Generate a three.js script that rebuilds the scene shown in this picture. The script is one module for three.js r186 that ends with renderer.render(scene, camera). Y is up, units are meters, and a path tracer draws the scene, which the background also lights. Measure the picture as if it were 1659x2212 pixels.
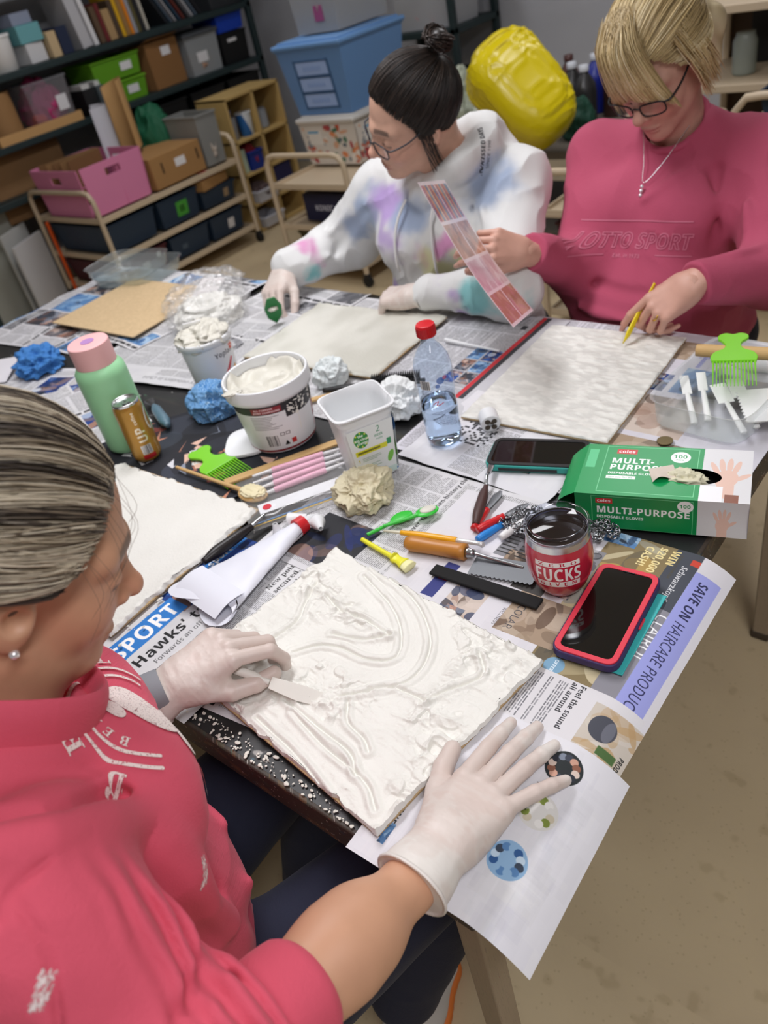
import * as THREE from 'three';
import { RoundedBoxGeometry } from 'three/addons/geometries/RoundedBoxGeometry.js';
import { DecalGeometry } from 'three/addons/geometries/DecalGeometry.js';
import { mergeGeometries, mergeVertices } from 'three/addons/utils/BufferGeometryUtils.js';
import { RectAreaLightUniformsLib } from 'three/addons/lights/RectAreaLightUniformsLib.js';

// ---------- camera, exposure, lamps ----------
const scene = new THREE.Scene();
scene.background = new THREE.Color(0x000000);
const V3 = (x, y, z) => new THREE.Vector3(x, y, z);
const camera = new THREE.PerspectiveCamera(65.7, 1659 / 2212, 0.02, 40);
camera.position.set(-0.2632, 1.5224, 0.3);
camera.up.set(0.5698, 0.7821, -0.2522);
camera.lookAt(-0.2632 + 0.55187, 1.5224 - 0.59161, 0.3 - 0.58774);
camera.focus = 0.98; camera.userData.fStop = 5.0;
const renderer = new THREE.WebGLRenderer({ antialias: true });
renderer.toneMapping = THREE.LinearToneMapping;
renderer.toneMappingExposure = 1.5;
renderer.shadowMap.enabled = true;
RectAreaLightUniformsLib.init();
const CEIL = 2.65;
// ceiling fluorescent fittings: [x, z, length, width, turned, intensity]
const FITTINGS = [[0.75, -1.15, 1.25, 0.3, 0, 15], [-0.25, 0.85, 1.25, 0.3, 0, 13], [3.0, -1.1, 1.25, 0.3, 0, 7], [2.6, -3.3, 1.25, 0.3, 0, 6]];

// ---------- helpers ----------
function rng(seed) { let a = seed >>> 0; return () => { a = (a + 0x6d2b79f5) | 0; let t = Math.imul(a ^ (a >>> 15), 1 | a); t = (t + Math.imul(t ^ (t >>> 7), 61 | t)) ^ t; return ((t ^ (t >>> 14)) >>> 0) / 4294967296; }; }
const clamp = (x, a = 0, b = 1) => Math.min(b, Math.max(a, x)), mix = (a, b, t) => a + (b - a) * t, sstep = (a, b, x) => { const t = clamp((x - a) / (b - a)); return t * t * (3 - 2 * t); };
const hash3 = (x, y, z) => { let h = Math.imul(x, 374761393) + Math.imul(y, 668265263) + Math.imul(z, 2147483647 ^ 0x5bd1e995); h = Math.imul(h ^ (h >>> 13), 1274126177); return ((h ^ (h >>> 16)) >>> 0) / 4294967296; };
function noise(x, y, z = 0) {
  const xi = Math.floor(x), yi = Math.floor(y), zi = Math.floor(z), f = (t) => t * t * (3 - 2 * t), u = f(x - xi), v = f(y - yi), w = f(z - zi);
  const l = (c) => mix(mix(hash3(xi, yi, zi + c), hash3(xi + 1, yi, zi + c), u), mix(hash3(xi, yi + 1, zi + c), hash3(xi + 1, yi + 1, zi + c), u), v);
  return mix(l(0), l(1), w);
}
function fbm(x, y, z = 0, o = 4) { let s = 0, a = 0.5, n = 0; for (let i = 0; i < o; i++) { s += a * noise(x, y, z); n += a; x *= 2.03; y *= 2.03; z *= 2.03; a *= 0.5; } return s / n; }
const ridge = (x, y, z, o = 3) => { let s = 0, a = 0.5, n = 0; for (let i = 0; i < o; i++) { s += a * (1 - Math.abs(2 * noise(x, y, z) - 1)); n += a; x *= 2.1; y *= 2.1; z *= 2.1; a *= 0.5; } return s / n; };
const used = new Map();
function numbered(name) { const k = used.get(name) ?? 0; used.set(name, k + 1); return k ? name + '_' + String(k).padStart(3, '0') : name; }
function tag(o, label, category, group, kind) { if (label) o.userData.label = label; if (category) o.userData.category = category; if (group) o.userData.group = group; if (kind) o.userData.kind = kind; return o; }
function part(parent, name, geo, m, label) {
  const o = new THREE.Mesh(geo, m); o.name = name; o.castShadow = o.receiveShadow = true; parent.add(o); if (label) o.userData.label = label; return o;
}
function thing(name, label, category, [x, y, z] = [0, 0, 0], turn = 0, group) {
  const o = new THREE.Group(); o.name = numbered(name); scene.add(o); o.position.set(x, y, z); o.rotation.y = turn; return tag(o, label, category, group);
}
function single(name, geo, m, label, category, [x, y, z] = [0, 0, 0], turn = 0, group) {
  const o = part(scene, numbered(name), geo, m); o.position.set(x, y, z); o.rotation.y = turn; return tag(o, label, category, group);
}
function struct(name, geo, m, parent) { const o = part(parent ?? scene, name, geo, m); if (!parent) o.userData.kind = 'structure'; return o; }
const M = (color, roughness = 0.6, o = {}) => new THREE.MeshPhysicalMaterial({ color, roughness, side: THREE.DoubleSide, ...o });
const merge = (list) => mergeGeometries(list.map((g) => { const h = g.index ? g.toNonIndexed() : g; for (const k of Object.keys(h.attributes)) if (!['position', 'normal', 'uv'].includes(k)) h.deleteAttribute(k); if (!h.attributes.uv) h.setAttribute('uv', new THREE.BufferAttribute(new Float32Array(h.attributes.position.count * 2), 2)); return h; }));
const rbox = (w, h, d, r = 0.004, s = 2) => new RoundedBoxGeometry(w, h, d, s, Math.min(r, w / 2.01, h / 2.01, d / 2.01));
const at = (g, x = 0, y = 0, z = 0, rx = 0, ry = 0, rz = 0) => { g.applyMatrix4(new THREE.Matrix4().makeRotationFromEuler(new THREE.Euler(rx, ry, rz, 'YXZ')).setPosition(x, y, z)); return g; };
const lathe = (pts, seg = 40) => new THREE.LatheGeometry(pts.map(([r, y]) => new THREE.Vector2(Math.max(r, 1e-5), y)), seg);
const cyl = (r0, r1, h, seg = 24) => new THREE.CylinderGeometry(r1, r0, h, seg).translate(0, h / 2, 0);
const curve = (pts, closed = false, ten = 0.5) => new THREE.CatmullRomCurve3(pts.map((p) => p.isVector3 ? p : V3(...p)), closed, 'catmullrom', ten);
const tube = (pts, r, seg = 24, rad = 8, closed = false) => new THREE.TubeGeometry(curve(pts, closed), seg, r, rad, closed);
// bent rod with straight runs and round corners
function rod(pts, r, bend = 0.04, rad = 8) {
  const P = pts.map((p) => V3(...p)), path = new THREE.CurvePath(); let last = P[0];
  for (let i = 1; i < P.length - 1; i++) {
    const a = P[i].clone().add(P[i - 1].clone().sub(P[i]).setLength(bend)), b = P[i].clone().add(P[i + 1].clone().sub(P[i]).setLength(bend));
    path.add(new THREE.LineCurve3(last, a)); path.add(new THREE.QuadraticBezierCurve3(a, P[i], b)); last = b;
  }
  path.add(new THREE.LineCurve3(last, P[P.length - 1]));
  const n = 14 * (P.length - 1), list = []; for (let i = 0; i <= n; i++) list.push(path.getPoint(i / n));
  return new THREE.TubeGeometry(curve(list, false, 0.1), n, r, rad, false);
}
// a rod of changing radius along points [x,y,z,r], closed ends
function taper(pts, rad = 10, sub = 5, flat = 1, up = V3(0, 1, 0)) {
  const c = curve(pts.map((p) => V3(p[0], p[1], p[2]))), n = (pts.length - 1) * sub, pos = [], idx = [];
  for (let i = 0; i <= n; i++) {
    const t = i / n, p = c.getPoint(t), d = c.getTangent(t), s = d.clone().cross(up).normalize(), w = s.clone().cross(d).normalize(), k = Math.min(pts.length - 2, Math.floor(i / sub)), r = mix(pts[k][3], pts[k + 1][3], sstep(0, 1, i / sub - k));
    for (let j = 0; j < rad; j++) { const a = (j / rad) * Math.PI * 2; const q = p.clone().addScaledVector(s, Math.cos(a) * r).addScaledVector(w, Math.sin(a) * r * flat); pos.push(q.x, q.y, q.z); }
  }
  for (let i = 0; i < n; i++) for (let j = 0; j < rad; j++) { const a = i * rad + j, b = i * rad + (j + 1) % rad; idx.push(a, b, a + rad, b, b + rad, a + rad); }
  for (const e of [0, n]) { const p = c.getPoint(e / n); pos.push(p.x, p.y, p.z); const k = pos.length / 3 - 1; for (let j = 0; j < rad; j++) { const a = e * rad + j, b = e * rad + (j + 1) % rad; e ? idx.push(a, b, k) : idx.push(b, a, k); } }
  const g = new THREE.BufferGeometry(); g.setAttribute('position', new THREE.Float32BufferAttribute(pos, 3)); g.setIndex(idx); g.computeVertexNormals(); return g;
}
// grid surface from f(u, v) -> [x, y, z]; uv = (u, v)
function surf(nu, nv, f) {
  const pos = [], uv = [], idx = [];
  for (let j = 0; j <= nv; j++) for (let i = 0; i <= nu; i++) { const p = f(i / nu, j / nv); pos.push(p[0], p[1], p[2]); uv.push(i / nu, j / nv); }
  for (let j = 0; j < nv; j++) for (let i = 0; i < nu; i++) { const a = j * (nu + 1) + i, b = a + 1, c = a + nu + 1, d = c + 1; idx.push(a, b, d, a, d, c); }
  const g = new THREE.BufferGeometry(); g.setAttribute('position', new THREE.Float32BufferAttribute(pos, 3)); g.setAttribute('uv', new THREE.Float32BufferAttribute(uv, 2)); g.setIndex(idx); g.computeVertexNormals(); return g;
}
const extrude = (pts, depth, bevel = 0.0015, holes = []) => { const s = new THREE.Shape(pts.map(([x, y]) => new THREE.Vector2(x, y))); for (const h of holes) s.holes.push(new THREE.Path(h.map(([x, y]) => new THREE.Vector2(x, y)))); return new THREE.ExtrudeGeometry(s, { depth, bevelEnabled: bevel > 0, bevelSize: bevel, bevelThickness: bevel, bevelSegments: 2, curveSegments: 12 }); };
const ring = (r, n = 24, sx = 1, sy = 1, a0 = 0) => Array.from({ length: n }, (_, i) => [Math.cos(a0 + i / n * Math.PI * 2) * r * sx, Math.sin(a0 + i / n * Math.PI * 2) * r * sy]);
// crumpled lump
function crumple(rx, ry, rz, seed, amp = 0.3, freq = 2.2, detail = 24) {
  const g = mergeVertices(new THREE.IcosahedronGeometry(1, detail).deleteAttribute('uv').deleteAttribute('normal')), p = g.attributes.position;
  for (let i = 0; i < p.count; i++) {
    const x = p.getX(i), y = p.getY(i), z = p.getZ(i), k = 1 + amp * (ridge(x * freq + seed, y * freq + 3.1, z * freq + 7, 3) - 0.62) * 2 + amp * 0.5 * (fbm(x * 1.3 + seed * 2, y * 1.3, z * 1.3, 2) - 0.5);
    let yy = y * k * ry; if (yy < -ry * 0.55) yy = -ry * 0.55 + (yy + ry * 0.55) * 0.05;
    p.setXYZ(i, x * k * rx, yy + ry * 0.55, z * k * rz);
  }
  g.computeVertexNormals(); return g;
}
const canvasTex = (w, h, draw) => { const c = document.createElement('canvas'); c.width = w; c.height = h; const g = c.getContext('2d'); draw(g, w, h); const t = new THREE.CanvasTexture(c); t.colorSpace = THREE.SRGBColorSpace; t.magFilter = THREE.LinearFilter; return t; };
const bumpTex = (w, h, f) => { const d = new Uint8Array(w * h * 4); for (let j = 0; j < h; j++) for (let i = 0; i < w; i++) { const v = clamp(f(i / w, j / h)) * 255; const o = (j * w + i) * 4; d[o] = d[o + 1] = d[o + 2] = v; d[o + 3] = 255; } const t = new THREE.DataTexture(d, w, h); t.magFilter = THREE.LinearFilter; t.wrapS = t.wrapT = THREE.RepeatWrapping; t.needsUpdate = true; return t; };
const colTex = (w, h, f) => { const d = new Uint8Array(w * h * 4); for (let j = 0; j < h; j++) for (let i = 0; i < w; i++) { const c = f(i / w, j / h), o = (j * w + i) * 4; d[o] = c[0]; d[o + 1] = c[1]; d[o + 2] = c[2]; d[o + 3] = 255; } const t = new THREE.DataTexture(d, w, h); t.colorSpace = THREE.SRGBColorSpace; t.magFilter = THREE.LinearFilter; t.wrapS = t.wrapT = THREE.RepeatWrapping; t.needsUpdate = true; return t; };
const lin = (hex) => { const c = new THREE.Color(hex); return [c.r, c.g, c.b]; };

// ---------- signed distance modelling ----------
const smin = (a, b, k) => { const h = Math.max(k - Math.abs(a - b), 0) / k; return Math.min(a, b) - h * h * k * 0.25; };
const smax = (a, b, k) => -smin(-a, -b, k);
const hyp = (a, b, c) => Math.sqrt(a * a + b * b + c * c);
const S = {
  ball: (c, r) => (x, y, z) => hyp(x - c[0], y - c[1], z - c[2]) - r,
  ell: (c, r) => (x, y, z) => { const a = (x - c[0]) / r[0], b = (y - c[1]) / r[1], d = (z - c[2]) / r[2], k0 = hyp(a, b, d), k1 = hyp(a / r[0], b / r[1], d / r[2]); return k1 < 1e-9 ? -Math.min(...r) : k0 * (k0 - 1) / k1; },
  cap: (a, b, r0, r1 = r0) => { const dx = b[0] - a[0], dy = b[1] - a[1], dz = b[2] - a[2], L = dx * dx + dy * dy + dz * dz || 1e-9; return (x, y, z) => { const px = x - a[0], py = y - a[1], pz = z - a[2], t = clamp((px * dx + py * dy + pz * dz) / L); return hyp(px - dx * t, py - dy * t, pz - dz * t) - r0 - (r1 - r0) * t; }; },
};
// smooth union of [k, sdf] items
const U = (items) => (x, y, z) => { let d = 1e3; for (const [k, f] of items) { const e = f(x, y, z); d = d > 900 ? e : k > 0 ? smin(d, e, k) : Math.min(d, e); } return d; };
// surface nets over a box; colour(x,y,z,nx,ny,nz) -> linear rgb
function nets(f, lo, hi, cell, colour) {
  const nx = Math.ceil((hi[0] - lo[0]) / cell) + 1, ny = Math.ceil((hi[1] - lo[1]) / cell) + 1, nz = Math.ceil((hi[2] - lo[2]) / cell) + 1, F = new Float32Array(nx * ny * nz);
  const id = (i, j, k) => (k * ny + j) * nx + i;
  // coarse pass skips empty space
  const st = 4;
  F.fill(1);
  for (let k = 0; k < nz; k += st) for (let j = 0; j < ny; j += st) for (let i = 0; i < nx; i += st) {
    const h = (st - 1) / 2, d = f(lo[0] + (i + h) * cell, lo[1] + (j + h) * cell, lo[2] + (k + h) * cell);
    const far = Math.abs(d) > cell * 5.2;
    for (let c = k; c < Math.min(nz, k + st); c++) for (let b = j; b < Math.min(ny, j + st); b++) for (let a = i; a < Math.min(nx, i + st); a++) F[id(a, b, c)] = far ? d : f(lo[0] + a * cell, lo[1] + b * cell, lo[2] + c * cell);
  }
  const vid = new Int32Array(nx * ny * nz).fill(-1), pos = [], nor = [], col = [], idx = [];
  const E = [[0, 1], [0, 2], [0, 4], [1, 3], [1, 5], [2, 3], [2, 6], [3, 7], [4, 5], [4, 6], [5, 7], [6, 7]];
  for (let k = 0; k < nz - 1; k++) for (let j = 0; j < ny - 1; j++) for (let i = 0; i < nx - 1; i++) {
    const v = []; let m = 0; for (let c = 0; c < 8; c++) { const d = F[id(i + (c & 1), j + ((c >> 1) & 1), k + (c >> 2))]; v.push(d); if (d < 0) m |= 1 << c; }
    if (m === 0 || m === 255) continue;
    let x = 0, y = 0, z = 0, n = 0;
    for (const [a, b] of E) if ((v[a] < 0) !== (v[b] < 0)) { const t = v[a] / (v[a] - v[b]); x += mix(a & 1, b & 1, t); y += mix((a >> 1) & 1, (b >> 1) & 1, t); z += mix(a >> 2, b >> 2, t); n++; }
    x = lo[0] + (i + x / n) * cell; y = lo[1] + (j + y / n) * cell; z = lo[2] + (k + z / n) * cell;
    const e = cell * 0.4, d0 = f(x, y, z); let gx = f(x + e, y, z) - d0, gy = f(x, y + e, z) - d0, gz = f(x, y, z + e) - d0; const L = Math.hypot(gx, gy, gz) || 1; gx /= L; gy /= L; gz /= L;
    const d = clamp(d0, -cell * 0.5, cell * 0.5); x -= gx * d; y -= gy * d; z -= gz * d;
    vid[id(i, j, k)] = pos.length / 3; pos.push(x, y, z); nor.push(gx, gy, gz); if (colour) col.push(...colour(x, y, z, gx, gy, gz));
  }
  const quad = (a, b, c, d, flip) => { if (a < 0 || b < 0 || c < 0 || d < 0) return; flip ? idx.push(a, c, b, a, d, c) : idx.push(a, b, c, a, c, d); };
  for (let k = 0; k < nz; k++) for (let j = 0; j < ny; j++) for (let i = 0; i < nx; i++) {
    const s = F[id(i, j, k)] < 0;
    if (i < nx - 1 && j > 0 && k > 0 && s !== F[id(i + 1, j, k)] < 0) quad(vid[id(i, j - 1, k - 1)], vid[id(i, j, k - 1)], vid[id(i, j, k)], vid[id(i, j - 1, k)], !s);
    if (j < ny - 1 && i > 0 && k > 0 && s !== F[id(i, j + 1, k)] < 0) quad(vid[id(i - 1, j, k - 1)], vid[id(i - 1, j, k)], vid[id(i, j, k)], vid[id(i, j, k - 1)], !s);
    if (k < nz - 1 && i > 0 && j > 0 && s !== F[id(i, j, k + 1)] < 0) quad(vid[id(i - 1, j - 1, k)], vid[id(i, j - 1, k)], vid[id(i, j, k)], vid[id(i - 1, j, k)], !s);
  }
  const g = new THREE.BufferGeometry(); g.setAttribute('position', new THREE.Float32BufferAttribute(pos, 3)); g.setAttribute('normal', new THREE.Float32BufferAttribute(nor, 3));
  if (colour) g.setAttribute('color', new THREE.Float32BufferAttribute(col, 3));
  g.setIndex(idx); return g;
}
// ---------- room ----------
const wallMap = colTex(256, 256, (u, v) => { const n = fbm(u * 24, v * 24, 3, 4) * 10 - 5; return [186 + n, 188 + n, 194 + n]; });
const wallMat = M(0xffffff, 0.85, { map: wallMap });
const floorMap = colTex(512, 512, (u, v) => { const n = (fbm(u * 9, v * 9, 1, 5) - 0.5) * 18, s = hash3(Math.floor(u * 512), Math.floor(v * 512), 5) > 0.988 ? -18 : 0, st = sstep(0.7, 0.8, fbm(u * 37 + 4, v * 37, 8, 3)) * -14; return [206 + n + s + st, 186 + n + s + st, 150 + n * 0.8 + s + st]; });
floorMap.repeat.set(5, 5);
const floorMat = M(0xffffff, 0.42, { map: floorMap });
const X0 = -2.6, X1 = 4.75, Z0 = -5.1, Z1 = 2.6, RW = X1 - X0, RD = Z1 - Z0, XC = (X0 + X1) / 2, ZC = (Z0 + Z1) / 2;
struct('floor', new THREE.BoxGeometry(RW + 0.4, 0.1, RD + 0.4).translate(XC, -0.05, ZC), floorMat);
struct('ceiling', new THREE.BoxGeometry(RW + 0.4, 0.1, RD + 0.4).translate(XC, CEIL + 0.05, ZC), M(0xe4e4e2, 0.9));
struct('wall_back', new THREE.BoxGeometry(0.15, CEIL, RD).translate(X1 + 0.075, CEIL / 2, ZC), wallMat);
struct('wall_front', new THREE.BoxGeometry(0.15, CEIL, RD).translate(X0 - 0.075, CEIL / 2, ZC), wallMat);
struct('wall_left', new THREE.BoxGeometry(RW, CEIL, 0.15).translate(XC, CEIL / 2, Z0 - 0.075), wallMat);
struct('wall_right', new THREE.BoxGeometry(RW, CEIL, 0.15).translate(XC, CEIL / 2, Z1 + 0.075), wallMat);
struct('trim_1', rbox(0.05, CEIL - 0.02, 0.09, 0.006).translate(X1 - 0.026, CEIL / 2, -2.02), M(0xb9bcc4, 0.6));
const tubeGlow = new THREE.MeshStandardMaterial({ color: 0xffffff, emissive: 0xfcfbff, emissiveIntensity: 2.2 });
FITTINGS.forEach(([x, z, L, w, turn, power], i) => {
  const t = thing('ceiling_light', ['fluorescent ceiling light above the middle of the long table', 'fluorescent ceiling light above the front seat of the table', 'fluorescent ceiling light above the low trolleys', 'fluorescent ceiling light in front of the dark green shelves'][i], 'ceiling light', [x, CEIL, z], turn);
  part(t, 'housing', at(rbox(L + 0.06, 0.06, w + 0.06, 0.01), 0, -0.031, 0), M(0xe8e8e8, 0.5));
  part(t, 'diffuser', at(rbox(L, 0.012, w, 0.004), 0, -0.066, 0), tubeGlow);
  const l = new THREE.RectAreaLight(0xfcfbff, power, L, w); l.name = 'lamp_light'; l.position.set(0, -0.078, 0); l.lookAt(0, -2, 0); l.castShadow = true; t.add(l); l.rotation.set(-Math.PI / 2, 0, 0);
});

// ---------- table ----------
const TY = 0.73;
const splat = (seed, base, n, wood) => canvasTex(1024, 1024, (g, w, h) => {
  const r = rng(seed); g.fillStyle = base; g.fillRect(0, 0, w, h);
  for (let i = 0; i < 900; i++) { g.fillStyle = `rgba(${60 + r() * 60},${60 + r() * 50},${60 + r() * 40},${r() * 0.18})`; g.beginPath(); g.ellipse(r() * w, r() * h, 2 + r() * 26, 1 + r() * 8, r() * 3, 0, 7); g.fill(); }
  if (wood) for (let i = 0; i < 260; i++) { g.fillStyle = ['rgba(120,84,52,.5)', 'rgba(60,44,34,.6)', 'rgba(46,66,80,.5)', 'rgba(140,110,70,.35)', 'rgba(58,84,70,.35)'][Math.floor(r() * 5)]; g.beginPath(); g.ellipse(r() * w, r() * h, 6 + r() * 50, 3 + r() * 14, (r() - 0.5), 0, 7); g.fill(); }
  for (let i = 0; i < n; i++) { const k = r(); g.fillStyle = k < 0.6 ? `rgba(232,230,222,${0.3 + r() * 0.7})` : ['rgba(70,110,130,.8)', 'rgba(150,60,50,.7)', 'rgba(180,150,70,.7)', 'rgba(80,120,90,.7)'][Math.floor(r() * 4)]; g.beginPath(); g.ellipse(r() * w, r() * h, 0.8 + r() * r() * 7, 0.8 + r() * r() * 4, r() * 3, 0, 7); g.fill(); }
});
const topMat = M(0xffffff, 0.45, { map: splat(11, '#252526', 520) }), edgeMap = splat(12, '#40372f', 1500, true); edgeMap.wrapS = edgeMap.wrapT = THREE.RepeatWrapping;
const edgeMat = M(0xffffff, 0.6, { map: edgeMap });
const legMap = splat(13, '#a2917a', 60); const legMat = M(0xffffff, 0.5, { map: legMap });
const LZ = -2.25;
{
  const TW = 1.206, t = thing('work_table', 'large black work table with paint-spattered edges', 'table', [TW / 2, 0, LZ / 2]), L = -LZ;
  part(t, 'table_top', at(new THREE.BoxGeometry(TW - 0.006, 0.026, L - 0.006), 0, TY - 0.013, 0), topMat, 'black painted top with splashes of paint');
  const edge = (w, d, x, z) => { const g = rbox(w, 0.05, d, 0.003), uv = g.attributes.uv, p = g.attributes.position; for (let i = 0; i < p.count; i++) uv.setXY(i, (p.getX(i) + p.getZ(i)) * 3, p.getY(i) * 3); return at(g, x, TY - 0.0252, z); };
  for (const s of [-1, 1]) {
    part(t, 'edge_strip', edge(0.012, L, s * (TW / 2 - 0.003), 0), edgeMat, 'paint-spattered wooden edge');
    part(t, 'edge_strip', edge(TW - 0.02, 0.012, 0, s * (L / 2 - 0.003)), edgeMat, 'paint-spattered wooden edge');
  }
  for (const sx of [-1, 1]) for (const sz of [-1, 1]) {
    const x = sx * (TW / 2 - 0.045), z = sz * (L / 2 - 0.045), leg = part(t, 'leg', at(rbox(0.036, TY - 0.04, 0.036, 0.004), x, (TY - 0.04) / 2 + 0.01, z), legMat, 'beige square steel leg');
    part(leg, 'foot_cap', at(rbox(0.04, 0.022, 0.04, 0.004), x, 0.0125, z), M(0x4a3f33, 0.7));
  }
  for (const sx of [-1, 1]) part(t, 'rail', at(rbox(0.025, 0.035, L - 0.13, 0.004), sx * (TW / 2 - 0.05), TY - 0.07, 0), legMat);
  part(t, 'cross_bar', at(new THREE.CylinderGeometry(0.008, 0.008, 0.5, 10), TW / 2 - 0.3, 0.6, L / 2 - 0.09, 0, 0, Math.PI / 2), M(0xc8c8c8, 0.3, { metalness: 0.9 }));
}

// ---------- newspapers ----------
const PXM = 1900;
const pic = (g, x, y, w, h, r, pal) => {
  g.save(); g.beginPath(); g.rect(x, y, w, h); g.clip(); g.fillStyle = pal[0]; g.fillRect(x, y, w, h);
  for (let i = 0; i < 26; i++) { g.fillStyle = pal[Math.floor(r() * pal.length)]; g.globalAlpha = 0.35 + r() * 0.5; g.beginPath(); g.ellipse(x + r() * w, y + r() * h, w * (0.04 + r() * 0.2), h * (0.05 + r() * 0.26), r() * 3, 0, 7); g.fill(); }
  g.restore();
};
const PAL = { people: ['#3a3f4c', '#c79a86', '#8a5b48', '#d8c4b8', '#2b2e38', '#7b8494'], sport: ['#1d3f86', '#2a62b4', '#20242e', '#c08a68', '#0f2450', '#dfe6ee'], grey: ['#8b8b8f', '#5b5b60', '#c2c2c4', '#3a3a3d'], brown: ['#a8937d', '#8a7663', '#c6b6a4', '#6a5648', '#4b4038'], gold: ['#8a7a58', '#c2a15a', '#5b564c', '#aaa79c', '#d6cba8'], hair: ['#cdbfb4', '#2f3a5a', '#d8cac0', '#6b5a50', '#a98c7c'], green: ['#3c5b3a', '#6a8a4a', '#2c3a2c', '#8aa070'], blue: ['#5a86b8', '#8fb4d6', '#2f5a92', '#c8dcec', '#3a4658'] };
function paragraphs(g, r, x, y, w, h, cols, ink = '110,110,112') {
  const cw = w / cols, lh = 6.4;
  for (let c = 0; c < cols; c++) for (let yy = y; yy < y + h - 3; yy += lh) {
    if (r() < 0.02) { yy += lh; continue; }
    let xx = x + c * cw + 4; const end = x + (c + 1) * cw - 5 - (r() < 0.12 ? r() * cw * 0.5 : 0);
    while (xx < end - 3) { const ww = Math.min(end - xx, 6 + r() * 22); g.fillStyle = `rgba(${ink},${0.5 + r() * 0.35})`; g.fillRect(xx, yy, ww, 3.1); xx += ww + 3.2; }
  }
}
function newspage(g, w, h, seed, bg = '#d9d8da') {
  const r = rng(seed); g.fillStyle = bg; g.fillRect(0, 0, w, h);
  for (let i = 0; i < 400; i++) { g.fillStyle = `rgba(${r() < 0.5 ? '255,255,255' : '150,150,160'},${r() * 0.06})`; g.fillRect(r() * w, r() * h, r() * 120, r() * 60); }
  return r;
}
function generic(g, w, h, seed, o = {}) {
  const r = newspage(g, w, h, seed, o.bg), pals = o.pals ?? ['grey', 'people', 'brown', 'blue']; let y = 14;
  while (y < h - 40) {
    const bh = Math.min(h - y - 10, 110 + r() * 190), k = r(); let x = 16;
    if (k < 0.35) { g.fillStyle = '#2b2b2e'; g.font = 'bold 30px ' + (r() < 0.5 ? 'serif' : 'sans-serif'); let hx = x; while (hx < w * (0.5 + r() * 0.4)) { const ww = 20 + r() * 70; g.fillRect(hx, y, ww, 19); hx += ww + 12; } y += 34; }
    while (x < w - 60) {
      const bw = Math.min(w - x - 12, 120 + r() * 200);
      if (r() < (o.photo ?? 0.3)) pic(g, x, y, bw - 12, bh - 14, r, PAL[pals[Math.floor(r() * pals.length)]]); else paragraphs(g, r, x, y, bw - 8, bh - 12, bw > 190 ? 2 : 1);
      x += bw;
    }
    y += bh;
  }
  return r;
}
function sheet(label, cx, cz, w, h, rot, lift, draw, o = {}) {
  const t = canvasTex(Math.round(w * PXM), Math.round(h * PXM), draw), r = rng(Math.round(cx * 1000 + cz * 377 + 9)), s = r() * 50, c = Math.cos(rot), n = Math.sin(rot);
  const amp = o.wave ?? 0.0012, nu = o.nu ?? 40, nv = o.nv ?? 40;
  const g = surf(nu, nv, (u, v) => {
    let a = (u - 0.5) * w, b = (v - 0.5) * h; const j = o.ragged ? (fbm(u * 9 + s, v * 9, 2, 3) - 0.5) * o.ragged : 0; if (u === 0 || u === 1) a += j; if (v === 0 || v === 1) b += j;
    let x = cx + a * c - b * n, z = cz - (a * n + b * c), y = TY + lift + amp * (fbm(x * 14 + s, z * 14, 1, 3));
    if (z > 0.002) { const d = z - 0.002; y -= (o.droop ?? 3.2) * d * d + d * 0.12; }
    if (x > 1.205) { const d = x - 1.205; y -= 2 * d * d + d * 0.5; }
    if (z < LZ) { const d = LZ - z; y -= 2 * d * d + d * 0.5; }
    if (o.bend) [x, y, z] = o.bend(x, y, z, u, v);
    return [x, y, z];
  });
  const m = M(0xffffff, 0.8, { map: t });
  return single('newspaper_sheet', g, m, label, 'newspaper', [0, 0, 0], 0, 'newspapers covering the tables');
}
// map a world point (x, z) of a sheet turned by rot to canvas pixels, for print
const toC = (cx, cz, w, h, rot) => (x, z) => { const dx = x - cx, dz = z - cz, c = Math.cos(rot), n = Math.sin(rot); const a = dx * c - dz * n, b = -dx * n - dz * c; return [(a + w / 2) * PXM, (h / 2 - b) * PXM]; };
const HALF = Math.PI;

// back table, far end to near end
sheet('newspaper sheet with a red strip at the far table end', 0.93, -2.0, 0.56, 0.62, 0.1, 0.001, (g, w, h) => { const r = generic(g, w, h, 31, { photo: 0.6, pals: ['grey', 'people', 'blue', 'brown'], bg: '#d6d5d9' }); g.fillStyle = '#c8323a'; g.fillRect(w * 0.02, h * 0.05, w * 0.62, 26); g.fillRect(w * 0.1, h * 0.9, w * 0.5, 12); }, { wave: 0.012 });
sheet('loose newspaper sheet with grey photographs lying under the bare brown board', 1.02, -1.72, 0.40, 0.52, 1.45, 0.004, (g, w, h) => generic(g, w, h, 37, { photo: 0.6, pals: ['grey', 'blue', 'people'] }), { wave: 0.012 });
sheet('pale grey newspaper page of close text in front of the bare brown board', 0.80, -1.42, 0.46, 0.36, 1.72, 0.006, (g, w, h) => { const r = newspage(g, w, h, 41, '#cfcfd1'); paragraphs(g, r, 20, 150, w - 40, h - 190, 5); g.fillStyle = '#55565a'; g.font = 'italic 34px serif'; g.fillText('angry outsiders in China', 40, 60); paragraphs(g, r, 40, 80, w * 0.4, 50, 3); }, { wave: 0.006 });
sheet('newspaper sheet under the sleeve and gloved hand of the tie-dye hoodie', 1.06, -1.30, 0.36, 0.50, 1.5, 0.003, (g, w, h) => generic(g, w, h, 43, { photo: 0.2, pals: ['grey'] }), { wave: 0.008 });
sheet('newspaper sheet under the smooth grey plaster board', 0.93, -0.95, 0.60, 0.52, 1.57, 0.002, (g, w, h) => generic(g, w, h, 47, { photo: 0.15, pals: ['grey', 'blue'] }), { wave: 0.003 });
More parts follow.
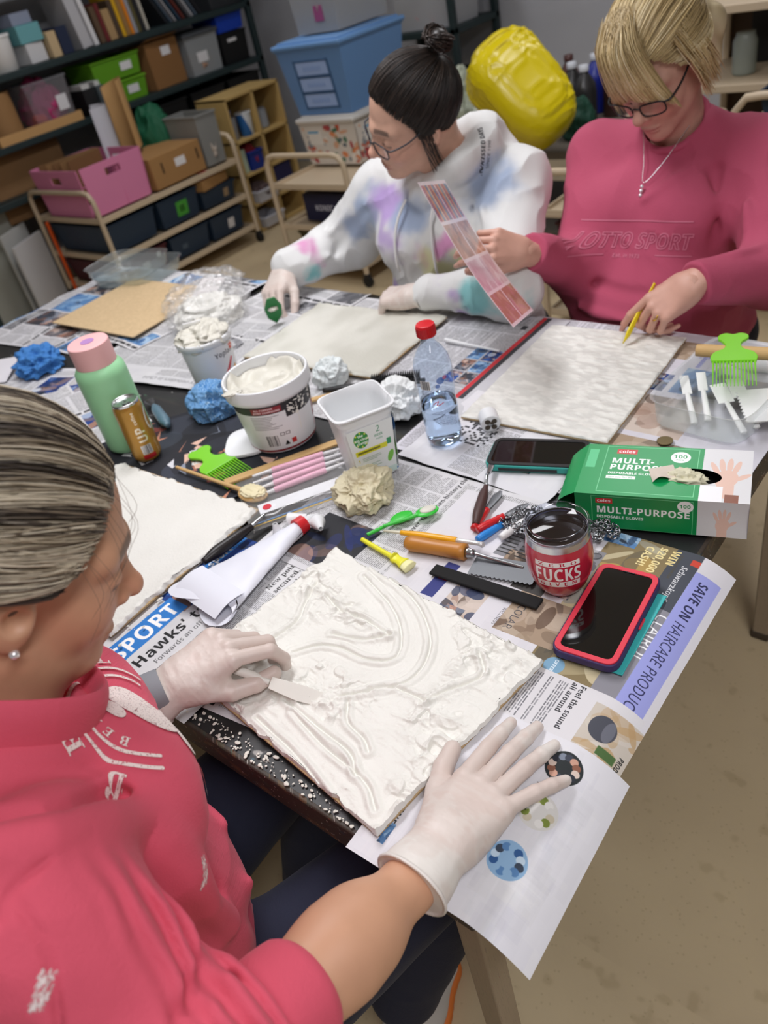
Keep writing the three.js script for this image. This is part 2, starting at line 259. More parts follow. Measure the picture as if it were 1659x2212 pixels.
{
  const a = [0.985, -0.66, 0.42, 0.28, 0], C = toC(...a);
  sheet('grey newspaper page with a red and black stripe between two plaster boards', ...a, 0.0045, (g, w, h) => {
    const r = newspage(g, w, h, 53, '#c6c6cb'); paragraphs(g, r, 20, 20, w - 40, h - 130, 5); for (let i = 0; i < 260; i++) { g.fillStyle = 'rgba(235,235,238,.35)'; g.fillRect(r() * w, r() * h * 0.6, r() * 50, r() * 14); }
    let [x0, y0] = C(0.83, -0.575), [x1] = C(1.2, -0.575); g.fillStyle = '#c9333c'; g.fillRect(x0, y0 - 20, x1 - x0, 20); g.fillStyle = '#3a3b40'; g.fillRect(x0, y0, x1 - x0, 22);
    for (let i = 0; i < 3; i++) for (let j = 0; j < 2; j++) { const [px, py] = C(0.88 + i * 0.05, -0.655 + j * 0.036); pic(g, px, py, 86, 60, r, PAL[['sport', 'people', 'blue'][(i + j) % 3]]); } 
    g.fillStyle = '#3a3b40'; const [bx, by] = C(1.13, -0.61); g.fillRect(bx, by, 34, 26); });
}
sheet('lilac grey newspaper page under the mottled plaster board', 0.93, -0.43, 0.58, 0.34, 0.02, 0.002, (g, w, h) => generic(g, w, h, 59, { photo: 0.25, pals: ['people', 'grey', 'brown'], bg: '#d4d2da' }), { wave: 0.002 });
{
  const a = [0.735, -0.40, 0.25, 0.32, -0.06], C = toC(...a);
  sheet('pale newspaper page with a crossword under the water bottle', ...a, 0.004, (g, w, h) => {
    const r = newspage(g, w, h, 61, '#dcdbe0'); paragraphs(g, r, 10, h * 0.35, w - 20, h * 0.2, 5); const [x, y] = C(0.70, -0.51), s = 10.5;
    for (let i = 0; i < 17; i++) for (let j = 0; j < 14; j++) if (r() < 0.36) { g.fillStyle = '#2a2a2e'; g.fillRect(x + i * s, y + j * s, s * 0.9, s * 0.9); }
    const [fx, fy] = C(0.66, -0.36); pic(g, fx, fy, 130, 90, r, PAL.people); }, { wave: 0.003, ragged: 0.006 });
}
{
  const a = [0.92, -0.165, 0.58, 0.34, HALF - 0.02], C = toC(...a);
  sheet('newspaper spread of brown and lilac hair adverts under the clear tub', ...a, 0.0032, (g, w, h) => {
    const r = newspage(g, w, h, 67, '#d3d0d9'), box = (x, z, dx, dz, pal) => { const [p, q] = C(x, z), [s, t] = C(x + dx, z + dz); pic(g, Math.min(p, s), Math.min(q, t), Math.abs(p - s), Math.abs(q - t), r, pal); };
    box(0.67, -0.28, 0.15, 0.26, PAL.brown); box(0.84, -0.26, 0.12, 0.13, PAL.hair); box(0.98, -0.28, 0.06, 0.06, PAL.sport); box(0.98, -0.21, 0.09, 0.09, PAL.blue); box(0.96, -0.1, 0.1, 0.09, PAL.people); box(1.1, -0.27, 0.07, 0.05, PAL.brown);
    g.fillStyle = '#8d8fc9'; let [p, q] = C(1.19, -0.03); g.fillRect(p, q, 300, 22); [p, q] = C(1.13, -0.22); g.fillRect(p - 90, q - 60, 190, 16);
    for (let i = 0; i < 9; i++) { g.fillStyle = '#7678b8'; [p, q] = C(1.165, -0.2 + i * 0.008); g.fillRect(p, q, 100, 5); } }, { wave: 0.002, droop: 5 });
}
// front table
sheet('newspaper sheet on the front table behind the brushed-back hair', 0.32, -1.78, 0.50, 0.56, 0.3, 0.001, (g, w, h) => generic(g, w, h, 71, { photo: 0.55, pals: ['grey', 'people', 'sport'] }), { wave: 0.008 });
sheet('newspaper sheet with blue picture beside the green bottle', 0.46, -1.42, 0.26, 0.40, -0.35, 0.003, (g, w, h) => generic(g, w, h, 73, { photo: 0.4, pals: ['blue', 'grey', 'sport'] }), { wave: 0.006 });
{
  const a = [0.42, -1.0, 0.40, 0.58, 0.95], C = toC(...a);
  sheet('dark newspaper photo page with white capitals under the gold can', ...a, 0.0035, (g, w, h) => {
    const r = newspage(g, w, h, 79, '#22242b'); pic(g, 0, 0, w, h, r, ['#20222a', '#2b2e38', '#17181d', '#3a3f4c']);
    for (let i = 0; i < 75; i++) { g.fillStyle = ['#c98a70', '#b8735c', '#e0b8a4', '#8d95a6', '#d9d9de', '#7e3e38'][Math.floor(r() * 6)]; g.beginPath(); const x = r() * w, y = r() * h; g.moveTo(x, y); for (let k = 0; k < 4; k++) g.lineTo(x + (r() - 0.3) * 120, y + (r() - 0.3) * 90); g.fill(); }
    g.fillStyle = '#e8e8ea'; g.font = 'bold 46px sans-serif'; const [x, y] = C(0.45, -0.955); g.fillText('PC', x - 40, y + 10); g.fillText('R', x + 52, y + 8); }, { wave: 0.003 });
}
{
  const a = [0.155, -0.575, 0.32, 0.25, 0.0], C = toC(...a);
  sheet('newspaper sports page with bold headline left of the swirl board', ...a, 0.003, (g, w, h) => {
    const r = newspage(g, w, h, 83, '#dddddf'); let [x, y] = C(0.012, -0.672), [x2, y2] = C(0.15, -0.626);
    const [bx] = C(0.33, 0); pic(g, x2 - 20, y - 30, bx - x2 + 20, y2 - y + 36, r, PAL.sport);
    g.fillStyle = '#2f7fd0'; g.fillRect(x, y, x2 - x, y2 - y); g.fillRect(x2 + 60, y - 14, bx - x2 - 60, 34); g.fillStyle = '#fff'; g.font = 'bold 84px sans-serif'; g.save(); g.translate(x + 8, y2 - 12); g.scale(0.92, 1.0); g.fillText('SPORT', 0, 0); g.restore();
    g.font = 'bold 38px sans-serif'; g.fillText('nine sport', x2 + 66, y + 16);
    g.fillStyle = '#46464a'; g.font = '20px sans-serif'; let [nx, ny] = C(0.0, -0.678); g.fillText('54', nx + 6, ny + 14);
    g.fillStyle = '#1c1c1e'; g.font = 'bold 58px sans-serif'; let [hx, hy] = C(0.024, -0.592); g.fillText("Hawks' trade", hx, hy); g.fillText('plan', hx + 390, hy);
    g.fillStyle = '#4a4a4c'; g.font = '25px sans-serif'; [hx, hy] = C(0.045, -0.574); g.fillText('Forwards an off-season focus', hx, hy);
    [hx, hy] = C(0.02, -0.566); g.fillStyle = '#333'; g.fillRect(hx, hy, 90, 3); paragraphs(g, r, hx, hy + 8, w - hx - 10, h - hy - 30, 5);
    g.clearRect; g.fillStyle = '#dddddf'; [hx, hy] = C(0.235, -0.545); g.fillRect(hx, hy, 170, 110); g.fillStyle = '#222'; g.font = 'bold 26px serif'; ['New points', 'secured,', 'ironclad'].forEach((s, i) => g.fillText(s, hx + 6, hy + 28 + i * 30));
    [hx, hy] = C(0.2, -0.5); pic(g, hx, hy, 110, 60, r, PAL.people); g.fillStyle = '#e2d23a'; [hx, hy] = C(0.29, -0.6); g.fillRect(hx, hy, 40, 10);
  }, { wave: 0.0015 });
}
{
  const a = [0.45, -0.40, 0.31, 0.46, -0.03], C = toC(...a);
  sheet('newspaper text page with dark portrait under the piping nozzles and green spoons', ...a, 0.0042, (g, w, h) => {
    const r = newspage(g, w, h, 89, '#d8d7da'); paragraphs(g, r, 16, 20, w - 30, h - 50, 6); const f = (x, z, dx, dz, pal) => { const [p, q] = C(x, z); pic(g, p, q, dx, dz, r, pal); };
    f(0.32, -0.575, 210, 230, ['#2a2b30', '#1b2a5c', '#26337a', '#3a3b42', '#c79a86']); f(0.5, -0.60, 150, 90, PAL.people); f(0.545, -0.6, 90, 110, PAL.blue);
    g.fillStyle = '#d8d7da'; let [x, y] = C(0.445, -0.405); g.fillRect(x, y - 24, 290, 34); g.fillStyle = '#161618'; g.font = 'bold 23px sans-serif'; g.fillText("over 'false' men-history claims", x + 4, y); [x, y] = C(0.43, -0.345); g.fillStyle = '#d8d7da'; g.fillRect(x, y - 20, 100, 26); g.fillStyle = '#161618'; g.fillText('says', x, y); }, { wave: 0.002, ragged: 0.004 });
}
{
  const a = [0.385, -0.165, 0.39, 0.44, HALF], C = toC(...a);
  sheet('newspaper haircare advert page hanging over the table edge under the purple phone', ...a, 0.005, (g, w, h) => {
    const r = newspage(g, w, h, 97, '#dcdadf'), box = (x, z, dx, dz, c) => { const [p, q] = C(x, z), [s, t] = C(x + dx, z + dz); if (typeof c === 'string') { g.fillStyle = c; g.fillRect(Math.min(p, s), Math.min(q, t), Math.abs(p - s), Math.abs(q - t)); } else pic(g, Math.min(p, s), Math.min(q, t), Math.abs(p - s), Math.abs(q - t), r, c); };
    const txt = (s, x, z, size, col, font = 'sans-serif', st = '') => { g.fillStyle = col; g.font = `${st} ${size}px ${font}`; const [p, q] = C(x, z); g.fillText(s, p, q); };
    box(0.30, -0.11, 0.28, 0.10, PAL.gold); box(0.56, -0.12, -0.18, 0.06, PAL.gold); box(0.33, -0.18, 0.08, 0.09, PAL.brown); box(0.47, -0.16, 0.06, 0.05, PAL.grey); box(0.41, -0.2, 0.07, 0.05, '#4e4c4a'); box(0.42, -0.145, 0.03, 0.03, PAL.people);
    box(0.46, -0.026, 0.12, 0.038, '#4a4e57'); box(0.30, -0.02, 0.16, 0.034, '#8e8d95'); box(0.555, -0.13, 0.03, 0.05, PAL.blue);
    txt('WIN', 0.575, -0.03, 30, '#f0dc9a', 'sans-serif', 'bold'); txt('$20,000', 0.575, -0.048, 30, '#f3e2a6', 'sans-serif', 'bold'); txt('CASH!', 0.57, -0.066, 30, '#f3e2a6', 'sans-serif', 'bold'); txt('TO GLAM UP YOUR 2024', 0.57, -0.018, 9, '#5a4a20');
    txt('Schwarzkopf', 0.55, -0.008, 22, '#f2f2f4', 'serif', 'italic'); txt('CLAIROL', 0.452, 0.0, 44, '#f4f4f6');
    box(0.298, 0.012, 0.25, 0.034, '#9ea3e0'); txt('SAVE ON', 0.535, 0.022, 34, '#2a2c50', 'sans-serif', 'bold'); txt('HAIRCARE PRODUCTS', 0.455, 0.022, 34, '#2f3158');
    box(0.555, 0.0, 0.012, 0.012, '#d04a3a'); 
    // beauty column
    box(0.34, -0.31, 0.075, 0.022, '#3a4080'); box(0.378, -0.305, 0.02, 0.016, '#c23a3a'); box(0.32, -0.27, 0.08, 0.055, PAL.hair); box(0.31, -0.26, 0.03, 0.03, PAL.people); box(0.46, -0.26, 0.08, 0.09, PAL.grey); box(0.43, -0.24, 0.05, 0.05, PAL.brown); txt('COLAR', 0.385, -0.168, 30, '#4a4a50'); txt('WELLNESS', 0.37, -0.185, 14, '#5a5a60'); 
    for (let i = 0; i < 12; i++) { g.fillStyle = '#333'; const [p, q] = C(0.47 + (i % 6) * 0.008, -0.235 + Math.floor(i / 6) * 0.03); g.fillRect(p, q, 5, 44); }
    { const [p, q] = C(0.31, -0.075); g.fillStyle = '#7fa8c4'; g.beginPath(); g.arc(p, q, 26, 0, 7); g.fill(); g.fillStyle = '#e8f2f8'; g.font = 'bold 13px sans-serif'; g.fillText('OFFER', p - 20, q + 4); }
    // sound article
    box(0.2, -0.13, 0.1, 0.18, '#dcdadd'); { const [p, q] = C(0.295, -0.045); g.save(); paragraphs(g, r, p, q, 150, 100, 1, '90,90,96'); g.restore(); } txt('Feel the sound', 0.298, -0.03, 19, '#2b2b30', 'sans-serif', 'bold'); txt('all around', 0.298, -0.041, 19, '#2b2b30', 'sans-serif', 'bold');
    box(0.2, -0.004, 0.085, 0.06, ['#c9c0b4', '#b9996e', '#d8d0c6', '#a88a62']); { const [p, q] = C(0.255, 0.018); g.fillStyle = '#4a4c56'; g.beginPath(); g.ellipse(p, q, 34, 30, 0, 0, 7); g.fill(); g.fillStyle = '#6b6d78'; g.beginPath(); g.ellipse(p, q - 14, 28, 12, 0, 0, 7); g.fill(); g.fillStyle = '#4c6a3a'; g.fillRect(p + 40, q - 50, 22, 40); }
    txt('PRODUCT LINE', 0.24, 0.046, 14, '#222', 'sans-serif', 'bold');
  }, { wave: 0.002, droop: 7, nv: 60 });
}
{
  const a = [0.1, -0.04, 0.235, 0.22, HALF + 0.03], C = toC(...a);
  sheet('white advert page with round pictures under the flat gloved hand', ...a, 0.0062, (g, w, h) => {
    const r = newspage(g, w, h, 101, '#dfdee3'); [[0.185, 0.006, PAL.people, '#242a2c'], [0.124, 0.008, ['#d8d6d2', '#c9bfa8', '#7a8a3a', '#e6e4e0'], '#d8d6d2'], [0.06, 0.008, PAL.blue, '#8fb4d6']].forEach(([x, z, pal, bg]) => { const [p, q] = C(x, z); g.save(); g.beginPath(); g.arc(p, q, 40, 0, 7); g.clip(); g.fillStyle = bg; g.fillRect(p - 44, q - 44, 88, 88); for (let i = 0; i < 12; i++) { const t = i / 12 * 6.28; g.fillStyle = pal[i % pal.length]; g.beginPath(); g.arc(p + Math.cos(t) * 26, q + Math.sin(t) * 26, 9, 0, 7); g.fill(); } g.restore(); });
    g.fillStyle = '#33373a'; const [x, y] = C(0.05, -0.125); g.font = 'bold 22px sans-serif'; g.fillText('ENERGY', x, y); g.fillText('TRADE', x - 90, y + 4); pic(g, x + 40, y - 20, 50, 16, r, PAL.blue); g.fillStyle = '#333'; const [p, q] = C(0.155, -0.01); g.font = 'bold 14px sans-serif'; g.fillText('FOR HOME', p, q); }, { wave: 0.0015, droop: 7, nv: 60 });
}
sheet('newspaper sheet with plaster crumbs along the front table edge under the swirl board', 0.178, -0.33, 0.27, 0.44, 0.12, 0.0012, (g, w, h) => { const r = generic(g, w, h, 103, { photo: 0.2, bg: '#dcdade' }); g.fillStyle = '#d05a5a'; g.fillRect(30, 40, 60, 8); }, { wave: 0.001 });

// ---------- boards ----------
const hard = M(0xb59a72, 0.8), plasterBump = bumpTex(256, 256, (u, v) => fbm(u * 40, v * 40, 2, 4));
const plaster = (c, rough = 0.62) => M(c, rough, { bumpMap: plasterBump, bumpScale: 0.0006, vertexColors: true });
const segd = (x, z, a, b) => { const dx = b[0] - a[0], dz = b[1] - a[1], t = clamp(((x - a[0]) * dx + (z - a[1]) * dz) / (dx * dx + dz * dz || 1e-9)); return Math.hypot(x - a[0] - dx * t, z - a[1] - dz * t); };
function board(label, cx, cz, w, d, turn, y, height, tone, m, o = {}) {
  const t = thing('plaster_board', label, 'board', [cx, y, cz], turn, o.group);
  part(t, 'backing_board', at(rbox(w, 0.004, d, 0.0008, 1), 0, 0.002, 0), hard);
  const n = o.n ?? [110, 140];
  const g = surf(n[0], n[1], (u, v) => {
    let x = (u - 0.5) * w, z = (v - 0.5) * d; const e = Math.min(u, 1 - u, v, 1 - v), rag = (fbm(x * 60, z * 60, 4, 3) - 0.55) * (o.rag ?? 0.004);
    if (e < 0.012) { x += Math.sign(x) * (Math.abs(u - 0.5) > 0.485 ? rag : 0); z += Math.sign(z) * (Math.abs(v - 0.5) > 0.485 ? rag : 0); }
    return [x, e === 0 ? 0.0041 : 0.0042 + Math.max(0.0004, height(x, z)), z];
  });
  const p = g.attributes.position, col = []; for (let i = 0; i < p.count; i++) col.push(...tone(p.getX(i), p.getZ(i)));
  g.setAttribute('color', new THREE.Float32BufferAttribute(col, 3)); const uv = g.attributes.uv; for (let i = 0; i < p.count; i++) uv.setXY(i, p.getX(i) * 8, p.getZ(i) * 8);
  part(t, 'plaster_layer', g, m, o.layer);
  return t;
}
const CUT = [[[.13, -.114], [.109, -.036], [.081, .013], [.048, .04], [.027, .03], [.015, .001], [.009, -.04], [-.007, -.067], [-.035, -.086]], [[.151, -.113], [.138, -.022], [.103, .046], [.063, .078], [.023, .082], [-.015, .058], [-.048, .027]], [[.11, .129], [.085, .154], [.041, .135], [.006, .122]], [[-.102, -.005], [-.111, .063], [-.114, .142], [-.131, .179]], [[-.137, -.038], [-.141, .048], [-.156, .142]], [[-.095, -.03], [-.097, .036], [-.098, .098], [-.115, .129]], [[-.047, .042], [-.069, .066], [-.074, .1], [-.083, .118]], [[-.019, .052], [.002, .07], [.011, .108], [.008, .125]], [[.087, -.17], [.041, -.147], [.003, -.127], [-.05, -.134]], [[.021, -.065], [.038, -.023], [.065, .007]], [[.067, -.128], [.058, -.083], [.066, -.036], [.065, .007]]].map((c) => curve(c.map(([x, z]) => [x, 0, z])).getPoints(18).map((p) => [p.x, p.z]));
const cutD = (x, z, i) => { let m = 9; const c = CUT[i]; for (let k = 0; k < c.length - 1; k++) m = Math.min(m, segd(x, z, c[k], c[k + 1])); return m; };
function swirl(x, z) {
  let h = 0.004 + 0.0012 * fbm(x * 22, z * 22, 3, 3); const d = CUT.map((c, i) => cutD(x, z, i));
  // smooth ribbon between the two long arcs and along the strip to the corner
  const ribbon = sstep(0.05, 0.02, Math.min(d[0], d[1])) * sstep(-0.02, 0.02, x - 0.1 * z + 0.02), strip = sstep(0.03, 0.012, Math.min(d[3], d[4], d[5] + 0.01));
  const smooth = clamp(Math.max(ribbon, strip)), clump = (1 - smooth) * sstep(0.3, 0.62, fbm(x * 14 + 7, z * 14, 2, 2)), wx = x + 0.01 * fbm(x * 40, z * 40, 6, 2), wz = z + 0.01 * fbm(x * 40 + 9, z * 40, 7, 2);
  h += clump * (0.0085 * Math.pow(ridge(wx * 48 + 2, wz * 48, 5, 3), 2.2) - 0.0028 + 0.003 * sstep(0.5, 0.56, noise(wx * 75, wz * 75, 3)));
  h += (1 - smooth) * 0.0022 * Math.pow(ridge(wx * 80, wz * 34, 9, 2), 2) + smooth * 0.0005 * fbm(x * 30, z * 150, 4, 2);
  for (let i = 0; i < d.length; i++) { h -= 0.0028 * Math.exp(-Math.pow(d[i] / 0.0016, 2)); h += 0.003 * Math.exp(-Math.pow((d[i] - 0.0055) / 0.0035, 2)) * (0.4 + noise(x * 60, z * 60, i)); }
  for (const i of [0, 1]) h += 0.0005 * Math.sin(d[i] * 900) * sstep(0.03, 0.004, d[i]);
  return h;
}
board('thickly plastered white board with carved swirls under the gloved hands', 0.179, -0.302, 0.3, 0.4, -6.85 * Math.PI / 180, TY + 0.0085, swirl, (x, z) => { const n = fbm(x * 30, z * 30, 2, 3); return [0.80 + n * 0.05, 0.79 + n * 0.05, 0.735 + n * 0.05]; }, plaster(0xffffff, 0.55), { n: [300, 400], rag: 0.008, layer: 'wet white plaster worked into swirls' });
board('flat white plastered board with ragged edges beside the sports page', 0.205, -0.89, 0.335, 0.405, 0.03, TY + 0.0075, (x, z) => { const e = sstep(0.03, 0.0, Math.min(0.167 - Math.abs(x), 0.2 - Math.abs(z))); return 0.003 + 0.0012 * fbm(x * 10, z * 26, 3, 3) + e * 0.006 * Math.pow(ridge(x * 50, z * 50, 3, 3), 2) * noise(x * 30, z * 30, 4); }, (x, z) => { const n = fbm(x * 20, z * 20, 6, 3); return [0.80 + n * 0.06, 0.79 + n * 0.06, 0.74 + n * 0.06]; }, plaster(0xffffff, 0.5), { rag: 0.016, layer: 'smooth coat of white plaster' });
board('smooth grey-white plastered board by the green scraper', 0.965, -0.995, 0.3, 0.4, 0.05, TY + 0.012, (x, z) => 0.0016 + 0.001 * fbm(x * 9, z * 30, 3, 3) + sstep(0.02, 0, Math.min(0.15 - Math.abs(x), 0.2 - Math.abs(z))) * 0.003 * noise(x * 80, z * 80, 1), (x, z) => { const n = sstep(0.3, 0.75, fbm(x * 9 + 3, z * 14, 2, 3)); return [0.57 + n * 0.12, 0.56 + n * 0.12, 0.49 + n * 0.12]; }, plaster(0xffffff, 0.4), { rag: 0.01, layer: 'thin smooth coat of plaster' });
board('mottled board of white plaster dabs in front of the rose sweatshirt', 0.966, -0.386, 0.392, 0.292, 0.055, TY + 0.0085, (x, z) => 0.0012 + 0.004 * Math.pow(fbm(x * 90, z * 50, 4, 2), 2), (x, z) => { const n = sstep(0.36, 0.66, fbm(x * 105 + z * 20, z * 48, 4, 2)), b = mix(0.68, 0.80, n); return [b, b * 0.99, b * 0.93]; }, plaster(0xffffff, 0.5), { n: [220, 170], rag: 0.002, layer: 'dabs of white plaster over a greyer coat' });
const mdfMap = colTex(256, 256, (u, v) => { const n = (fbm(u * 60, v * 60, 3, 3) - 0.5) * 22; return [216 + n, 188 + n, 146 + n]; });
single('hardboard_sheet', rbox(0.32, 0.004, 0.4, 0.0008, 1), M(0xffffff, 0.75, { map: mdfMap }), 'bare brown hardboard sheet lying on the newspapers', 'board', [0.935, TY + 0.022, -1.815], 0.03);

{ const r = rng(66), list = []; for (let i = 0; i < 260; i++) { const k = r(); let x, z, y = TY + 0.002; if (k < 0.5) { const t = r(); x = mix(0.028, 0.008, t) - r() * 0.02; z = mix(-0.5, -0.1, t) + (r() - 0.5) * 0.03; } else if (k < 0.75) { x = r() * 0.38; z = -0.675 + (r() - 0.5) * 0.05; y = TY + 0.0085; } else { x = 0.03 + r() * 0.02 - 0.025; z = -0.52 + r() * 0.4; } if (x < 0.003) x = 0.003; const s = 0.0006 + r() * r() * 0.0026; list.push(new THREE.IcosahedronGeometry(1, 1).scale(s * (1 + r()), s * 0.5, s).rotateY(r() * 6).translate(x, y + s * 0.3, z)); } const o = single('plaster_crumbs', merge(list), M(0xe6e3d8, 0.6), 'crumbs of white plaster along the black table edge', 'crumbs'); o.userData.kind = 'stuff'; }
// ---------- people ----------
const basis = (N, T, Sx, c) => new THREE.Matrix4().makeBasis(V3(...N), V3(...T), V3(...Sx)).setPosition(...c);
function orth(N, T) { const n = V3(...N).normalize(), t = V3(...T).addScaledVector(n, -V3(...T).dot(n)).normalize(), s = n.clone().cross(t); return [n.toArray(), t.toArray(), s.toArray()]; }
const both = (f) => [f(1), f(-1)];
const SK = { tan: [0.60, 0.325, 0.20], fair: [0.66, 0.39, 0.285], rosy: [0.62, 0.35, 0.27] };
const mixc = (a, b, t) => [mix(a[0], b[0], t), mix(a[1], b[1], t), mix(a[2], b[2], t)];
// head and neck; local axes: x forward, y up, z to the person's right
function headField(neckBase, o = {}) {
  const w = o.wide ?? 1, base = U([
    [0, S.ell([-0.012, 0.052, 0], [0.1, 0.092, 0.076 * w])], [0.03, S.ell([-0.048, 0.03, 0], [0.066, 0.072, 0.064 * w])], [0.03, S.ell([0.03, -0.012, 0], [0.066, 0.085, 0.058 * w])],
    ...both((s) => [0.028, S.cap([-0.005, -0.045, s * 0.047 * w], [0.064, -0.088, s * 0.013], 0.019, 0.016)]), [0.02, S.ball([0.077, -0.088, 0], 0.018)], [0.02, S.ell([0.06, -0.038, 0], [0.036, 0.05, 0.036])],
    ...both((s) => [0.018, S.ell([0.053, -0.022, s * 0.037], [0.027, 0.027, 0.021])]), ...both((s) => [0.016, S.cap([0.086, 0.034, s * 0.006], [0.064, 0.036, s * 0.046], 0.0125, 0.012)]),
    [0.04, S.cap([-0.03, -0.03, 0], neckBase, 0.052, 0.058)], [0.03, S.cap([-0.002, -0.055, 0], [mix(0, neckBase[0], 0.6), mix(-0.055, neckBase[1], 0.6), mix(0, neckBase[2], 0.6)], 0.04, 0.044)],
  ]), sock = both((s) => S.ell([0.099, 0.011, s * 0.031], [0.017, 0.012, 0.019]));
  const feat = [[0.012, S.cap([0.086, 0.024, 0], [0.111, -0.013, 0], 0.0075, 0.0098)], [0.008, S.ball([0.1135, -0.018, 0], 0.0112)], ...both((s) => [0.007, S.ball([0.1, -0.0225, s * 0.0125], 0.0082)]),
    ...both((s) => [0.005, S.ball([0.0755, 0.010, s * 0.031], 0.0142)]), [0.006, S.ell([0.0925, -0.0565, 0], [0.0095, 0.0052, 0.021])], [0.004, S.ell([0.0905, -0.0665, 0], [0.0095, 0.006, 0.018])],
    ...both((s) => [0.01, S.ell([-0.01, 0.0, s * 0.0775 * w], [0.019, 0.031, 0.0085])])];
  const cut = both((s) => S.ball([-0.006, 0.002, s * (0.0775 * w + 0.012)], 0.0125)), feats = (x, y, z, d) => { for (const [k, f] of feat) d = smin(d, f(x, y, z), k); return d; };
  return (x, y, z) => { let d = base(x, y, z); if (d > 0.06) return d; for (const f of sock) d = smax(d, -f(x, y, z), 0.012); d = feats(x, y, z, d); for (const f of cut) d = smax(d, -f(x, y, z), 0.005); return d; };
}
function headColour(skin, brow, lip = [0.42, 0.13, 0.12]) {
  return (x, y, z) => {
    let c = skin.slice(); const az = Math.abs(z), n = fbm(x * 90 + 3, y * 90, z * 90, 2) - 0.5; c = c.map((v) => v * (1 + n * 0.14));
    const cheek = Math.exp(-(Math.pow((az - 0.042) / 0.02, 2) + Math.pow((y + 0.022) / 0.022, 2))) * (x > 0.02 ? 1 : 0); c = mixc(c, [c[0] * 1.02, c[1] * 0.8, c[2] * 0.8], cheek * 0.7);
    const nose = Math.exp(-(Math.pow(az / 0.014, 2) + Math.pow((y + 0.016) / 0.016, 2))) * (x > 0.09 ? 1 : 0); c = mixc(c, [c[0], c[1] * 0.78, c[2] * 0.8], nose * 0.6);
    if (x > 0.075) { const l = Math.exp(-Math.pow(az / 0.02, 4) - Math.pow((y + 0.0615) / 0.0085, 4)); c = mixc(c, lip, l * 0.75); }
    if (x > 0.05) { const b = sstep(0.0075, 0.004, Math.abs(y - (0.041 - Math.pow((az - 0.026) / 0.03, 2) * 0.006))) * sstep(0.052, 0.046, az) * sstep(0.01, 0.016, az); c = mixc(c, brow, b * 0.8); const e = sstep(0.0032, 0.0016, Math.abs(y - 0.0035)) * sstep(0.015, 0.012, Math.abs(az - 0.031)) * (x > 0.078 ? 1 : 0); c = mixc(c, [0.05, 0.03, 0.025], e * 0.9); }
    return c;
  };
}
// hand in local axes: x towards fingers, y back of the hand, z thumb side
const FING = [[0.083, 0.026, 0.008, [0.048, 0.03, 0.024]], [0.086, 0.006, 0.0083, [0.053, 0.033, 0.025]], [0.082, -0.0135, 0.0079, [0.049, 0.031, 0.024]], [0.073, -0.031, 0.007, [0.04, 0.024, 0.021]]];
function handField(pose, grow = 0) {
  const palm = [], fingers = [], tips = [], wrist = pose.wrist ?? 0.0185, fl = pose.flare ?? 0, stub = pose.flare === undefined ? -0.012 : -0.07;
  palm.push([0, S.cap([stub, 0, 0.009], [0.012, 0, 0.01], wrist + fl, wrist)], [0.02, S.cap([stub, 0, -0.009], [0.012, 0, -0.01], wrist + fl, wrist)]);
  FING.forEach(([f, l], i) => palm.push([0.016, S.cap([0.01, 0, l * 0.5], [f - 0.006, 0.0, l], 0.0155, 0.0102)]));
  palm.push([0.016, S.ell([0.034, -0.011, 0.021], [0.03, 0.013, 0.015])], [0.014, S.ell([0.04, -0.01, -0.02], [0.034, 0.012, 0.014])]);
  FING.forEach(([f, l, r, len], i) => {
    const [splay, a, b, c] = pose.f[i]; let p = [f, 0.001, l], A = 0; const d0 = [Math.cos(splay), 0, Math.sin(splay)], list = [];
    [a, b, c].forEach((cu, k) => { A += cu; const d = [d0[0] * Math.cos(A), -Math.sin(A), d0[2] * Math.cos(A)], q = p.map((v, j) => v + d[j] * len[k]), r0 = r * (1.08 - k * 0.1), r1 = r * (0.98 - k * 0.1) * (k === 2 ? 0.86 : 1); list.push([k ? 0.0025 : 0, S.cap(p, q, r0, r1)]); p = q; });
    tips.push(p); fingers.push(U(list));
  });
  let p = [0.02, -0.006, 0.024]; const tl = [0.044, 0.033, 0.027], tr = [0.0125, 0.0098, 0.0088, 0.0074], th = [];
  pose.t.forEach((d, k) => { const L = Math.hypot(...d), q = p.map((v, j) => v + d[j] / L * tl[k]); th.push([k ? 0.003 : 0, S.cap(p, q, tr[k], tr[k + 1])]); p = q; }); tips.push(p);
  const P = U(palm), T = U(th);
  const f = (x, y, z) => { let d = P(x, y, z); if (d > 0.16) return d; let e = 9; for (const g of fingers) e = Math.min(e, g(x, y, z)); e = smin(e, smin(T(x, y, z), 9, 0.001), 0.002); const t = T(x, y, z); d = smin(d, t, 0.014); return smin(d, e, 0.0045) - grow; };
  f.tips = tips; return f;
}
function handMatrix(side, wrist, f, b) { const F = V3(...f).normalize(), B = V3(...b).addScaledVector(F, -V3(...b).dot(F)).normalize(), L = side === 'R' ? B.clone().cross(F) : F.clone().cross(B); return new THREE.Matrix4().makeBasis(F, B, L).setPosition(...wrist); }
function place(g, m) { g.applyMatrix4(m); if (m.determinant() < 0) { const a = g.index.array; for (let i = 0; i < a.length; i += 3) { const t = a[i]; a[i] = a[i + 1]; a[i + 1] = t; } } return g; }
const gloveTone = (seed) => (x, y, z) => { const w = sstep(0.6, 0.78, ridge(x * 70 + seed, y * 60, z * 24, 3)) * sstep(0.1, 0.03, x), n = fbm(x * 26 + seed, y * 26, z * 26, 2), tip = sstep(0.135, 0.16, x) * noise(x * 120, y * 120, z * 120) * 0.8, cuff = sstep(0.0, -0.03, x); return mixc([0.66, 0.535, 0.48], [0.79, 0.75, 0.70], clamp(w * 0.28 + n * 0.35 + tip + cuff * 0.5)); };
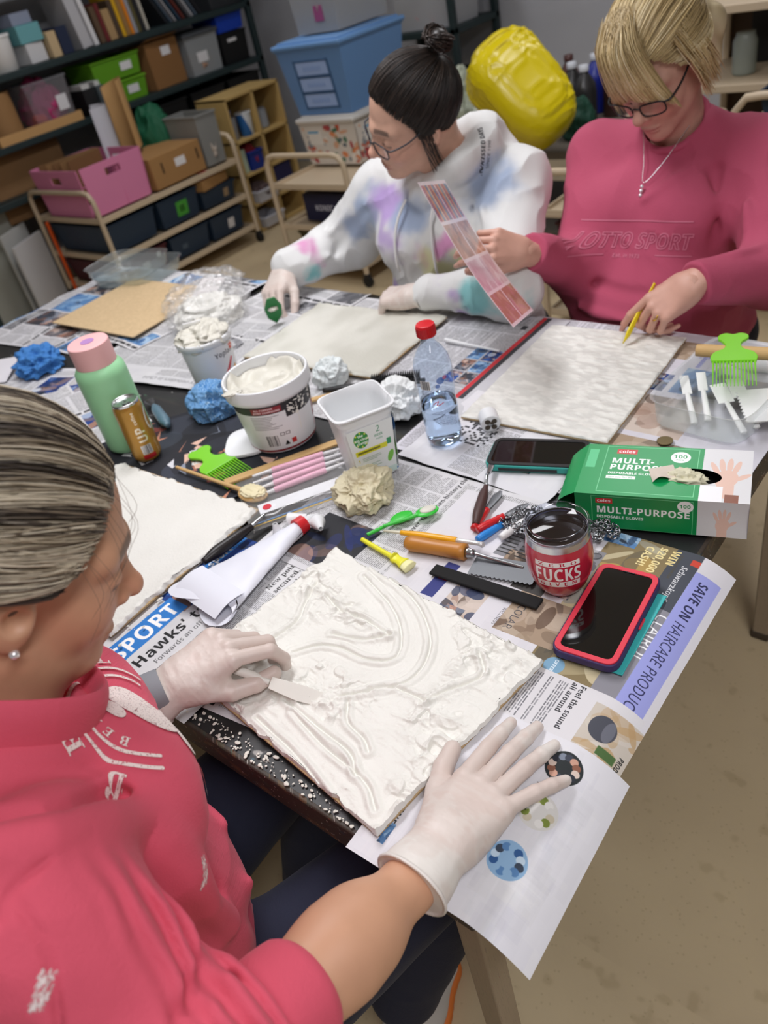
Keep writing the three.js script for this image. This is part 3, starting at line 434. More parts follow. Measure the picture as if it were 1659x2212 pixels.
function glove(parent, side, wrist, f, b, pose, seed, cell = 0.0022, label) {
  const h = handField({ flare: 0.008, ...pose }, 0.0016), wr = (x, y, z) => 0.0011 * (ridge(x * 70 + seed, y * 40, z * 22, 2) - 0.5) * sstep(0.09, 0.0, x) + 0.0005 * (ridge(x * 90, y * 90, z * 90 + seed, 2) - 0.5);
  const cuff = pose.cuff ?? -0.05;
  const fld = (x, y, z) => { const d = h(x, y, z) - wr(x, y, z) - 0.002 * sstep(0.0, cuff, x); const rim = Math.hypot(Math.abs(d - 0.0004), x - cuff) - 0.0019; return smin(smax(d, cuff - x, 0.002), rim, 0.002); };
  const g = place(nets(fld, [cuff - 0.008, -0.115, -0.075], [0.2, 0.045, 0.1], cell, gloveTone(seed)), handMatrix(side, wrist, f, b)); g.translate(...parent.position.clone().negate().toArray());
  return part(parent, 'glove', g, gloveMat, label ?? 'thin milky white disposable glove');
}
const gloveMat = M(0xffffff, 0.42, { vertexColors: true, sheen: 0.2, sheenRoughness: 0.5 });
const skinMat = M(0xffffff, 0.5, { vertexColors: true, bumpMap: null });
function joinBody(list) { const g = mergeGeometries(list.map((q) => { const h = q.clone(); for (const k of Object.keys(h.attributes)) if (!['position', 'normal', 'color'].includes(k)) h.deleteAttribute(k); return h; })); return g; }
const flat = (c) => () => c;
// strands: list of {pts: [Vector3...], r, col}
function strandMesh(list, sides = 3) {
  let nv = 0, ni = 0; for (const s of list) { nv += s.pts.length * sides; ni += (s.pts.length - 1) * sides * 6; }
  const P = new Float32Array(nv * 3), N = new Float32Array(nv * 3), C = new Float32Array(nv * 3), I = new Uint32Array(ni); let v = 0, k = 0;
  const d = V3(), a = V3(), b = V3(), ref = V3(0.31, 0.83, 0.46);
  for (const s of list) {
    const n = s.pts.length, v0 = v;
    for (let i = 0; i < n; i++) {
      d.copy(s.pts[Math.min(n - 1, i + 1)]).sub(s.pts[Math.max(0, i - 1)]).normalize(); a.copy(d).cross(ref).normalize(); b.copy(d).cross(a); const r = s.r * (i === n - 1 ? 0.25 : i === 0 ? 0.6 : 1);
      for (let j = 0; j < sides; j++) { const t = j / sides * Math.PI * 2, x = a.x * Math.cos(t) + b.x * Math.sin(t), y = a.y * Math.cos(t) + b.y * Math.sin(t), z = a.z * Math.cos(t) + b.z * Math.sin(t); P.set([s.pts[i].x + x * r, s.pts[i].y + y * r, s.pts[i].z + z * r], v * 3); N.set([x, y, z], v * 3); C.set(s.col, v * 3); v++; }
    }
    for (let i = 0; i < n - 1; i++) for (let j = 0; j < sides; j++) { const p = v0 + i * sides + j, q = v0 + i * sides + (j + 1) % sides; I.set([p, q, p + sides, q, q + sides, p + sides], k); k += 6; }
  }
  const g = new THREE.BufferGeometry(); g.setAttribute('position', new THREE.BufferAttribute(P, 3)); g.setAttribute('normal', new THREE.BufferAttribute(N, 3)); g.setAttribute('color', new THREE.BufferAttribute(C, 3)); g.setIndex(new THREE.BufferAttribute(I, 1)); return g;
}
const HC = V3(-0.014, 0.045, 0);
// hair shell radius along a direction from HC
const shell = (d, o) => { const r = o.radii; return 1 / Math.hypot(d.x / r[0], d.y / r[1], d.z / r[2]); };
const hairMat = M(0xffffff, 0.42, { vertexColors: true, sheen: 0.25, sheenRoughness: 0.4 });
// hair swept from a hairline curve to a tie point over the shell
function sweep(o) {
  const r = rng(o.seed), line = curve(o.line, o.closed ?? false), tie = V3(...o.tie).sub(HC).normalize(), list = [];
  for (let i = 0; i < o.n; i++) {
    const u = r(), d0 = line.getPoint(u).sub(HC).normalize(); d0.x += (r() - 0.5) * 0.06; d0.y += (r() - 0.5) * 0.06; d0.z += (r() - 0.5) * 0.06; d0.normalize();
    const t0 = r() < 0.45 ? 0 : r() * 0.7, t1 = Math.min(1, t0 + 0.35 + r() * 0.6), lift = o.lift * (0.2 + r() * r()), pts = [], seg = o.seg ?? 9, ang = d0.angleTo(tie), axis = d0.clone().cross(tie).normalize(), ph = r() * 6.28, wob = (o.wave ?? 0.01) * (0.3 + r()), lock = noise(u * 40, o.seed) - 0.5;
    for (let k = 0; k <= seg; k++) {
      const t = mix(t0, t1, k / seg), d = d0.clone().applyAxisAngle(axis, ang * t + 0.0); const side = axis.clone().multiplyScalar(Math.sin(t * 7 + ph) * wob + Math.sin(t * 3 + lock * 6) * (o.lock ?? 0.02) * lock * 2); d.add(side).normalize();
      const bulge = 1 + (o.puff ?? 0) * Math.sin(Math.PI * t); pts.push(d.multiplyScalar(shell(d, o) * bulge + lift * Math.sin(Math.PI * clamp(t * 0.9 + 0.08)) - (t0 === 0 && k === 0 ? 0.004 : 0)).add(HC));
    }
    list.push({ pts, r: o.r * (0.6 + r() * 0.8), col: o.colour(r, u, lock) });
  }
  return list;
}
const glassLens = new THREE.MeshPhysicalMaterial({ color: 0xffffff, roughness: 0.02, transmission: 1, thickness: 0, ior: 1.45, side: THREE.DoubleSide });
// glasses in head axes
function glasses(parent, m, mat, lensW = 0.05, lensH = 0.03, y0 = 0.004, label) {
  const g = new THREE.Group(); g.name = 'glasses'; g.userData.label = label; parent.add(g); const rims = [], x0 = 0.108;
  for (const s of [-1, 1]) {
    const c = [], n = 36; for (let i = 0; i < n; i++) { const a = i / n * Math.PI * 2, e = 0.55, X = Math.sign(Math.cos(a)) * Math.pow(Math.abs(Math.cos(a)), e) * lensW / 2, Y = Math.sign(Math.sin(a)) * Math.pow(Math.abs(Math.sin(a)), e) * lensH / 2; const z = s * 0.0345 + X; c.push(V3(x0 - Math.pow(Math.abs(z) / 0.06, 2) * 0.012, y0 + Y + (Y < 0 ? -0.002 * Math.cos(X / lensW * 3) : 0), z)); }
    part(g, 'rim', new THREE.TubeGeometry(new THREE.CatmullRomCurve3(c, true), 60, 0.0017, 6, true).applyMatrix4(m), mat);
    const lens = surf(8, 6, (u, v) => { const X = (u - 0.5) * lensW * 0.94, Y = (v - 0.5) * lensH * 0.94, z = s * 0.0345 + X; return [x0 - Math.pow(Math.abs(z) / 0.06, 2) * 0.012, y0 + Y, z]; }); part(g, 'lens', lens.applyMatrix4(m), glassLens);
    part(g, 'temple', tube([[x0 - 0.012, y0 + lensH * 0.3, s * (0.0345 + lensW / 2)], [x0 - 0.02, y0 + lensH * 0.32, s * 0.071], [0.05, y0 + 0.012, s * 0.078], [0.0, y0 + 0.022, s * 0.081], [-0.02, y0 + 0.004, s * 0.082]], 0.0022, 30, 6).applyMatrix4(m), mat);
  }
  part(g, 'bridge', tube([[x0, y0 + 0.005, -0.0095], [x0 + 0.003, y0 + 0.009, 0], [x0, y0 + 0.005, 0.0095]], 0.0018, 10, 6).applyMatrix4(m), mat);
  return g;
}
// cloth: bump weave with triplanar-free uv from position
const weave = bumpTex(256, 256, (u, v) => hash3(Math.floor(u * 256), Math.floor(v * 256), 3) * 0.5 + fbm(u * 64, v * 64, 2, 3) * 0.5);
function clothUV(g, k = 6) { const p = g.attributes.position, n = g.attributes.normal, uv = new Float32Array(p.count * 2); for (let i = 0; i < p.count; i++) { uv[2 * i] = (p.getX(i) + p.getZ(i)) * k; uv[2 * i + 1] = (p.getY(i) + 0.4 * p.getX(i) - 0.4 * p.getZ(i)) * k; } g.setAttribute('uv', new THREE.BufferAttribute(uv, 2)); return g; }
const cloth = (c, o = {}) => M(c, 0.9, { bumpMap: weave, bumpScale: 0.0005, sheen: 0.3, sheenRoughness: 0.8, sheenColor: new THREE.Color(c).lerp(new THREE.Color(0xffffff), 0.4), ...o });
const foldsAt = (list) => {
  const F = list.map(([pts, r, a]) => { const c = curve(pts).getPoints(7).map((p) => p.toArray()), m = c[3], R = Math.max(...c.map((p) => Math.hypot(p[0] - m[0], p[1] - m[1], p[2] - m[2]))) + r * 2.4; return { c: c.slice(0, -1).map((p, i) => S.cap(p, c[i + 1], 0)), r, a, m, R2: R * R }; });
  return (x, y, z) => { let s = 0; for (const q of F) { const u = x - q.m[0], v = y - q.m[1], w = z - q.m[2]; if (u * u + v * v + w * w > q.R2) continue; let m = 9; for (const c of q.c) { const d = c(x, y, z); if (d < m) m = d; } if (m < q.r * 2.4) s += q.a * Math.exp(-(m / q.r) * (m / q.r)); } return s; };
};
const shoe = (parent, toe, ankle, mat, solemat) => {
  const h = parent.position.clone().negate(), a = V3(...ankle), t = V3(...toe), d = t.clone().sub(a).setY(0).normalize(), heel = a.clone().addScaledVector(d, -0.045), f = U([[0, S.cap([heel.x, 0.045, heel.z], [mix(heel.x, t.x, 0.45), 0.042, mix(heel.z, t.z, 0.45)], 0.036, 0.04)], [0.03, S.cap([mix(heel.x, t.x, 0.4), 0.038, mix(heel.z, t.z, 0.4)], [t.x, 0.032, t.z], 0.04, 0.03)], [0.03, S.cap([a.x, 0.05, a.z], [a.x, 0.1, a.z], 0.04, 0.042)]]);
  const lo = [Math.min(heel.x, t.x) - 0.06, 0.0, Math.min(heel.z, t.z) - 0.06], hi = [Math.max(heel.x, t.x) + 0.06, 0.15, Math.max(heel.z, t.z) + 0.06];
  const s = part(parent, 'shoe', nets((x, y, z) => smax(f(x, y, z), 0.016 - y, 0.008), lo, hi, 0.006).translate(h.x, h.y, h.z), mat); part(s, 'sole', nets((x, y, z) => smax(smax(f(x, 0.035, z) - 0.004, y - 0.02, 0.006), 0.001 - y, 0.004), lo, hi, 0.006).translate(h.x, h.y, h.z), solemat);
};
// ---------- person at the front, pink sweatshirt ----------
{
  const base = [-0.27, 0, -0.34], who = thing('person', 'seated person in coral pink sweatshirt smoothing plaster with a palette knife', 'person', base), off = (g) => g.translate(-base[0], -base[1], -base[2]);
  const [N, T, R] = orth([0.809, -0.532, 0.251], [0.498, 0.846, 0.191]), c = [-0.116, 1.146, -0.335], HM = basis(N, T, R, c), inv = HM.clone().invert();
  const NB = [-0.205, 1.0, -0.345], nbl = V3(...NB).applyMatrix4(inv).toArray();
  const skin = SK.tan;
  const head = nets(headField(nbl), [-0.14, -0.2, -0.1], [0.135, 0.155, 0.1], 0.0028, headColour(skin, [0.12, 0.08, 0.05], [0.4, 0.16, 0.13])).applyMatrix4(HM);
  const RW = [0.022, 0.776, -0.04], LW = [0.012, 0.79, -0.457], RE = [-0.25, 0.85, -0.045], LE = [-0.2, 0.8, -0.55], RS = [-0.27, 0.99, -0.17], LS = [-0.22, 0.955, -0.52];
  const armR = nets(U([[0, S.cap(RW, [-0.032, 0.7835, -0.041], 0.0185, 0.0235)], [0.02, S.cap([-0.032, 0.7835, -0.041], [-0.12, 0.812, -0.043], 0.0235, 0.037)], [0.03, S.cap([-0.1, 0.808, -0.043], RE, 0.038, 0.042)], [0.02, S.cap(RE, RS, 0.042, 0.05)]]), [-0.35, 0.72, -0.25], [0.06, 1.06, 0.02], 0.006, (x, y, z) => { const f = 0, n = fbm(x * 60, y * 60, z * 60, 2) - 0.5; return mixc(skin.map((v) => v * (1.04 + n * 0.12)), [0.3, 0.13, 0.07], f * 0.5); });
  const armL = nets(U([[0, S.cap(LW, [-0.09, 0.795, -0.5], 0.019, 0.035)], [0.03, S.cap([-0.08, 0.795, -0.5], LE, 0.036, 0.04)], [0.02, S.cap(LE, LS, 0.04, 0.048)]]), [-0.3, 0.72, -0.62], [0.06, 1.02, -0.4], 0.006, flat(skin));
  const torso = nets(U([[0, S.ell([-0.235, 0.85, -0.345], [0.1, 0.15, 0.15])], [0.05, S.ell([-0.25, 0.65, -0.35], [0.11, 0.16, 0.15])], [0.04, S.ell([-0.28, 0.53, -0.36], [0.13, 0.09, 0.17])], [0.03, S.cap(NB, [-0.22, 0.9, -0.345], 0.055, 0.08)], ...[[-0.26, 0.17, 0.03], [-0.46, 0.2, 0.05]].flatMap(([z, kx, ax], i) => [[0.04, S.cap([-0.26, 0.52, z], [kx, 0.52, z + (i ? 0.01 : 0.12)], 0.07, 0.05)], [0.02, S.cap([kx, 0.52, z + (i ? 0.01 : 0.12)], [ax, 0.09, z + (i ? 0 : 0.02)], 0.048, 0.03)]])]), [-0.45, 0.05, -0.58], [0.28, 1.06, -0.08], 0.014, flat(skin));
  const body = part(who, 'body', off(joinBody([head, armR, armL, torso])), skinMat, 'tanned skin');
  // sweatshirt
  const SF = foldsAt([
    [[[-0.255, 1.075, -0.166], [-0.216, 1.05, -0.155], [-0.166, 0.955, -0.2], [-0.16, 0.911, -0.187], [-0.158, 0.838, -0.175], [-0.15, 0.752, -0.188]], 0.016, 0.026], [[[-0.243, 1.066, -0.195], [-0.209, 1.044, -0.175], [-0.16, 0.955, -0.226], [-0.15, 0.92, -0.214]], 0.011, -0.022], [[[-0.15, 0.89, -0.208], [-0.142, 0.84, -0.204], [-0.136, 0.77, -0.208]], 0.011, -0.013],
    [[[-0.282, 1.058, -0.128], [-0.267, 1.063, -0.135], [-0.24, 1.058, -0.138], [-0.209, 1.038, -0.148]], 0.004, -0.004], [[[-0.267, 1.063, -0.135], [-0.275, 1.035, -0.1], [-0.3, 0.99, -0.08]], 0.004, -0.004],
    [[[-0.227, 1.056, -0.235], [-0.18, 1.0, -0.244], [-0.155, 0.968, -0.247]], 0.018, -0.011], [[[-0.17, 0.86, -0.12], [-0.19, 0.92, -0.085], [-0.205, 0.932, -0.064], [-0.24, 0.947, -0.041]], 0.01, -0.017],
    [[[-0.203, 0.878, -0.09], [-0.237, 0.932, -0.045], [-0.260, 0.939, -0.022], [-0.278, 0.908, 0.0]], 0.0085, 0.012], [[[-0.203, 0.908, -0.055], [-0.228, 0.923, -0.036], [-0.250, 0.926, -0.015], [-0.268, 0.888, 0.005]], 0.007, -0.006], [[[-0.198, 0.888, -0.075], [-0.217, 0.911, -0.042], [-0.239, 0.916, -0.018], [-0.253, 0.878, 0.004]], 0.007, 0.011], [[[-0.193, 0.878, -0.08], [-0.209, 0.901, -0.042], [-0.228, 0.901, -0.012], [-0.240, 0.868, 0.004]], 0.006, -0.003],
    [[[-0.27, 0.96, -0.03], [-0.25, 0.93, -0.005], [-0.26, 0.88, 0.01]], 0.01, 0.008], [[[-0.3, 0.98, -0.06], [-0.28, 0.94, -0.02], [-0.285, 0.88, 0.0]], 0.01, -0.008],
    [[[-0.12, 0.86, -0.175], [-0.1, 0.78, -0.195], [-0.09, 0.7, -0.23]], 0.014, 0.01], [[[-0.14, 0.8, -0.165], [-0.12, 0.72, -0.19], [-0.11, 0.64, -0.24]], 0.014, -0.014], [[[-0.06, 0.72, -0.3], [-0.06, 0.68, -0.4], [-0.1, 0.66, -0.48]], 0.014, 0.01],
  ]);
  const shirtBase = U([[0, S.ell([-0.225, 0.86, -0.345], [0.125, 0.15, 0.18])], [0.06, S.ell([-0.145, 0.905, -0.285], [0.065, 0.078, 0.09])], [0.06, S.ell([-0.11, 0.9, -0.425], [0.07, 0.08, 0.09])], [0.07, S.ell([-0.215, 0.69, -0.35], [0.145, 0.14, 0.175])], [0.05, S.ell([-0.25, 0.57, -0.36], [0.165, 0.085, 0.19])],
    [0.06, S.cap(NB, RS, 0.055, 0.066)], [0.06, S.cap(NB, LS, 0.055, 0.066)], [0.05, S.cap(RS, [-0.262, 0.87, -0.055], 0.07, 0.066)], [0.035, S.cap([-0.258, 0.865, -0.05], [-0.21, 0.845, -0.044], 0.066, 0.06)], [0.05, S.cap(LS, LE, 0.068, 0.06)], [0.03, S.cap(LE, [-0.13, 0.795, -0.52], 0.058, 0.05)]]);
  const open = S.cap(NB, [-0.135, 1.09, -0.335], 0.058, 0.075);
  const shirt = (x, y, z) => { let d = shirtBase(x, y, z); if (d > 0.05) return d; d -= SF(x, y, z) + 0.006 * (ridge(x * 7 + 2, y * 7, z * 7, 2) - 0.6) + 0.0055 * (Math.pow(ridge((x + y * 0.9) * 13 + 1, (x - y) * 3.5 + z * 2, z * 9 + 3, 2), 2) - 0.4); if (z > -0.15 && x > -0.36) { const t = (x + 0.212) * 0.93 - (y - 0.85) * 0.36; d -= 0.0055 * sstep(-0.1, -0.03, t) * sstep(0.0, -0.012, t) * sstep(-0.15, -0.1, z) * Math.sin(t * 300 + 3.5 * noise(x * 30, y * 30, z * 30) + z * 14); } const cutR = (x + 0.212) * 0.93 - (y - 0.85) * 0.36; if (z > -0.12 && y < 0.92) d = smax(d, cutR, 0.006); if (z < -0.45 && x > -0.2 && y < 0.86) d = smax(d, x + 0.125, 0.006); d = smax(d, 0.525 - y, 0.008); return smax(d, -open(x, y, z), 0.01); };
  const sg = clothUV(nets(shirt, [-0.46, 0.5, -0.66], [0.03, 1.1, 0.045], 0.0042)); const pink = cloth(0xd9566c);
  const shirtMesh = part(who, 'sweatshirt', off(sg), pink, 'coral pink cotton sweatshirt with faded white beach print');
  // collar band and cuff
  { const nrm = V3(0.62, 0.78, 0.02).normalize(), cc = V3(-0.165, 1.045, -0.34), u = V3(0, 0, 1), w = u.clone().cross(nrm).normalize(), pts = (rr, h) => Array.from({ length: 28 }, (_, i) => { const a = i / 28 * Math.PI * 2; return cc.clone().addScaledVector(u, Math.cos(a) * rr).addScaledVector(w, Math.sin(a) * rr * 1.06).addScaledVector(nrm, h + 0.006 * Math.sin(a * 2 + 1)); });
    const A = new THREE.CatmullRomCurve3(pts(0.083, -0.03), true), B = new THREE.CatmullRomCurve3(pts(0.085, 0.002), true), C2 = new THREE.CatmullRomCurve3(pts(0.079, 0.016), true), D = new THREE.CatmullRomCurve3(pts(0.073, 0.0), true), E2 = new THREE.CatmullRomCurve3(pts(0.071, -0.03), true), ps = new THREE.CatmullRomCurve3([V3(0, 0, 0), V3(0, 1, 0)]);
    const g = surf(72, 24, (a, b) => { const L = [A, B, C2, D, E2].map((q) => q.getPoint(a)), k = curve(L).getPoint(b); return k.toArray(); }); part(shirtMesh, 'collar', off(clothUV(g)), pink); }
  { const a = V3(-0.226, 0.85, -0.045), b = V3(-0.162, 0.826, -0.043), d = b.clone().sub(a).normalize(), u = V3(0, 0, 1), w = u.clone().cross(d).normalize(); const g = surf(60, 16, (p, q) => { const r = 0.0475 + 0.003 * Math.sin(q * Math.PI) + (q > 0.9 ? -(q - 0.9) * 0.05 : 0) + 0.0005 * Math.sin(p * Math.PI * 2 * 60), t = p * Math.PI * 2, k = a.clone().lerp(b, q).addScaledVector(u, Math.cos(t) * r).addScaledVector(w, Math.sin(t) * r); return k.toArray(); }); part(shirtMesh, 'cuff', off(clothUV(g)), pink); }
  // print on the chest
  const printTex = canvasTex(1024, 1024, (g, w, h) => {
    g.clearRect(0, 0, w, h); g.strokeStyle = g.fillStyle = '#f0e2dd'; g.lineWidth = 16; g.lineCap = 'round';
    for (const r of [318, 372]) { g.beginPath(); g.arc(512, 540, r, Math.PI * 0.95, Math.PI * 2.05); g.stroke(); }
    const arcText = (s, r, a0, a1, font) => { g.font = font; g.textAlign = 'center'; [...s].forEach((ch, i) => { const a = mix(a0, a1, i / (s.length - 1)); g.save(); g.translate(512 + Math.cos(a) * r, 540 + Math.sin(a) * r); g.rotate(a + Math.PI / 2); g.fillText(ch, 0, 0); g.restore(); }); };
    arcText('BRAZIL', 410, Math.PI * 1.1, Math.PI * 1.9, 'bold 120px serif'); arcText('BEACH', 250, Math.PI * 1.12, Math.PI * 1.5, 'bold 64px serif');
    g.beginPath(); g.ellipse(560, 560, 130, 210, 0.9, 0, 7); g.fill(); g.beginPath(); g.ellipse(480, 400, 90, 46, -0.5, 0, 7); g.fill(); g.beginPath(); g.ellipse(690, 760, 150, 60, 0.7, 0, 7); g.fill(); g.beginPath(); g.ellipse(430, 740, 120, 40, -0.4, 0, 7); g.fill(); g.fillRect(200, 850, 620, 22); g.font = 'bold 110px serif'; g.fillText('SURF', 512, 980);
    const r = rng(5); g.globalCompositeOperation = 'destination-out'; for (let i = 0; i < 9000; i++) { g.fillStyle = `rgba(0,0,0,${0.3 + r() * 0.7})`; g.fillRect(r() * w, r() * h, 1 + r() * 5, 1 + r() * 4); } for (let i = 0; i < 60; i++) { g.strokeStyle = 'rgba(0,0,0,.8)'; g.lineWidth = 1 + r() * 3; g.beginPath(); const x = r() * w, y = r() * h; g.moveTo(x, y); g.lineTo(x + (r() - 0.5) * 120, y + (r() - 0.5) * 120); g.stroke(); }
  });
  const holder = new THREE.Mesh(sg.clone().translate(...base), pink); holder.updateMatrixWorld();
  const dir = V3(0.48, 0.82, 0.3).normalize(), ori = new THREE.Matrix4().lookAt(dir, V3(0, 0, 0), V3(0, 1, 0)), dg = new DecalGeometry(holder, V3(-0.1, 0.955, -0.295), new THREE.Euler().setFromRotationMatrix(ori), V3(0.215, 0.215, 0.16));
  { const p = dg.attributes.position, n = dg.attributes.normal; for (let i = 0; i < p.count; i++) p.setXYZ(i, p.getX(i) + n.getX(i) * 0.0008, p.getY(i) + n.getY(i) * 0.0008, p.getZ(i) + n.getZ(i) * 0.0008); }
  part(shirtMesh, 'chest_print', off(dg), M(0xffffff, 0.85, { map: printTex, transparent: true, polygonOffset: true, polygonOffsetFactor: -2 }), 'cracked white curved lettering and figure');
  { const tx = canvasTex(128, 128, (g) => { const r = rng(6); g.clearRect(0, 0, 128, 128); for (let i = 0; i < 90; i++) { g.fillStyle = `rgba(240,228,226,${0.2 + r() * 0.5})`; g.beginPath(); g.ellipse(50 + (r() - 0.5) * 40 + (i > 60 ? 20 : 0), 20 + r() * 90, 3 + r() * 9, 2 + r() * 5, r() * 3, 0, 7); g.fill(); } });
    for (const [p, n, sz] of [[[-0.29, 1.03, -0.085], [0.0, 0.8, 0.6], 0.022], [[-0.15, 0.87, -0.17], [0.7, 0.5, 0.5], 0.02]]) { const q = new DecalGeometry(holder, V3(...p), new THREE.Euler().setFromRotationMatrix(new THREE.Matrix4().lookAt(V3(...n), V3(0, 0, 0), V3(0.7, 0.7, 0))), V3(sz, sz * 1.5, 0.1)), a = q.attributes.position, b = q.attributes.normal; if (!a.count) continue; for (let i = 0; i < a.count; i++) a.setXYZ(i, a.getX(i) + b.getX(i) * 0.0008, a.getY(i) + b.getY(i) * 0.0008, a.getZ(i) + b.getZ(i) * 0.0008); part(shirtMesh, 'plaster_smear', off(q), M(0xffffff, 0.8, { map: tx, transparent: true, polygonOffset: true }), 'dried white plaster smear'); } }
  // trousers
  const navy = cloth(0x23263a, { sheen: 0.15 }); const kR = [0.17, 0.53, -0.14], kL = [0.2, 0.53, -0.45];
  const tr = nets((x, y, z) => U([[0, S.ell([-0.27, 0.535, -0.36], [0.17, 0.1, 0.19])], [0.05, S.cap([-0.24, 0.53, -0.25], kR, 0.098, 0.074)], [0.05, S.cap([-0.24, 0.53, -0.46], kL, 0.098, 0.074)], [0.03, S.cap(kR, [0.03, 0.14, -0.24], 0.072, 0.058)], [0.03, S.cap(kL, [0.05, 0.14, -0.46], 0.072, 0.058)]])(x, y, z) - 0.004 * (ridge(x * 12, y * 12, z * 12, 2) - 0.5), [-0.47, 0.05, -0.6], [0.3, 0.68, 0.0], 0.011);
  part(who, 'trousers', off(clothUV(tr)), navy, 'dark navy trousers');
  const sm = M(0xd8d5d2, 0.6), so = M(0xe27a2e, 0.6); shoe(who, [0.12, 0, -0.25], [0.03, 0, -0.24], sm, so); shoe(who, [0.15, 0, -0.46], [0.05, 0, -0.46], sm, so);
  // gloves
  glove(who, 'R', RW, [1, -0.13, -0.02], [0.05, 1, 0.06], { f: [[0.02, 0.04, 0.1, 0.05], [-0.06, 0.03, 0.1, 0.05], [-0.15, 0.05, 0.1, 0.06], [-0.36, 0.1, 0.12, 0.08]], t: [[0.85, -0.12, 0.5], [0.92, -0.04, 0.38], [0.97, 0.02, 0.2]], cuff: -0.052, flare: 0.0095 }, 3, 0.002);
  glove(who, 'L', LW, [0.86, 0.26, 0.40], [-0.25, 0.95, 0.05], { f: [[0.12, 0.55, 0.85, 0.45], [0.04, 0.75, 1.0, 0.5], [-0.04, 0.95, 1.1, 0.6], [-0.1, 1.05, 1.1, 0.6]], t: [[0.75, -0.45, 0.45], [0.9, -0.4, 0.12], [0.93, -0.35, -0.1]], cuff: -0.03 }, 8, 0.002);
  { const a = V3(-0.045, 0.791, -0.483), b = V3(0.0, 0.7905, -0.463); const d = b.clone().sub(a).normalize(), u = V3(0, 1, 0).addScaledVector(d, -d.y).normalize(), w = u.clone().cross(d); part(who, 'wristband', off(surf(40, 6, (p, q) => { const t = p * Math.PI * 2, r = 0.0315 + 0.0015 * Math.sin(q * Math.PI); return a.clone().lerp(b, q).addScaledVector(u, Math.cos(t) * r * 0.92).addScaledVector(w, Math.sin(t) * r).toArray(); })), M(0x8d9096, 0.75), 'grey band under the glove cuff'); }
  // hair
  const o = { radii: [0.108, 0.104, 0.088] };
  const hairline = [[-0.085, -0.045, 0.03], [-0.05, -0.025, 0.066], [-0.02, 0.03, 0.085], [0.02, 0.035, 0.082], [0.038, 0.055, 0.074], [0.058, 0.085, 0.05], [0.072, 0.105, 0.018], [0.072, 0.106, -0.02], [0.058, 0.085, -0.05], [0.038, 0.055, -0.074], [0.0, 0.03, -0.084], [-0.05, -0.025, -0.066], [-0.085, -0.045, -0.03]];
  const cols = [[0.045, 0.034, 0.028], [0.13, 0.1, 0.074], [0.3, 0.24, 0.17], [0.52, 0.44, 0.32], [0.72, 0.64, 0.5]];
  const st = sweep({ ...o, seed: 77, line: hairline, tie: [-0.13, 0.035, 0.0], n: 7200, lift: 0.011, r: 0.0007, seg: 10, wave: 0.02, lock: 0.2, colour: (r, u, lock) => { const k = clamp(noise(u * 90, 3.3) * 1.5 - 0.25 + (r() - 0.5) * 0.8) * 5; const i = Math.min(4, Math.floor(k)); return mixc(cols[i], cols[Math.min(4, i + 1)], k - i); } });
  for (let i = 0, r = rng(9); i < 12; i++) { const u = 0.28 + r() * 0.25, d = curve(hairline).getPoint(u), e = V3(d.x + 0.012 + r() * 0.012, d.y - 0.04 - r() * 0.05, d.z + (r() - 0.3) * 0.02), m2 = d.clone().lerp(e, 0.5).add(V3(0.012, 0, Math.sign(d.z) * 0.006)); st.push({ pts: curve([d, m2, e]).getPoints(8), r: 0.0002, col: [0.2, 0.14, 0.1] }); }
  const cap = nets((x, y, z) => { const e = S.ell(HC.toArray(), [0.106, 0.1025, 0.0865])(x, y, z), front = x * 0.75 + y * -0.62 + 0.012 - (Math.abs(z) > 0.06 ? 0.008 : 0); return smax(e, smax(front, -0.045 - y, 0.01), 0.012); }, [-0.14, -0.08, -0.11], [0.12, 0.17, 0.11], 0.004, (x, y, z) => mixc(cols[0], cols[1], noise(x * 60, y * 60, z * 60)));
  const tail = U([[0, S.cap([-0.115, 0.03, 0], [-0.155, -0.02, 0], 0.022, 0.028)], [0.02, S.cap([-0.155, -0.02, 0], [-0.15, -0.13, 0], 0.028, 0.012)]]), tg = nets(tail, [-0.2, -0.17, -0.05], [-0.08, 0.07, 0.05], 0.006, (x, y, z) => mixc(cols[1], cols[3], noise(z * 200, x * 40, y * 8)));
  const hair = part(who, 'hair', off(joinBody([cap, tg]).applyMatrix4(HM)), hairMat, 'ash blonde streaked hair brushed back');
  const sm2 = part(hair, 'strands', off(strandMesh(st).applyMatrix4(HM)), hairMat); sm2.userData.kind = 'stuff';
  // ear stud
  part(who, 'ear_stud', off(new THREE.OctahedronGeometry(0.0045, 1).translate(-0.004, -0.03, 0.081).applyMatrix4(HM)), M(0xf2f2f5, 0.08, { metalness: 0.6 }), 'clear crystal ear stud');
}
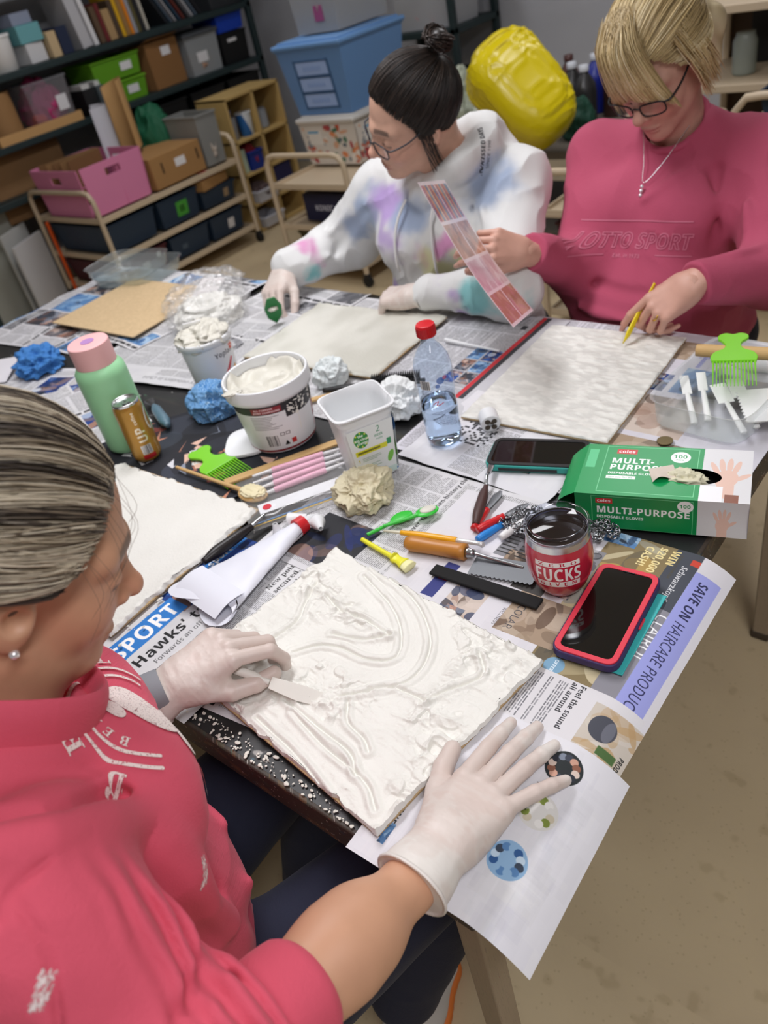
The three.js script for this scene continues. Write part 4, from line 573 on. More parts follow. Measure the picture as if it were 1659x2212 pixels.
// ---------- person in the tie-dye hoodie ----------
{
  const base = [1.42, 0, -0.95], who = thing('person', 'seated dark-haired person in a pastel tie-dye hoodie holding a green scraper', 'person', base), off = (g) => g.translate(-base[0], -base[1], -base[2]);
  const [N, T, R] = orth([-0.794, -0.254, -0.552], [-0.402, 0.901, 0.163]), c = [1.279, 1.139, -0.931], HM = basis(N, T, R, c), inv = HM.clone().invert();
  const NB = [1.37, 1.0, -0.905], nbl = V3(...NB).applyMatrix4(inv).toArray(), skin = SK.fair;
  const head = nets(headField(nbl), [-0.14, -0.2, -0.1], [0.135, 0.155, 0.1], 0.0032, headColour(skin, [0.07, 0.045, 0.035])).applyMatrix4(HM);
  const RS = [1.37, 0.945, -1.14], LS = [1.42, 0.955, -0.77], RE = [1.36, 0.815, -1.29], LE = [1.19, 0.80, -0.665], RW = [1.125, 0.81, -1.335], LW = [1.135, 0.785, -0.90];
  const torso = nets(U([[0, S.ell([1.4, 0.84, -0.95], [0.1, 0.15, 0.15])], [0.05, S.ell([1.41, 0.65, -0.95], [0.11, 0.17, 0.15])], [0.04, S.ell([1.46, 0.53, -0.95], [0.13, 0.09, 0.17])], [0.03, S.cap(NB, [1.4, 0.9, -0.93], 0.055, 0.08)], [0.03, S.cap(RS, RE, 0.045, 0.04)], [0.03, S.cap(RE, RW, 0.04, 0.026)], [0.03, S.cap(LS, LE, 0.045, 0.04)], [0.03, S.cap(LE, LW, 0.04, 0.026)], ...[-0.86, -1.05].flatMap((z) => [[0.04, S.cap([1.46, 0.52, z], [1.05, 0.52, z], 0.07, 0.05)], [0.02, S.cap([1.05, 0.52, z], [1.12, 0.09, z], 0.048, 0.03)]])]), [0.95, 0.05, -1.42], [1.62, 1.06, -0.55], 0.014, flat(skin));
  part(who, 'body', off(joinBody([head, torso])), skinMat, 'fair skin');
  const pal = [[0.74, 0.745, 0.74], [0.34, 0.42, 0.58], [0.46, 0.32, 0.64], [0.70, 0.30, 0.54], [0.24, 0.58, 0.60], [0.74, 0.74, 0.42]];
  const dye = [[4, [1.13, 0.80, -0.72], 0.05], [4, [1.16, 0.79, -0.63], 0.035], [2, [1.16, 0.8, -0.83], 0.035], [2, [1.15, 0.78, -0.77], 0.03], [1, [1.33, 0.97, -0.78], 0.07], [1, [1.3, 0.93, -1.12], 0.055], [1, [1.28, 0.88, -1.19], 0.05], [2, [1.27, 0.95, -1.05], 0.06], [2, [1.26, 0.87, -1.03], 0.05], [1, [1.25, 0.93, -0.97], 0.06], [3, [1.2, 0.84, -1.3], 0.035], [5, [1.19, 0.815, -1.33], 0.02], [4, [1.18, 0.80, -1.3], 0.024], [2, [1.16, 0.8, -1.35], 0.02], [3, [1.23, 0.84, -0.93], 0.035], [5, [1.24, 0.80, -0.9], 0.055], [5, [1.26, 0.85, -0.82], 0.04], [3, [1.24, 0.87, -0.87], 0.03], [5, [1.23, 0.74, -0.93], 0.05], [2, [1.25, 0.72, -1.08], 0.04], [4, [1.14, 0.77, -0.86], 0.016]];
  const tone = (x, y, z) => { let q = pal[0].slice(); for (const [k, p, r] of dye) { const d = Math.hypot(x - p[0], y - p[1], z - p[2]) + (fbm(x * 26 + k, y * 26, z * 26, 3) - 0.5) * 0.06; q = mixc(q, pal[k], sstep(r * 1.3, r * 0.5, d) * 0.95); } return q; };
  const SF = foldsAt([[[[1.27, 0.93, -1.14], [1.27, 0.86, -1.22], [1.25, 0.8, -1.28]], 0.014, -0.012], [[[1.32, 0.99, -1.13], [1.3, 0.93, -1.2], [1.26, 0.88, -1.26]], 0.016, 0.012], [[[1.24, 0.83, -1.22], [1.2, 0.82, -1.28], [1.18, 0.8, -1.33]], 0.01, 0.01], [[[1.28, 0.97, -0.8], [1.24, 0.9, -0.72], [1.2, 0.84, -0.68]], 0.014, 0.012], [[[1.31, 0.93, -0.82], [1.27, 0.85, -0.76], [1.24, 0.78, -0.74]], 0.013, -0.012], [[[1.23, 0.74, -1.1], [1.215, 0.75, -0.98], [1.225, 0.76, -0.86]], 0.012, -0.01], [[[1.16, 0.83, -0.8], [1.12, 0.79, -0.79], [1.13, 0.76, -0.78]], 0.007, 0.006], [[[1.17, 0.83, -0.76], [1.13, 0.8, -0.75], [1.13, 0.77, -0.74]], 0.007, -0.006]]);
  const hb = U([[0, S.ell([1.39, 0.85, -0.95], [0.13, 0.16, 0.185])], [0.06, S.ell([1.3, 0.86, -1.03], [0.075, 0.085, 0.085])], [0.06, S.ell([1.31, 0.86, -0.87], [0.075, 0.085, 0.085])], [0.07, S.ell([1.39, 0.68, -0.955], [0.16, 0.15, 0.19])], [0.05, S.ell([1.44, 0.57, -0.95], [0.17, 0.09, 0.195])], [0.06, S.cap(NB, RS, 0.06, 0.07)], [0.06, S.cap(NB, LS, 0.06, 0.07)], [0.05, S.cap(RS, RE, 0.082, 0.076)], [0.04, S.cap(RE, [1.155, 0.815, -1.33], 0.072, 0.052)], [0.05, S.cap(LS, LE, 0.078, 0.066)], [0.04, S.cap(LE, [1.145, 0.79, -0.865], 0.062, 0.04)],
    [0.03, S.cap([1.30, 1.035, -0.83], [1.375, 1.06, -0.815], 0.03, 0.036)], [0.03, S.cap([1.375, 1.06, -0.815], [1.46, 1.06, -0.88], 0.036, 0.04)], [0.03, S.cap([1.46, 1.06, -0.88], [1.45, 1.045, -0.98], 0.04, 0.034)], [0.03, S.cap([1.45, 1.045, -0.98], [1.36, 1.005, -1.0], 0.032, 0.026)], [0.03, S.cap([1.36, 1.005, -1.0], [1.285, 0.965, -0.955], 0.026, 0.02)], [0.03, S.cap([1.30, 1.035, -0.83], [1.275, 0.97, -0.94], 0.028, 0.02)], [0.05, S.ell([1.5, 0.99, -0.9], [0.06, 0.08, 0.1])]]);
  const open = S.cap(NB, [1.325, 1.09, -0.92], 0.056, 0.062), hood = (x, y, z) => { let d = hb(x, y, z); if (d > 0.05) return d; d -= SF(x, y, z) + 0.011 * (Math.pow(ridge((x + z) * 9, (y - z * 0.4) * 9, z * 6 + 4, 2), 2) - 0.4); d = smax(d, 0.53 - y, 0.008); return smax(d, -open(x, y, z), 0.008); };
  const hg = clothUV(nets(hood, [1.05, 0.5, -1.42], [1.62, 1.13, -0.56], 0.006, tone)); const hm = cloth(0xffffff, { vertexColors: true });
  const hoodie = part(who, 'hoodie', off(hg), hm, 'white hoodie with lilac, blue, pink, teal and lemon tie-dye patches');
  for (const [z, dz] of [[-0.985, -0.02], [-0.9, 0.01]]) part(hoodie, 'drawstring', off(tube([[1.268, 0.965, z], [1.238, 0.93, z + dz * 0.5], [1.222, 0.88, z + dz], [1.218, 0.82, z + dz * 1.2], [1.222, 0.80, z + dz * 1.2]], 0.0035, 20, 6)), M(0xe6e6e6, 0.8));
  { const txt = canvasTex(512, 128, (g) => { g.clearRect(0, 0, 512, 128); g.fillStyle = '#3a3c44'; g.font = 'bold 44px sans-serif'; g.fillText('SUNKISSED DAYS', 40, 60); g.font = '30px sans-serif'; g.fillText('SINCE 1998', 120, 104); }); const holder = new THREE.Mesh(hg.clone().translate(...base), hm); holder.updateMatrixWorld(); const dir = V3(-0.45, 0.6, 0.66).normalize(), ori = new THREE.Matrix4().lookAt(dir, V3(0, 0, 0), V3(-0.8, 0.3, -0.5)); const dg = new DecalGeometry(holder, V3(1.34, 1.065, -0.79), new THREE.Euler().setFromRotationMatrix(ori), V3(0.15, 0.04, 0.08)), p = dg.attributes.position, n = dg.attributes.normal; for (let i = 0; i < p.count; i++) p.setXYZ(i, p.getX(i) + n.getX(i) * 0.0008, p.getY(i) + n.getY(i) * 0.0008, p.getZ(i) + n.getZ(i) * 0.0008); if (p.count) part(hoodie, 'hood_print', off(dg), M(0xffffff, 0.9, { map: txt, transparent: true, polygonOffset: true }), 'small dark lettering'); }
  const navy = cloth(0x1d2130), tr = nets(U([[0, S.ell([1.46, 0.53, -0.95], [0.17, 0.1, 0.19])], ...[-0.85, -1.05].flatMap((z) => [[0.05, S.cap([1.46, 0.525, z], [1.05, 0.525, z], 0.095, 0.072)], [0.03, S.cap([1.05, 0.525, z], [1.12, 0.13, z], 0.07, 0.055)]])]), [0.95, 0.05, -1.2], [1.65, 0.66, -0.72], 0.014); part(who, 'trousers', off(clothUV(tr)), navy, 'dark trousers');
  const sm = M(0x2c2c30, 0.6), so = M(0xd0d0d0, 0.6); for (const z of [-0.85, -1.05]) shoe(who, [1.02, 0, z], [1.12, 0, z], sm, so);
  glove(who, 'R', RW, [-0.72, -0.22, 0.22], [-0.3, 0.9, -0.12], { f: [[0.1, 0.55, 0.75, 0.3], [0.03, 0.6, 0.8, 0.35], [-0.04, 0.75, 0.95, 0.5], [-0.12, 0.9, 1.0, 0.5]], t: [[0.75, -0.5, 0.4], [0.85, -0.5, 0.1], [0.8, -0.55, -0.1]], cuff: -0.03 }, 13, 0.003);
  glove(who, 'L', LW, [-0.12, -0.08, -1], [-0.1, 1, 0], { f: [[0.08, 0.9, 1.3, 0.7], [0.0, 1.0, 1.4, 0.7], [-0.04, 1.05, 1.4, 0.7], [-0.1, 1.1, 1.4, 0.7]], t: [[0.8, -0.35, 0.5], [0.85, -0.4, 0.0], [0.75, -0.4, -0.5]], cuff: -0.03 }, 17, 0.003);
  // hair
  const o = { radii: [0.109, 0.104, 0.087] }, line = [[-0.085, -0.045, 0.03], [-0.05, -0.03, 0.066], [-0.02, 0.03, 0.085], [0.03, 0.04, 0.079], [0.056, 0.075, 0.06], [0.072, 0.1, 0.02], [0.072, 0.1, -0.02], [0.056, 0.075, -0.06], [0.03, 0.035, -0.08], [0.018, -0.005, -0.079], [-0.025, 0.0, -0.084], [-0.05, -0.03, -0.066], [-0.085, -0.045, -0.03]], dk = [[0.012, 0.009, 0.008], [0.03, 0.021, 0.017], [0.06, 0.04, 0.03]];
  const st = sweep({ ...o, seed: 21, line, tie: [-0.085, 0.105, -0.01], n: 3200, lift: 0.004, r: 0.0008, seg: 8, wave: 0.008, lock: 0.05, colour: (r) => mixc(dk[0], dk[Math.floor(r() * 3)], r()) });
  const bun = []; for (let i = 0, r = rng(33); i < 420; i++) { const a0 = r() * 6.28, tilt = (r() - 0.5) * 1.4, R0 = 0.016 + r() * 0.016, pts = []; for (let k = 0; k <= 9; k++) { const a = a0 + k / 9 * (2 + r() * 1.5), rr = R0 * (1 + 0.12 * Math.sin(a * 3 + i)); pts.push(V3(Math.cos(a) * rr, Math.sin(tilt) * rr * Math.sin(a) + (r() - 0.5) * 0.004, Math.sin(a) * rr * Math.cos(tilt)).applyAxisAngle(V3(0, 0, 1), 0.6).add(V3(-0.098, 0.148, -0.012))); } bun.push({ pts, r: 0.0011, col: mixc(dk[0], [0.07, 0.045, 0.035], r()) }); }
  const wisps = []; for (let i = 0, r = rng(5); i < 30; i++) { const d = V3(0.008 + (r() - 0.5) * 0.03, 0.02, -0.081), e = V3(d.x - 0.012 + (r() - 0.5) * 0.02, -0.07 - r() * 0.04, -0.074 + (r() - 0.5) * 0.014); wisps.push({ pts: curve([d, d.clone().lerp(e, 0.5).add(V3(0.004, 0, -0.008)), e]).getPoints(8), r: 0.0007, col: dk[1] }); }
  const cap = nets((x, y, z) => { const e = S.ell(HC.toArray(), [0.107, 0.1025, 0.0855])(x, y, z), front = x * 0.75 + y * -0.62 + 0.014; return smin(smax(e, smax(front, -0.045 - y, 0.01), 0.012), S.ball([-0.098, 0.146, -0.012], 0.021)(x, y, z), 0.015); }, [-0.15, -0.08, -0.11], [0.12, 0.19, 0.11], 0.0045, flat(dk[0]));
  const hair = part(who, 'hair', off(cap.applyMatrix4(HM)), hairMat, 'dark brown hair pulled up into a bun'); const s2 = part(hair, 'strands', off(strandMesh([...st, ...bun, ...wisps]).applyMatrix4(HM)), hairMat); s2.userData.kind = 'stuff';
  const gl = new THREE.Group(); gl.name = 'x'; const G = glasses(who, HM.clone(), M(0x2b2c34, 0.35), 0.05, 0.032, 0.004, 'thin dark rectangular glasses'); G.position.set(-base[0], -base[1], -base[2]);
}
// ---------- person in the rose sweatshirt ----------
{
  const base = [1.6, 0, -0.455], who = thing('person', 'seated blonde person in a rose pink sweatshirt holding a picture sheet and a yellow tool', 'person', base), off = (g) => g.translate(-base[0], -base[1], -base[2]);
  const [N, T, R] = orth([-0.835, -0.544, -0.08], [-0.534, 0.837, -0.119]), c = [1.5, 1.16, -0.452], HM = basis(N, T, R, c), inv = HM.clone().invert();
  const NB = [1.6, 1.0, -0.45], nbl = V3(...NB).applyMatrix4(inv).toArray(), skin = SK.rosy;
  const head = nets(headField(nbl, { wide: 1.04 }), [-0.14, -0.2, -0.1], [0.135, 0.155, 0.1], 0.0032, headColour(skin, [0.42, 0.27, 0.17], [0.5, 0.2, 0.18])).applyMatrix4(HM);
  const RS = [1.61, 0.955, -0.645], LS = [1.6, 0.955, -0.265], RE = [1.37, 0.775, -0.58], LE = [1.38, 0.80, -0.155], RW = [1.18, 0.89, -0.612], LW = [1.185, 0.85, -0.248];
  const torso = nets(U([[0, S.ell([1.6, 0.85, -0.455], [0.1, 0.15, 0.15])], [0.05, S.ell([1.57, 0.65, -0.455], [0.13, 0.17, 0.16])], [0.04, S.ell([1.6, 0.53, -0.455], [0.14, 0.09, 0.18])], [0.03, S.cap(NB, [1.6, 0.9, -0.455], 0.058, 0.08)], [0.03, S.cap(RS, RE, 0.045, 0.04)], [0.03, S.cap(RE, RW, 0.04, 0.026)], [0.03, S.cap(LS, LE, 0.045, 0.04)], [0.03, S.cap(LE, LW, 0.04, 0.026)], ...[-0.36, -0.55].flatMap((z) => [[0.04, S.cap([1.6, 0.52, z], [1.16, 0.52, z], 0.07, 0.05)], [0.02, S.cap([1.16, 0.52, z], [1.25, 0.09, z], 0.048, 0.03)]])]), [1.05, 0.05, -0.75], [1.82, 1.06, -0.1], 0.014, flat(skin));
  const tone = (x, y, z) => { const n = fbm(x * 80, y * 80, z * 80, 2) - 0.5, tip = sstep(0.12, 0.16, x); return [skin[0] * (1.02 + n * 0.14), skin[1] * (1 + n * 0.14 - tip * 0.14), skin[2] * (1 + n * 0.14 - tip * 0.12)]; };
  const hR = place(nets(handField({ f: [[0.08, 0.75, 0.7, 0.3], [0.0, 0.8, 0.8, 0.3], [-0.03, 0.9, 0.9, 0.4], [-0.08, 1.0, 0.9, 0.4]], t: [[0.8, -0.35, 0.42], [0.85, -0.4, 0.1], [0.85, -0.35, 0.0]] }), [-0.07, -0.12, -0.07], [0.19, 0.04, 0.1], 0.003, tone), handMatrix('R', RW, [-0.72, 0.42, -0.36], [-0.2, 0.35, 0.85]));
  const hL = place(nets(handField({ f: [[0.06, 0.45, 0.35, 0.2], [0.02, 0.8, 0.9, 0.5], [-0.03, 0.95, 1.1, 0.6], [-0.08, 1.0, 1.1, 0.6]], t: [[0.8, -0.45, 0.35], [0.9, -0.35, 0.1], [0.9, -0.3, -0.05]] }), [-0.07, -0.12, -0.07], [0.19, 0.04, 0.1], 0.003, tone), handMatrix('L', LW, [-0.42, -0.42, -0.62], [-0.62, 0.72, 0.1]));
  part(who, 'body', off(joinBody([head, torso, hR, hL])), skinMat, 'rosy fair skin');
  const SF = foldsAt([[[[1.36, 0.8, -0.6], [1.3, 0.86, -0.585], [1.24, 0.9, -0.59]], 0.012, 0.008], [[[1.4, 0.8, -0.62], [1.33, 0.86, -0.63], [1.26, 0.89, -0.64]], 0.01, -0.008], [[[1.5, 0.93, -0.63], [1.44, 0.86, -0.6], [1.4, 0.78, -0.55]], 0.014, -0.012], [[[1.5, 0.96, -0.33], [1.45, 0.88, -0.31], [1.4, 0.8, -0.27]], 0.014, -0.014], [[[1.45, 0.97, -0.27], [1.4, 0.88, -0.22], [1.33, 0.84, -0.2]], 0.014, 0.014], [[[1.35, 0.78, -0.3], [1.31, 0.76, -0.42], [1.33, 0.77, -0.55]], 0.013, -0.012], [[[1.3, 0.73, -0.3], [1.265, 0.715, -0.42], [1.29, 0.72, -0.55]], 0.013, 0.012], [[[1.5, 1.0, -0.36], [1.45, 0.96, -0.4], [1.42, 0.93, -0.45]], 0.014, 0.006], [[[1.34, 0.86, -0.17], [1.28, 0.88, -0.19], [1.24, 0.87, -0.22]], 0.01, 0.008]]);
  const sb = U([[0, S.ell([1.58, 0.85, -0.455], [0.13, 0.16, 0.19])], [0.07, S.ell([1.47, 0.86, -0.54], [0.08, 0.09, 0.09])], [0.07, S.ell([1.47, 0.86, -0.37], [0.08, 0.09, 0.09])], [0.08, S.ell([1.5, 0.68, -0.455], [0.225, 0.15, 0.205])], [0.05, S.ell([1.56, 0.58, -0.455], [0.2, 0.1, 0.205])], [0.06, S.cap(NB, RS, 0.06, 0.066)], [0.06, S.cap(NB, LS, 0.06, 0.066)], [0.05, S.cap(RS, RE, 0.072, 0.062)], [0.04, S.cap(RE, [1.205, 0.878, -0.61], 0.06, 0.04)], [0.05, S.cap(LS, LE, 0.075, 0.066)], [0.04, S.cap(LE, [1.185, 0.85, -0.248], 0.064, 0.04)]]);
  const open = S.cap(NB, [1.54, 1.09, -0.45], 0.062, 0.068), shirt = (x, y, z) => { let d = sb(x, y, z); if (d > 0.05) return d; d -= SF(x, y, z) + 0.009 * (Math.pow(ridge(x * 7 + 8, (y + z * 0.5) * 9, z * 7, 2), 2) - 0.4); const cr = (1.2 - x) * 0.85 + (y - 0.882) * 0.52; if (z < -0.54 && y > 0.83 && x < 1.3) d = smax(d, cr, 0.006); if (z > -0.3 && x < 1.3 && y > 0.79) d = smax(d, (1.188 - x) * 0.9 - (z + 0.245) * 0.42, 0.006); d = smax(d, 0.54 - y, 0.008); return smax(d, -open(x, y, z), 0.012); };
  const sg = clothUV(nets(shirt, [1.16, 0.52, -0.76], [1.84, 1.09, -0.06], 0.006)), rose = cloth(0xb44c68);
  const sh = part(who, 'sweatshirt', off(sg), rose, 'rose pink sweatshirt with raised lettering across the chest');
  // raised lettering: puffed print, same colour
  const holder = new THREE.Mesh(sg.clone().translate(...base), rose); holder.updateMatrixWorld();
  const tx = canvasTex(1024, 384, (g, w, h) => { g.clearRect(0, 0, w, h); g.fillStyle = '#d27690'; g.strokeStyle = '#d27690'; g.fillRect(20, 28, 960, 10); g.font = 'italic bold 170px sans-serif'; g.save(); g.translate(20, 250); g.scale(0.86, 1); g.lineWidth = 9; g.strokeText('LOTTO SPORT', 0, 0); g.restore(); g.fillRect(20, 300, 260, 8); g.fillRect(700, 300, 280, 8); g.font = 'bold 44px sans-serif'; g.fillText('Est. in 1973', 340, 330); });
  const dir = V3(-0.95, 0.3, 0.05).normalize(), ori = new THREE.Matrix4().lookAt(dir, V3(0, 0, 0), V3(0, 1, 0)), dg = new DecalGeometry(holder, V3(1.37, 0.85, -0.455), new THREE.Euler().setFromRotationMatrix(ori), V3(0.27, 0.1, 0.2));
  { const p = dg.attributes.position, n = dg.attributes.normal; for (let i = 0; i < p.count; i++) p.setXYZ(i, p.getX(i) + n.getX(i) * 0.0012, p.getY(i) + n.getY(i) * 0.0012, p.getZ(i) + n.getZ(i) * 0.0012); if (p.count) part(sh, 'raised_lettering', off(dg), M(0xffffff, 0.75, { map: tx, transparent: true, polygonOffset: true }), 'embossed capital letters between two thin lines'); }
  { const nrm = V3(-0.55, 0.83, 0).normalize(), cc = V3(1.572, 1.035, -0.45), u = V3(0, 0, 1), w = u.clone().cross(nrm).normalize(); part(sh, 'neck_band', off(clothUV(new THREE.TubeGeometry(new THREE.CatmullRomCurve3(Array.from({ length: 28 }, (_, i) => { const a = i / 28 * Math.PI * 2; return cc.clone().addScaledVector(u, Math.cos(a) * 0.07).addScaledVector(w, Math.sin(a) * 0.073); }), true), 60, 0.009, 8, true))), rose); }
  const navy = cloth(0x1b1f30), tr = nets(U([[0, S.ell([1.6, 0.53, -0.455], [0.19, 0.1, 0.2])], ...[-0.36, -0.55].flatMap((z) => [[0.05, S.cap([1.6, 0.525, z], [1.16, 0.525, z], 0.095, 0.072)], [0.03, S.cap([1.16, 0.525, z], [1.25, 0.13, z], 0.07, 0.055)]])]), [1.05, 0.05, -0.7], [1.84, 0.66, -0.22], 0.014); part(who, 'trousers', off(clothUV(tr)), navy, 'dark navy trousers');
  const sm = M(0x3a3a44, 0.6), so = M(0xdddddd, 0.6); for (const z of [-0.36, -0.55]) shoe(who, [1.15, 0, z], [1.25, 0, z], sm, so);
  // hair: fringe, crown and side
  const o = { radii: [0.118, 0.118, 0.094] }, bl = [[0.3, 0.21, 0.1], [0.56, 0.42, 0.2], [0.74, 0.59, 0.33], [0.85, 0.75, 0.52], [0.13, 0.09, 0.05]];
  const pick = (r, u, lock) => { const k = clamp(noise(u * 60, 7.7) * 1.2 - 0.1 + (r() - 0.5) * 0.6) * 3, i = Math.min(2, Math.floor(k)); return mixc(bl[i], bl[i + 1], k - i); };
  const line = [[-0.085, -0.045, 0.03], [-0.05, -0.03, 0.066], [-0.02, 0.02, 0.087], [0.03, 0.03, 0.083], [0.06, 0.075, 0.06], [0.072, 0.105, 0.02], [0.072, 0.105, -0.02], [0.06, 0.075, -0.06], [0.03, 0.03, -0.083], [-0.02, 0.02, -0.087], [-0.05, -0.03, -0.066], [-0.085, -0.045, -0.03]];
  const st = sweep({ ...o, seed: 41, line, tie: [-0.135, 0.03, 0], n: 3600, lift: 0.008, r: 0.0009, seg: 8, wave: 0.012, lock: 0.1, colour: pick });
  const fr = []; for (let i = 0, r = rng(52); i < 1500; i++) { const z1 = (r() * 2 - 1) * 0.074, side = Math.sign(z1 - 0.012) || 1, d0 = V3(0.01 + r() * 0.05, 0.15 + r() * 0.02, 0.012 + (r() - 0.5) * 0.03 + z1 * 0.25), len = 0.4 + r() * 0.6, y1 = mix(0.05, 0.022, Math.pow(Math.abs(z1) / 0.074, 0.5)) + (r() - 0.5) * 0.02 - Math.pow(Math.abs(z1) / 0.074, 4) * 0.05, fx = 0.112 - Math.pow(z1 / 0.085, 2) * 0.052, e = V3(fx, y1, z1), m1 = V3(mix(d0.x, fx, 0.7) + 0.012, mix(d0.y, y1, 0.3) + 0.014, mix(d0.z, z1, 0.45)), m2 = V3(fx + 0.006, mix(d0.y, y1, 0.66), mix(d0.z, z1, 0.8)); fr.push({ pts: curve([d0, m1, m2, e]).getPoints(9), r: 0.0008 * (0.5 + r()), col: pick(r, z1 * 6 + 4, 0) }); }
  const sd = []; for (let i = 0, r = rng(58); i < 320; i++) { const s = r() < 0.6 ? -1 : 1, d = V3(0.045 - r() * 0.06, 0.08 + r() * 0.03, s * 0.088), e = V3(d.x - 0.02 - r() * 0.03 + (s > 0 ? 0.03 : 0), -0.03 - r() * 0.05, s * (0.088 + r() * 0.008)); sd.push({ pts: curve([d, d.clone().lerp(e, 0.5).add(V3(0.002, 0, s * 0.008)), e]).getPoints(8), r: 0.0008, col: pick(r, r() * 3, 0) }); }
  const cap = nets((x, y, z) => { const e = S.ell(HC.toArray(), [0.115, 0.115, 0.0915])(x, y, z), front = x * 0.72 + y * -0.62 + 0.012; return smax(e, smax(front, -0.05 - y, 0.01), 0.012); }, [-0.16, -0.09, -0.12], [0.12, 0.19, 0.12], 0.0045, (x, y, z) => mixc(bl[0], bl[2], noise(x * 50, y * 50, z * 90)));
  const tail = U([[0, S.cap([-0.12, 0.02, -0.02], [-0.14, -0.03, -0.03], 0.03, 0.034)], [0.02, S.cap([-0.14, -0.03, -0.03], [-0.11, -0.1, -0.04], 0.034, 0.014)]]), tg = nets(tail, [-0.2, -0.15, -0.1], [-0.06, 0.07, 0.04], 0.006, (x, y, z) => mixc(bl[0], bl[3], noise(z * 150, x * 40, y * 12)));
  const hair = part(who, 'hair', off(joinBody([cap, tg]).applyMatrix4(HM)), hairMat, 'blonde hair with a fringe, darker at the parting'); const s2 = part(hair, 'strands', off(strandMesh([...st, ...fr, ...sd]).applyMatrix4(HM)), hairMat); s2.userData.kind = 'stuff';
  const G = glasses(who, HM.clone(), M(0x14161a, 0.3), 0.05, 0.029, 0.002, 'dark framed rectangular glasses'); G.position.set(-base[0], -base[1], -base[2]);
  const chain = part(who, 'necklace', off(tube([[1.53, 1.04, -0.5], [1.475, 0.985, -0.475], [1.445, 0.95, -0.462], [1.475, 0.985, -0.43], [1.535, 1.04, -0.4]], 0.0008, 40, 5)), M(0xd8d8da, 0.2, { metalness: 1 }), 'fine silver chain'); part(chain, 'pendant', off(merge([0, 1, 2].map((i) => new THREE.OctahedronGeometry(0.0045, 1).translate(1.436 - i * 0.004, 0.945 - i * 0.008, -0.462)))), M(0xeeeef2, 0.1, { metalness: 0.7 }));
  part(who, 'ring', off(new THREE.TorusGeometry(0.0095, 0.0014, 8, 24).applyMatrix4(new THREE.Matrix4().makeRotationFromEuler(new THREE.Euler(0.6, 0.5, 0.2)).setPosition(1.135, 0.80, -0.3))), M(0xd8b04a, 0.2, { metalness: 1 }), 'gold ring');
}
// ---------- things on the table ----------
const CAMX = -0.2632, CAMZ = 0.3, faceCam = (x, z) => Math.atan2(CAMX - x, CAMZ - z) - Math.PI; // lathe seam turned away
const Y1 = TY + 0.0085;
const barcode = (g, x, y, w, h, seed) => { const r = rng(seed); g.fillStyle = '#fff'; g.fillRect(x, y, w, h); let p = x + 4; while (p < x + w - 6) { const b = 1 + Math.floor(r() * 4); g.fillStyle = '#2a2a2e'; g.fillRect(p, y + 3, b, h - 6); p += b + 1 + Math.floor(r() * 4); } };
const lines = (g, x, y, w, n, gap, col, seed) => { const r = rng(seed); g.fillStyle = col; for (let i = 0; i < n; i++) g.fillRect(x, y + i * gap, w * (0.6 + r() * 0.4), gap * 0.4); };
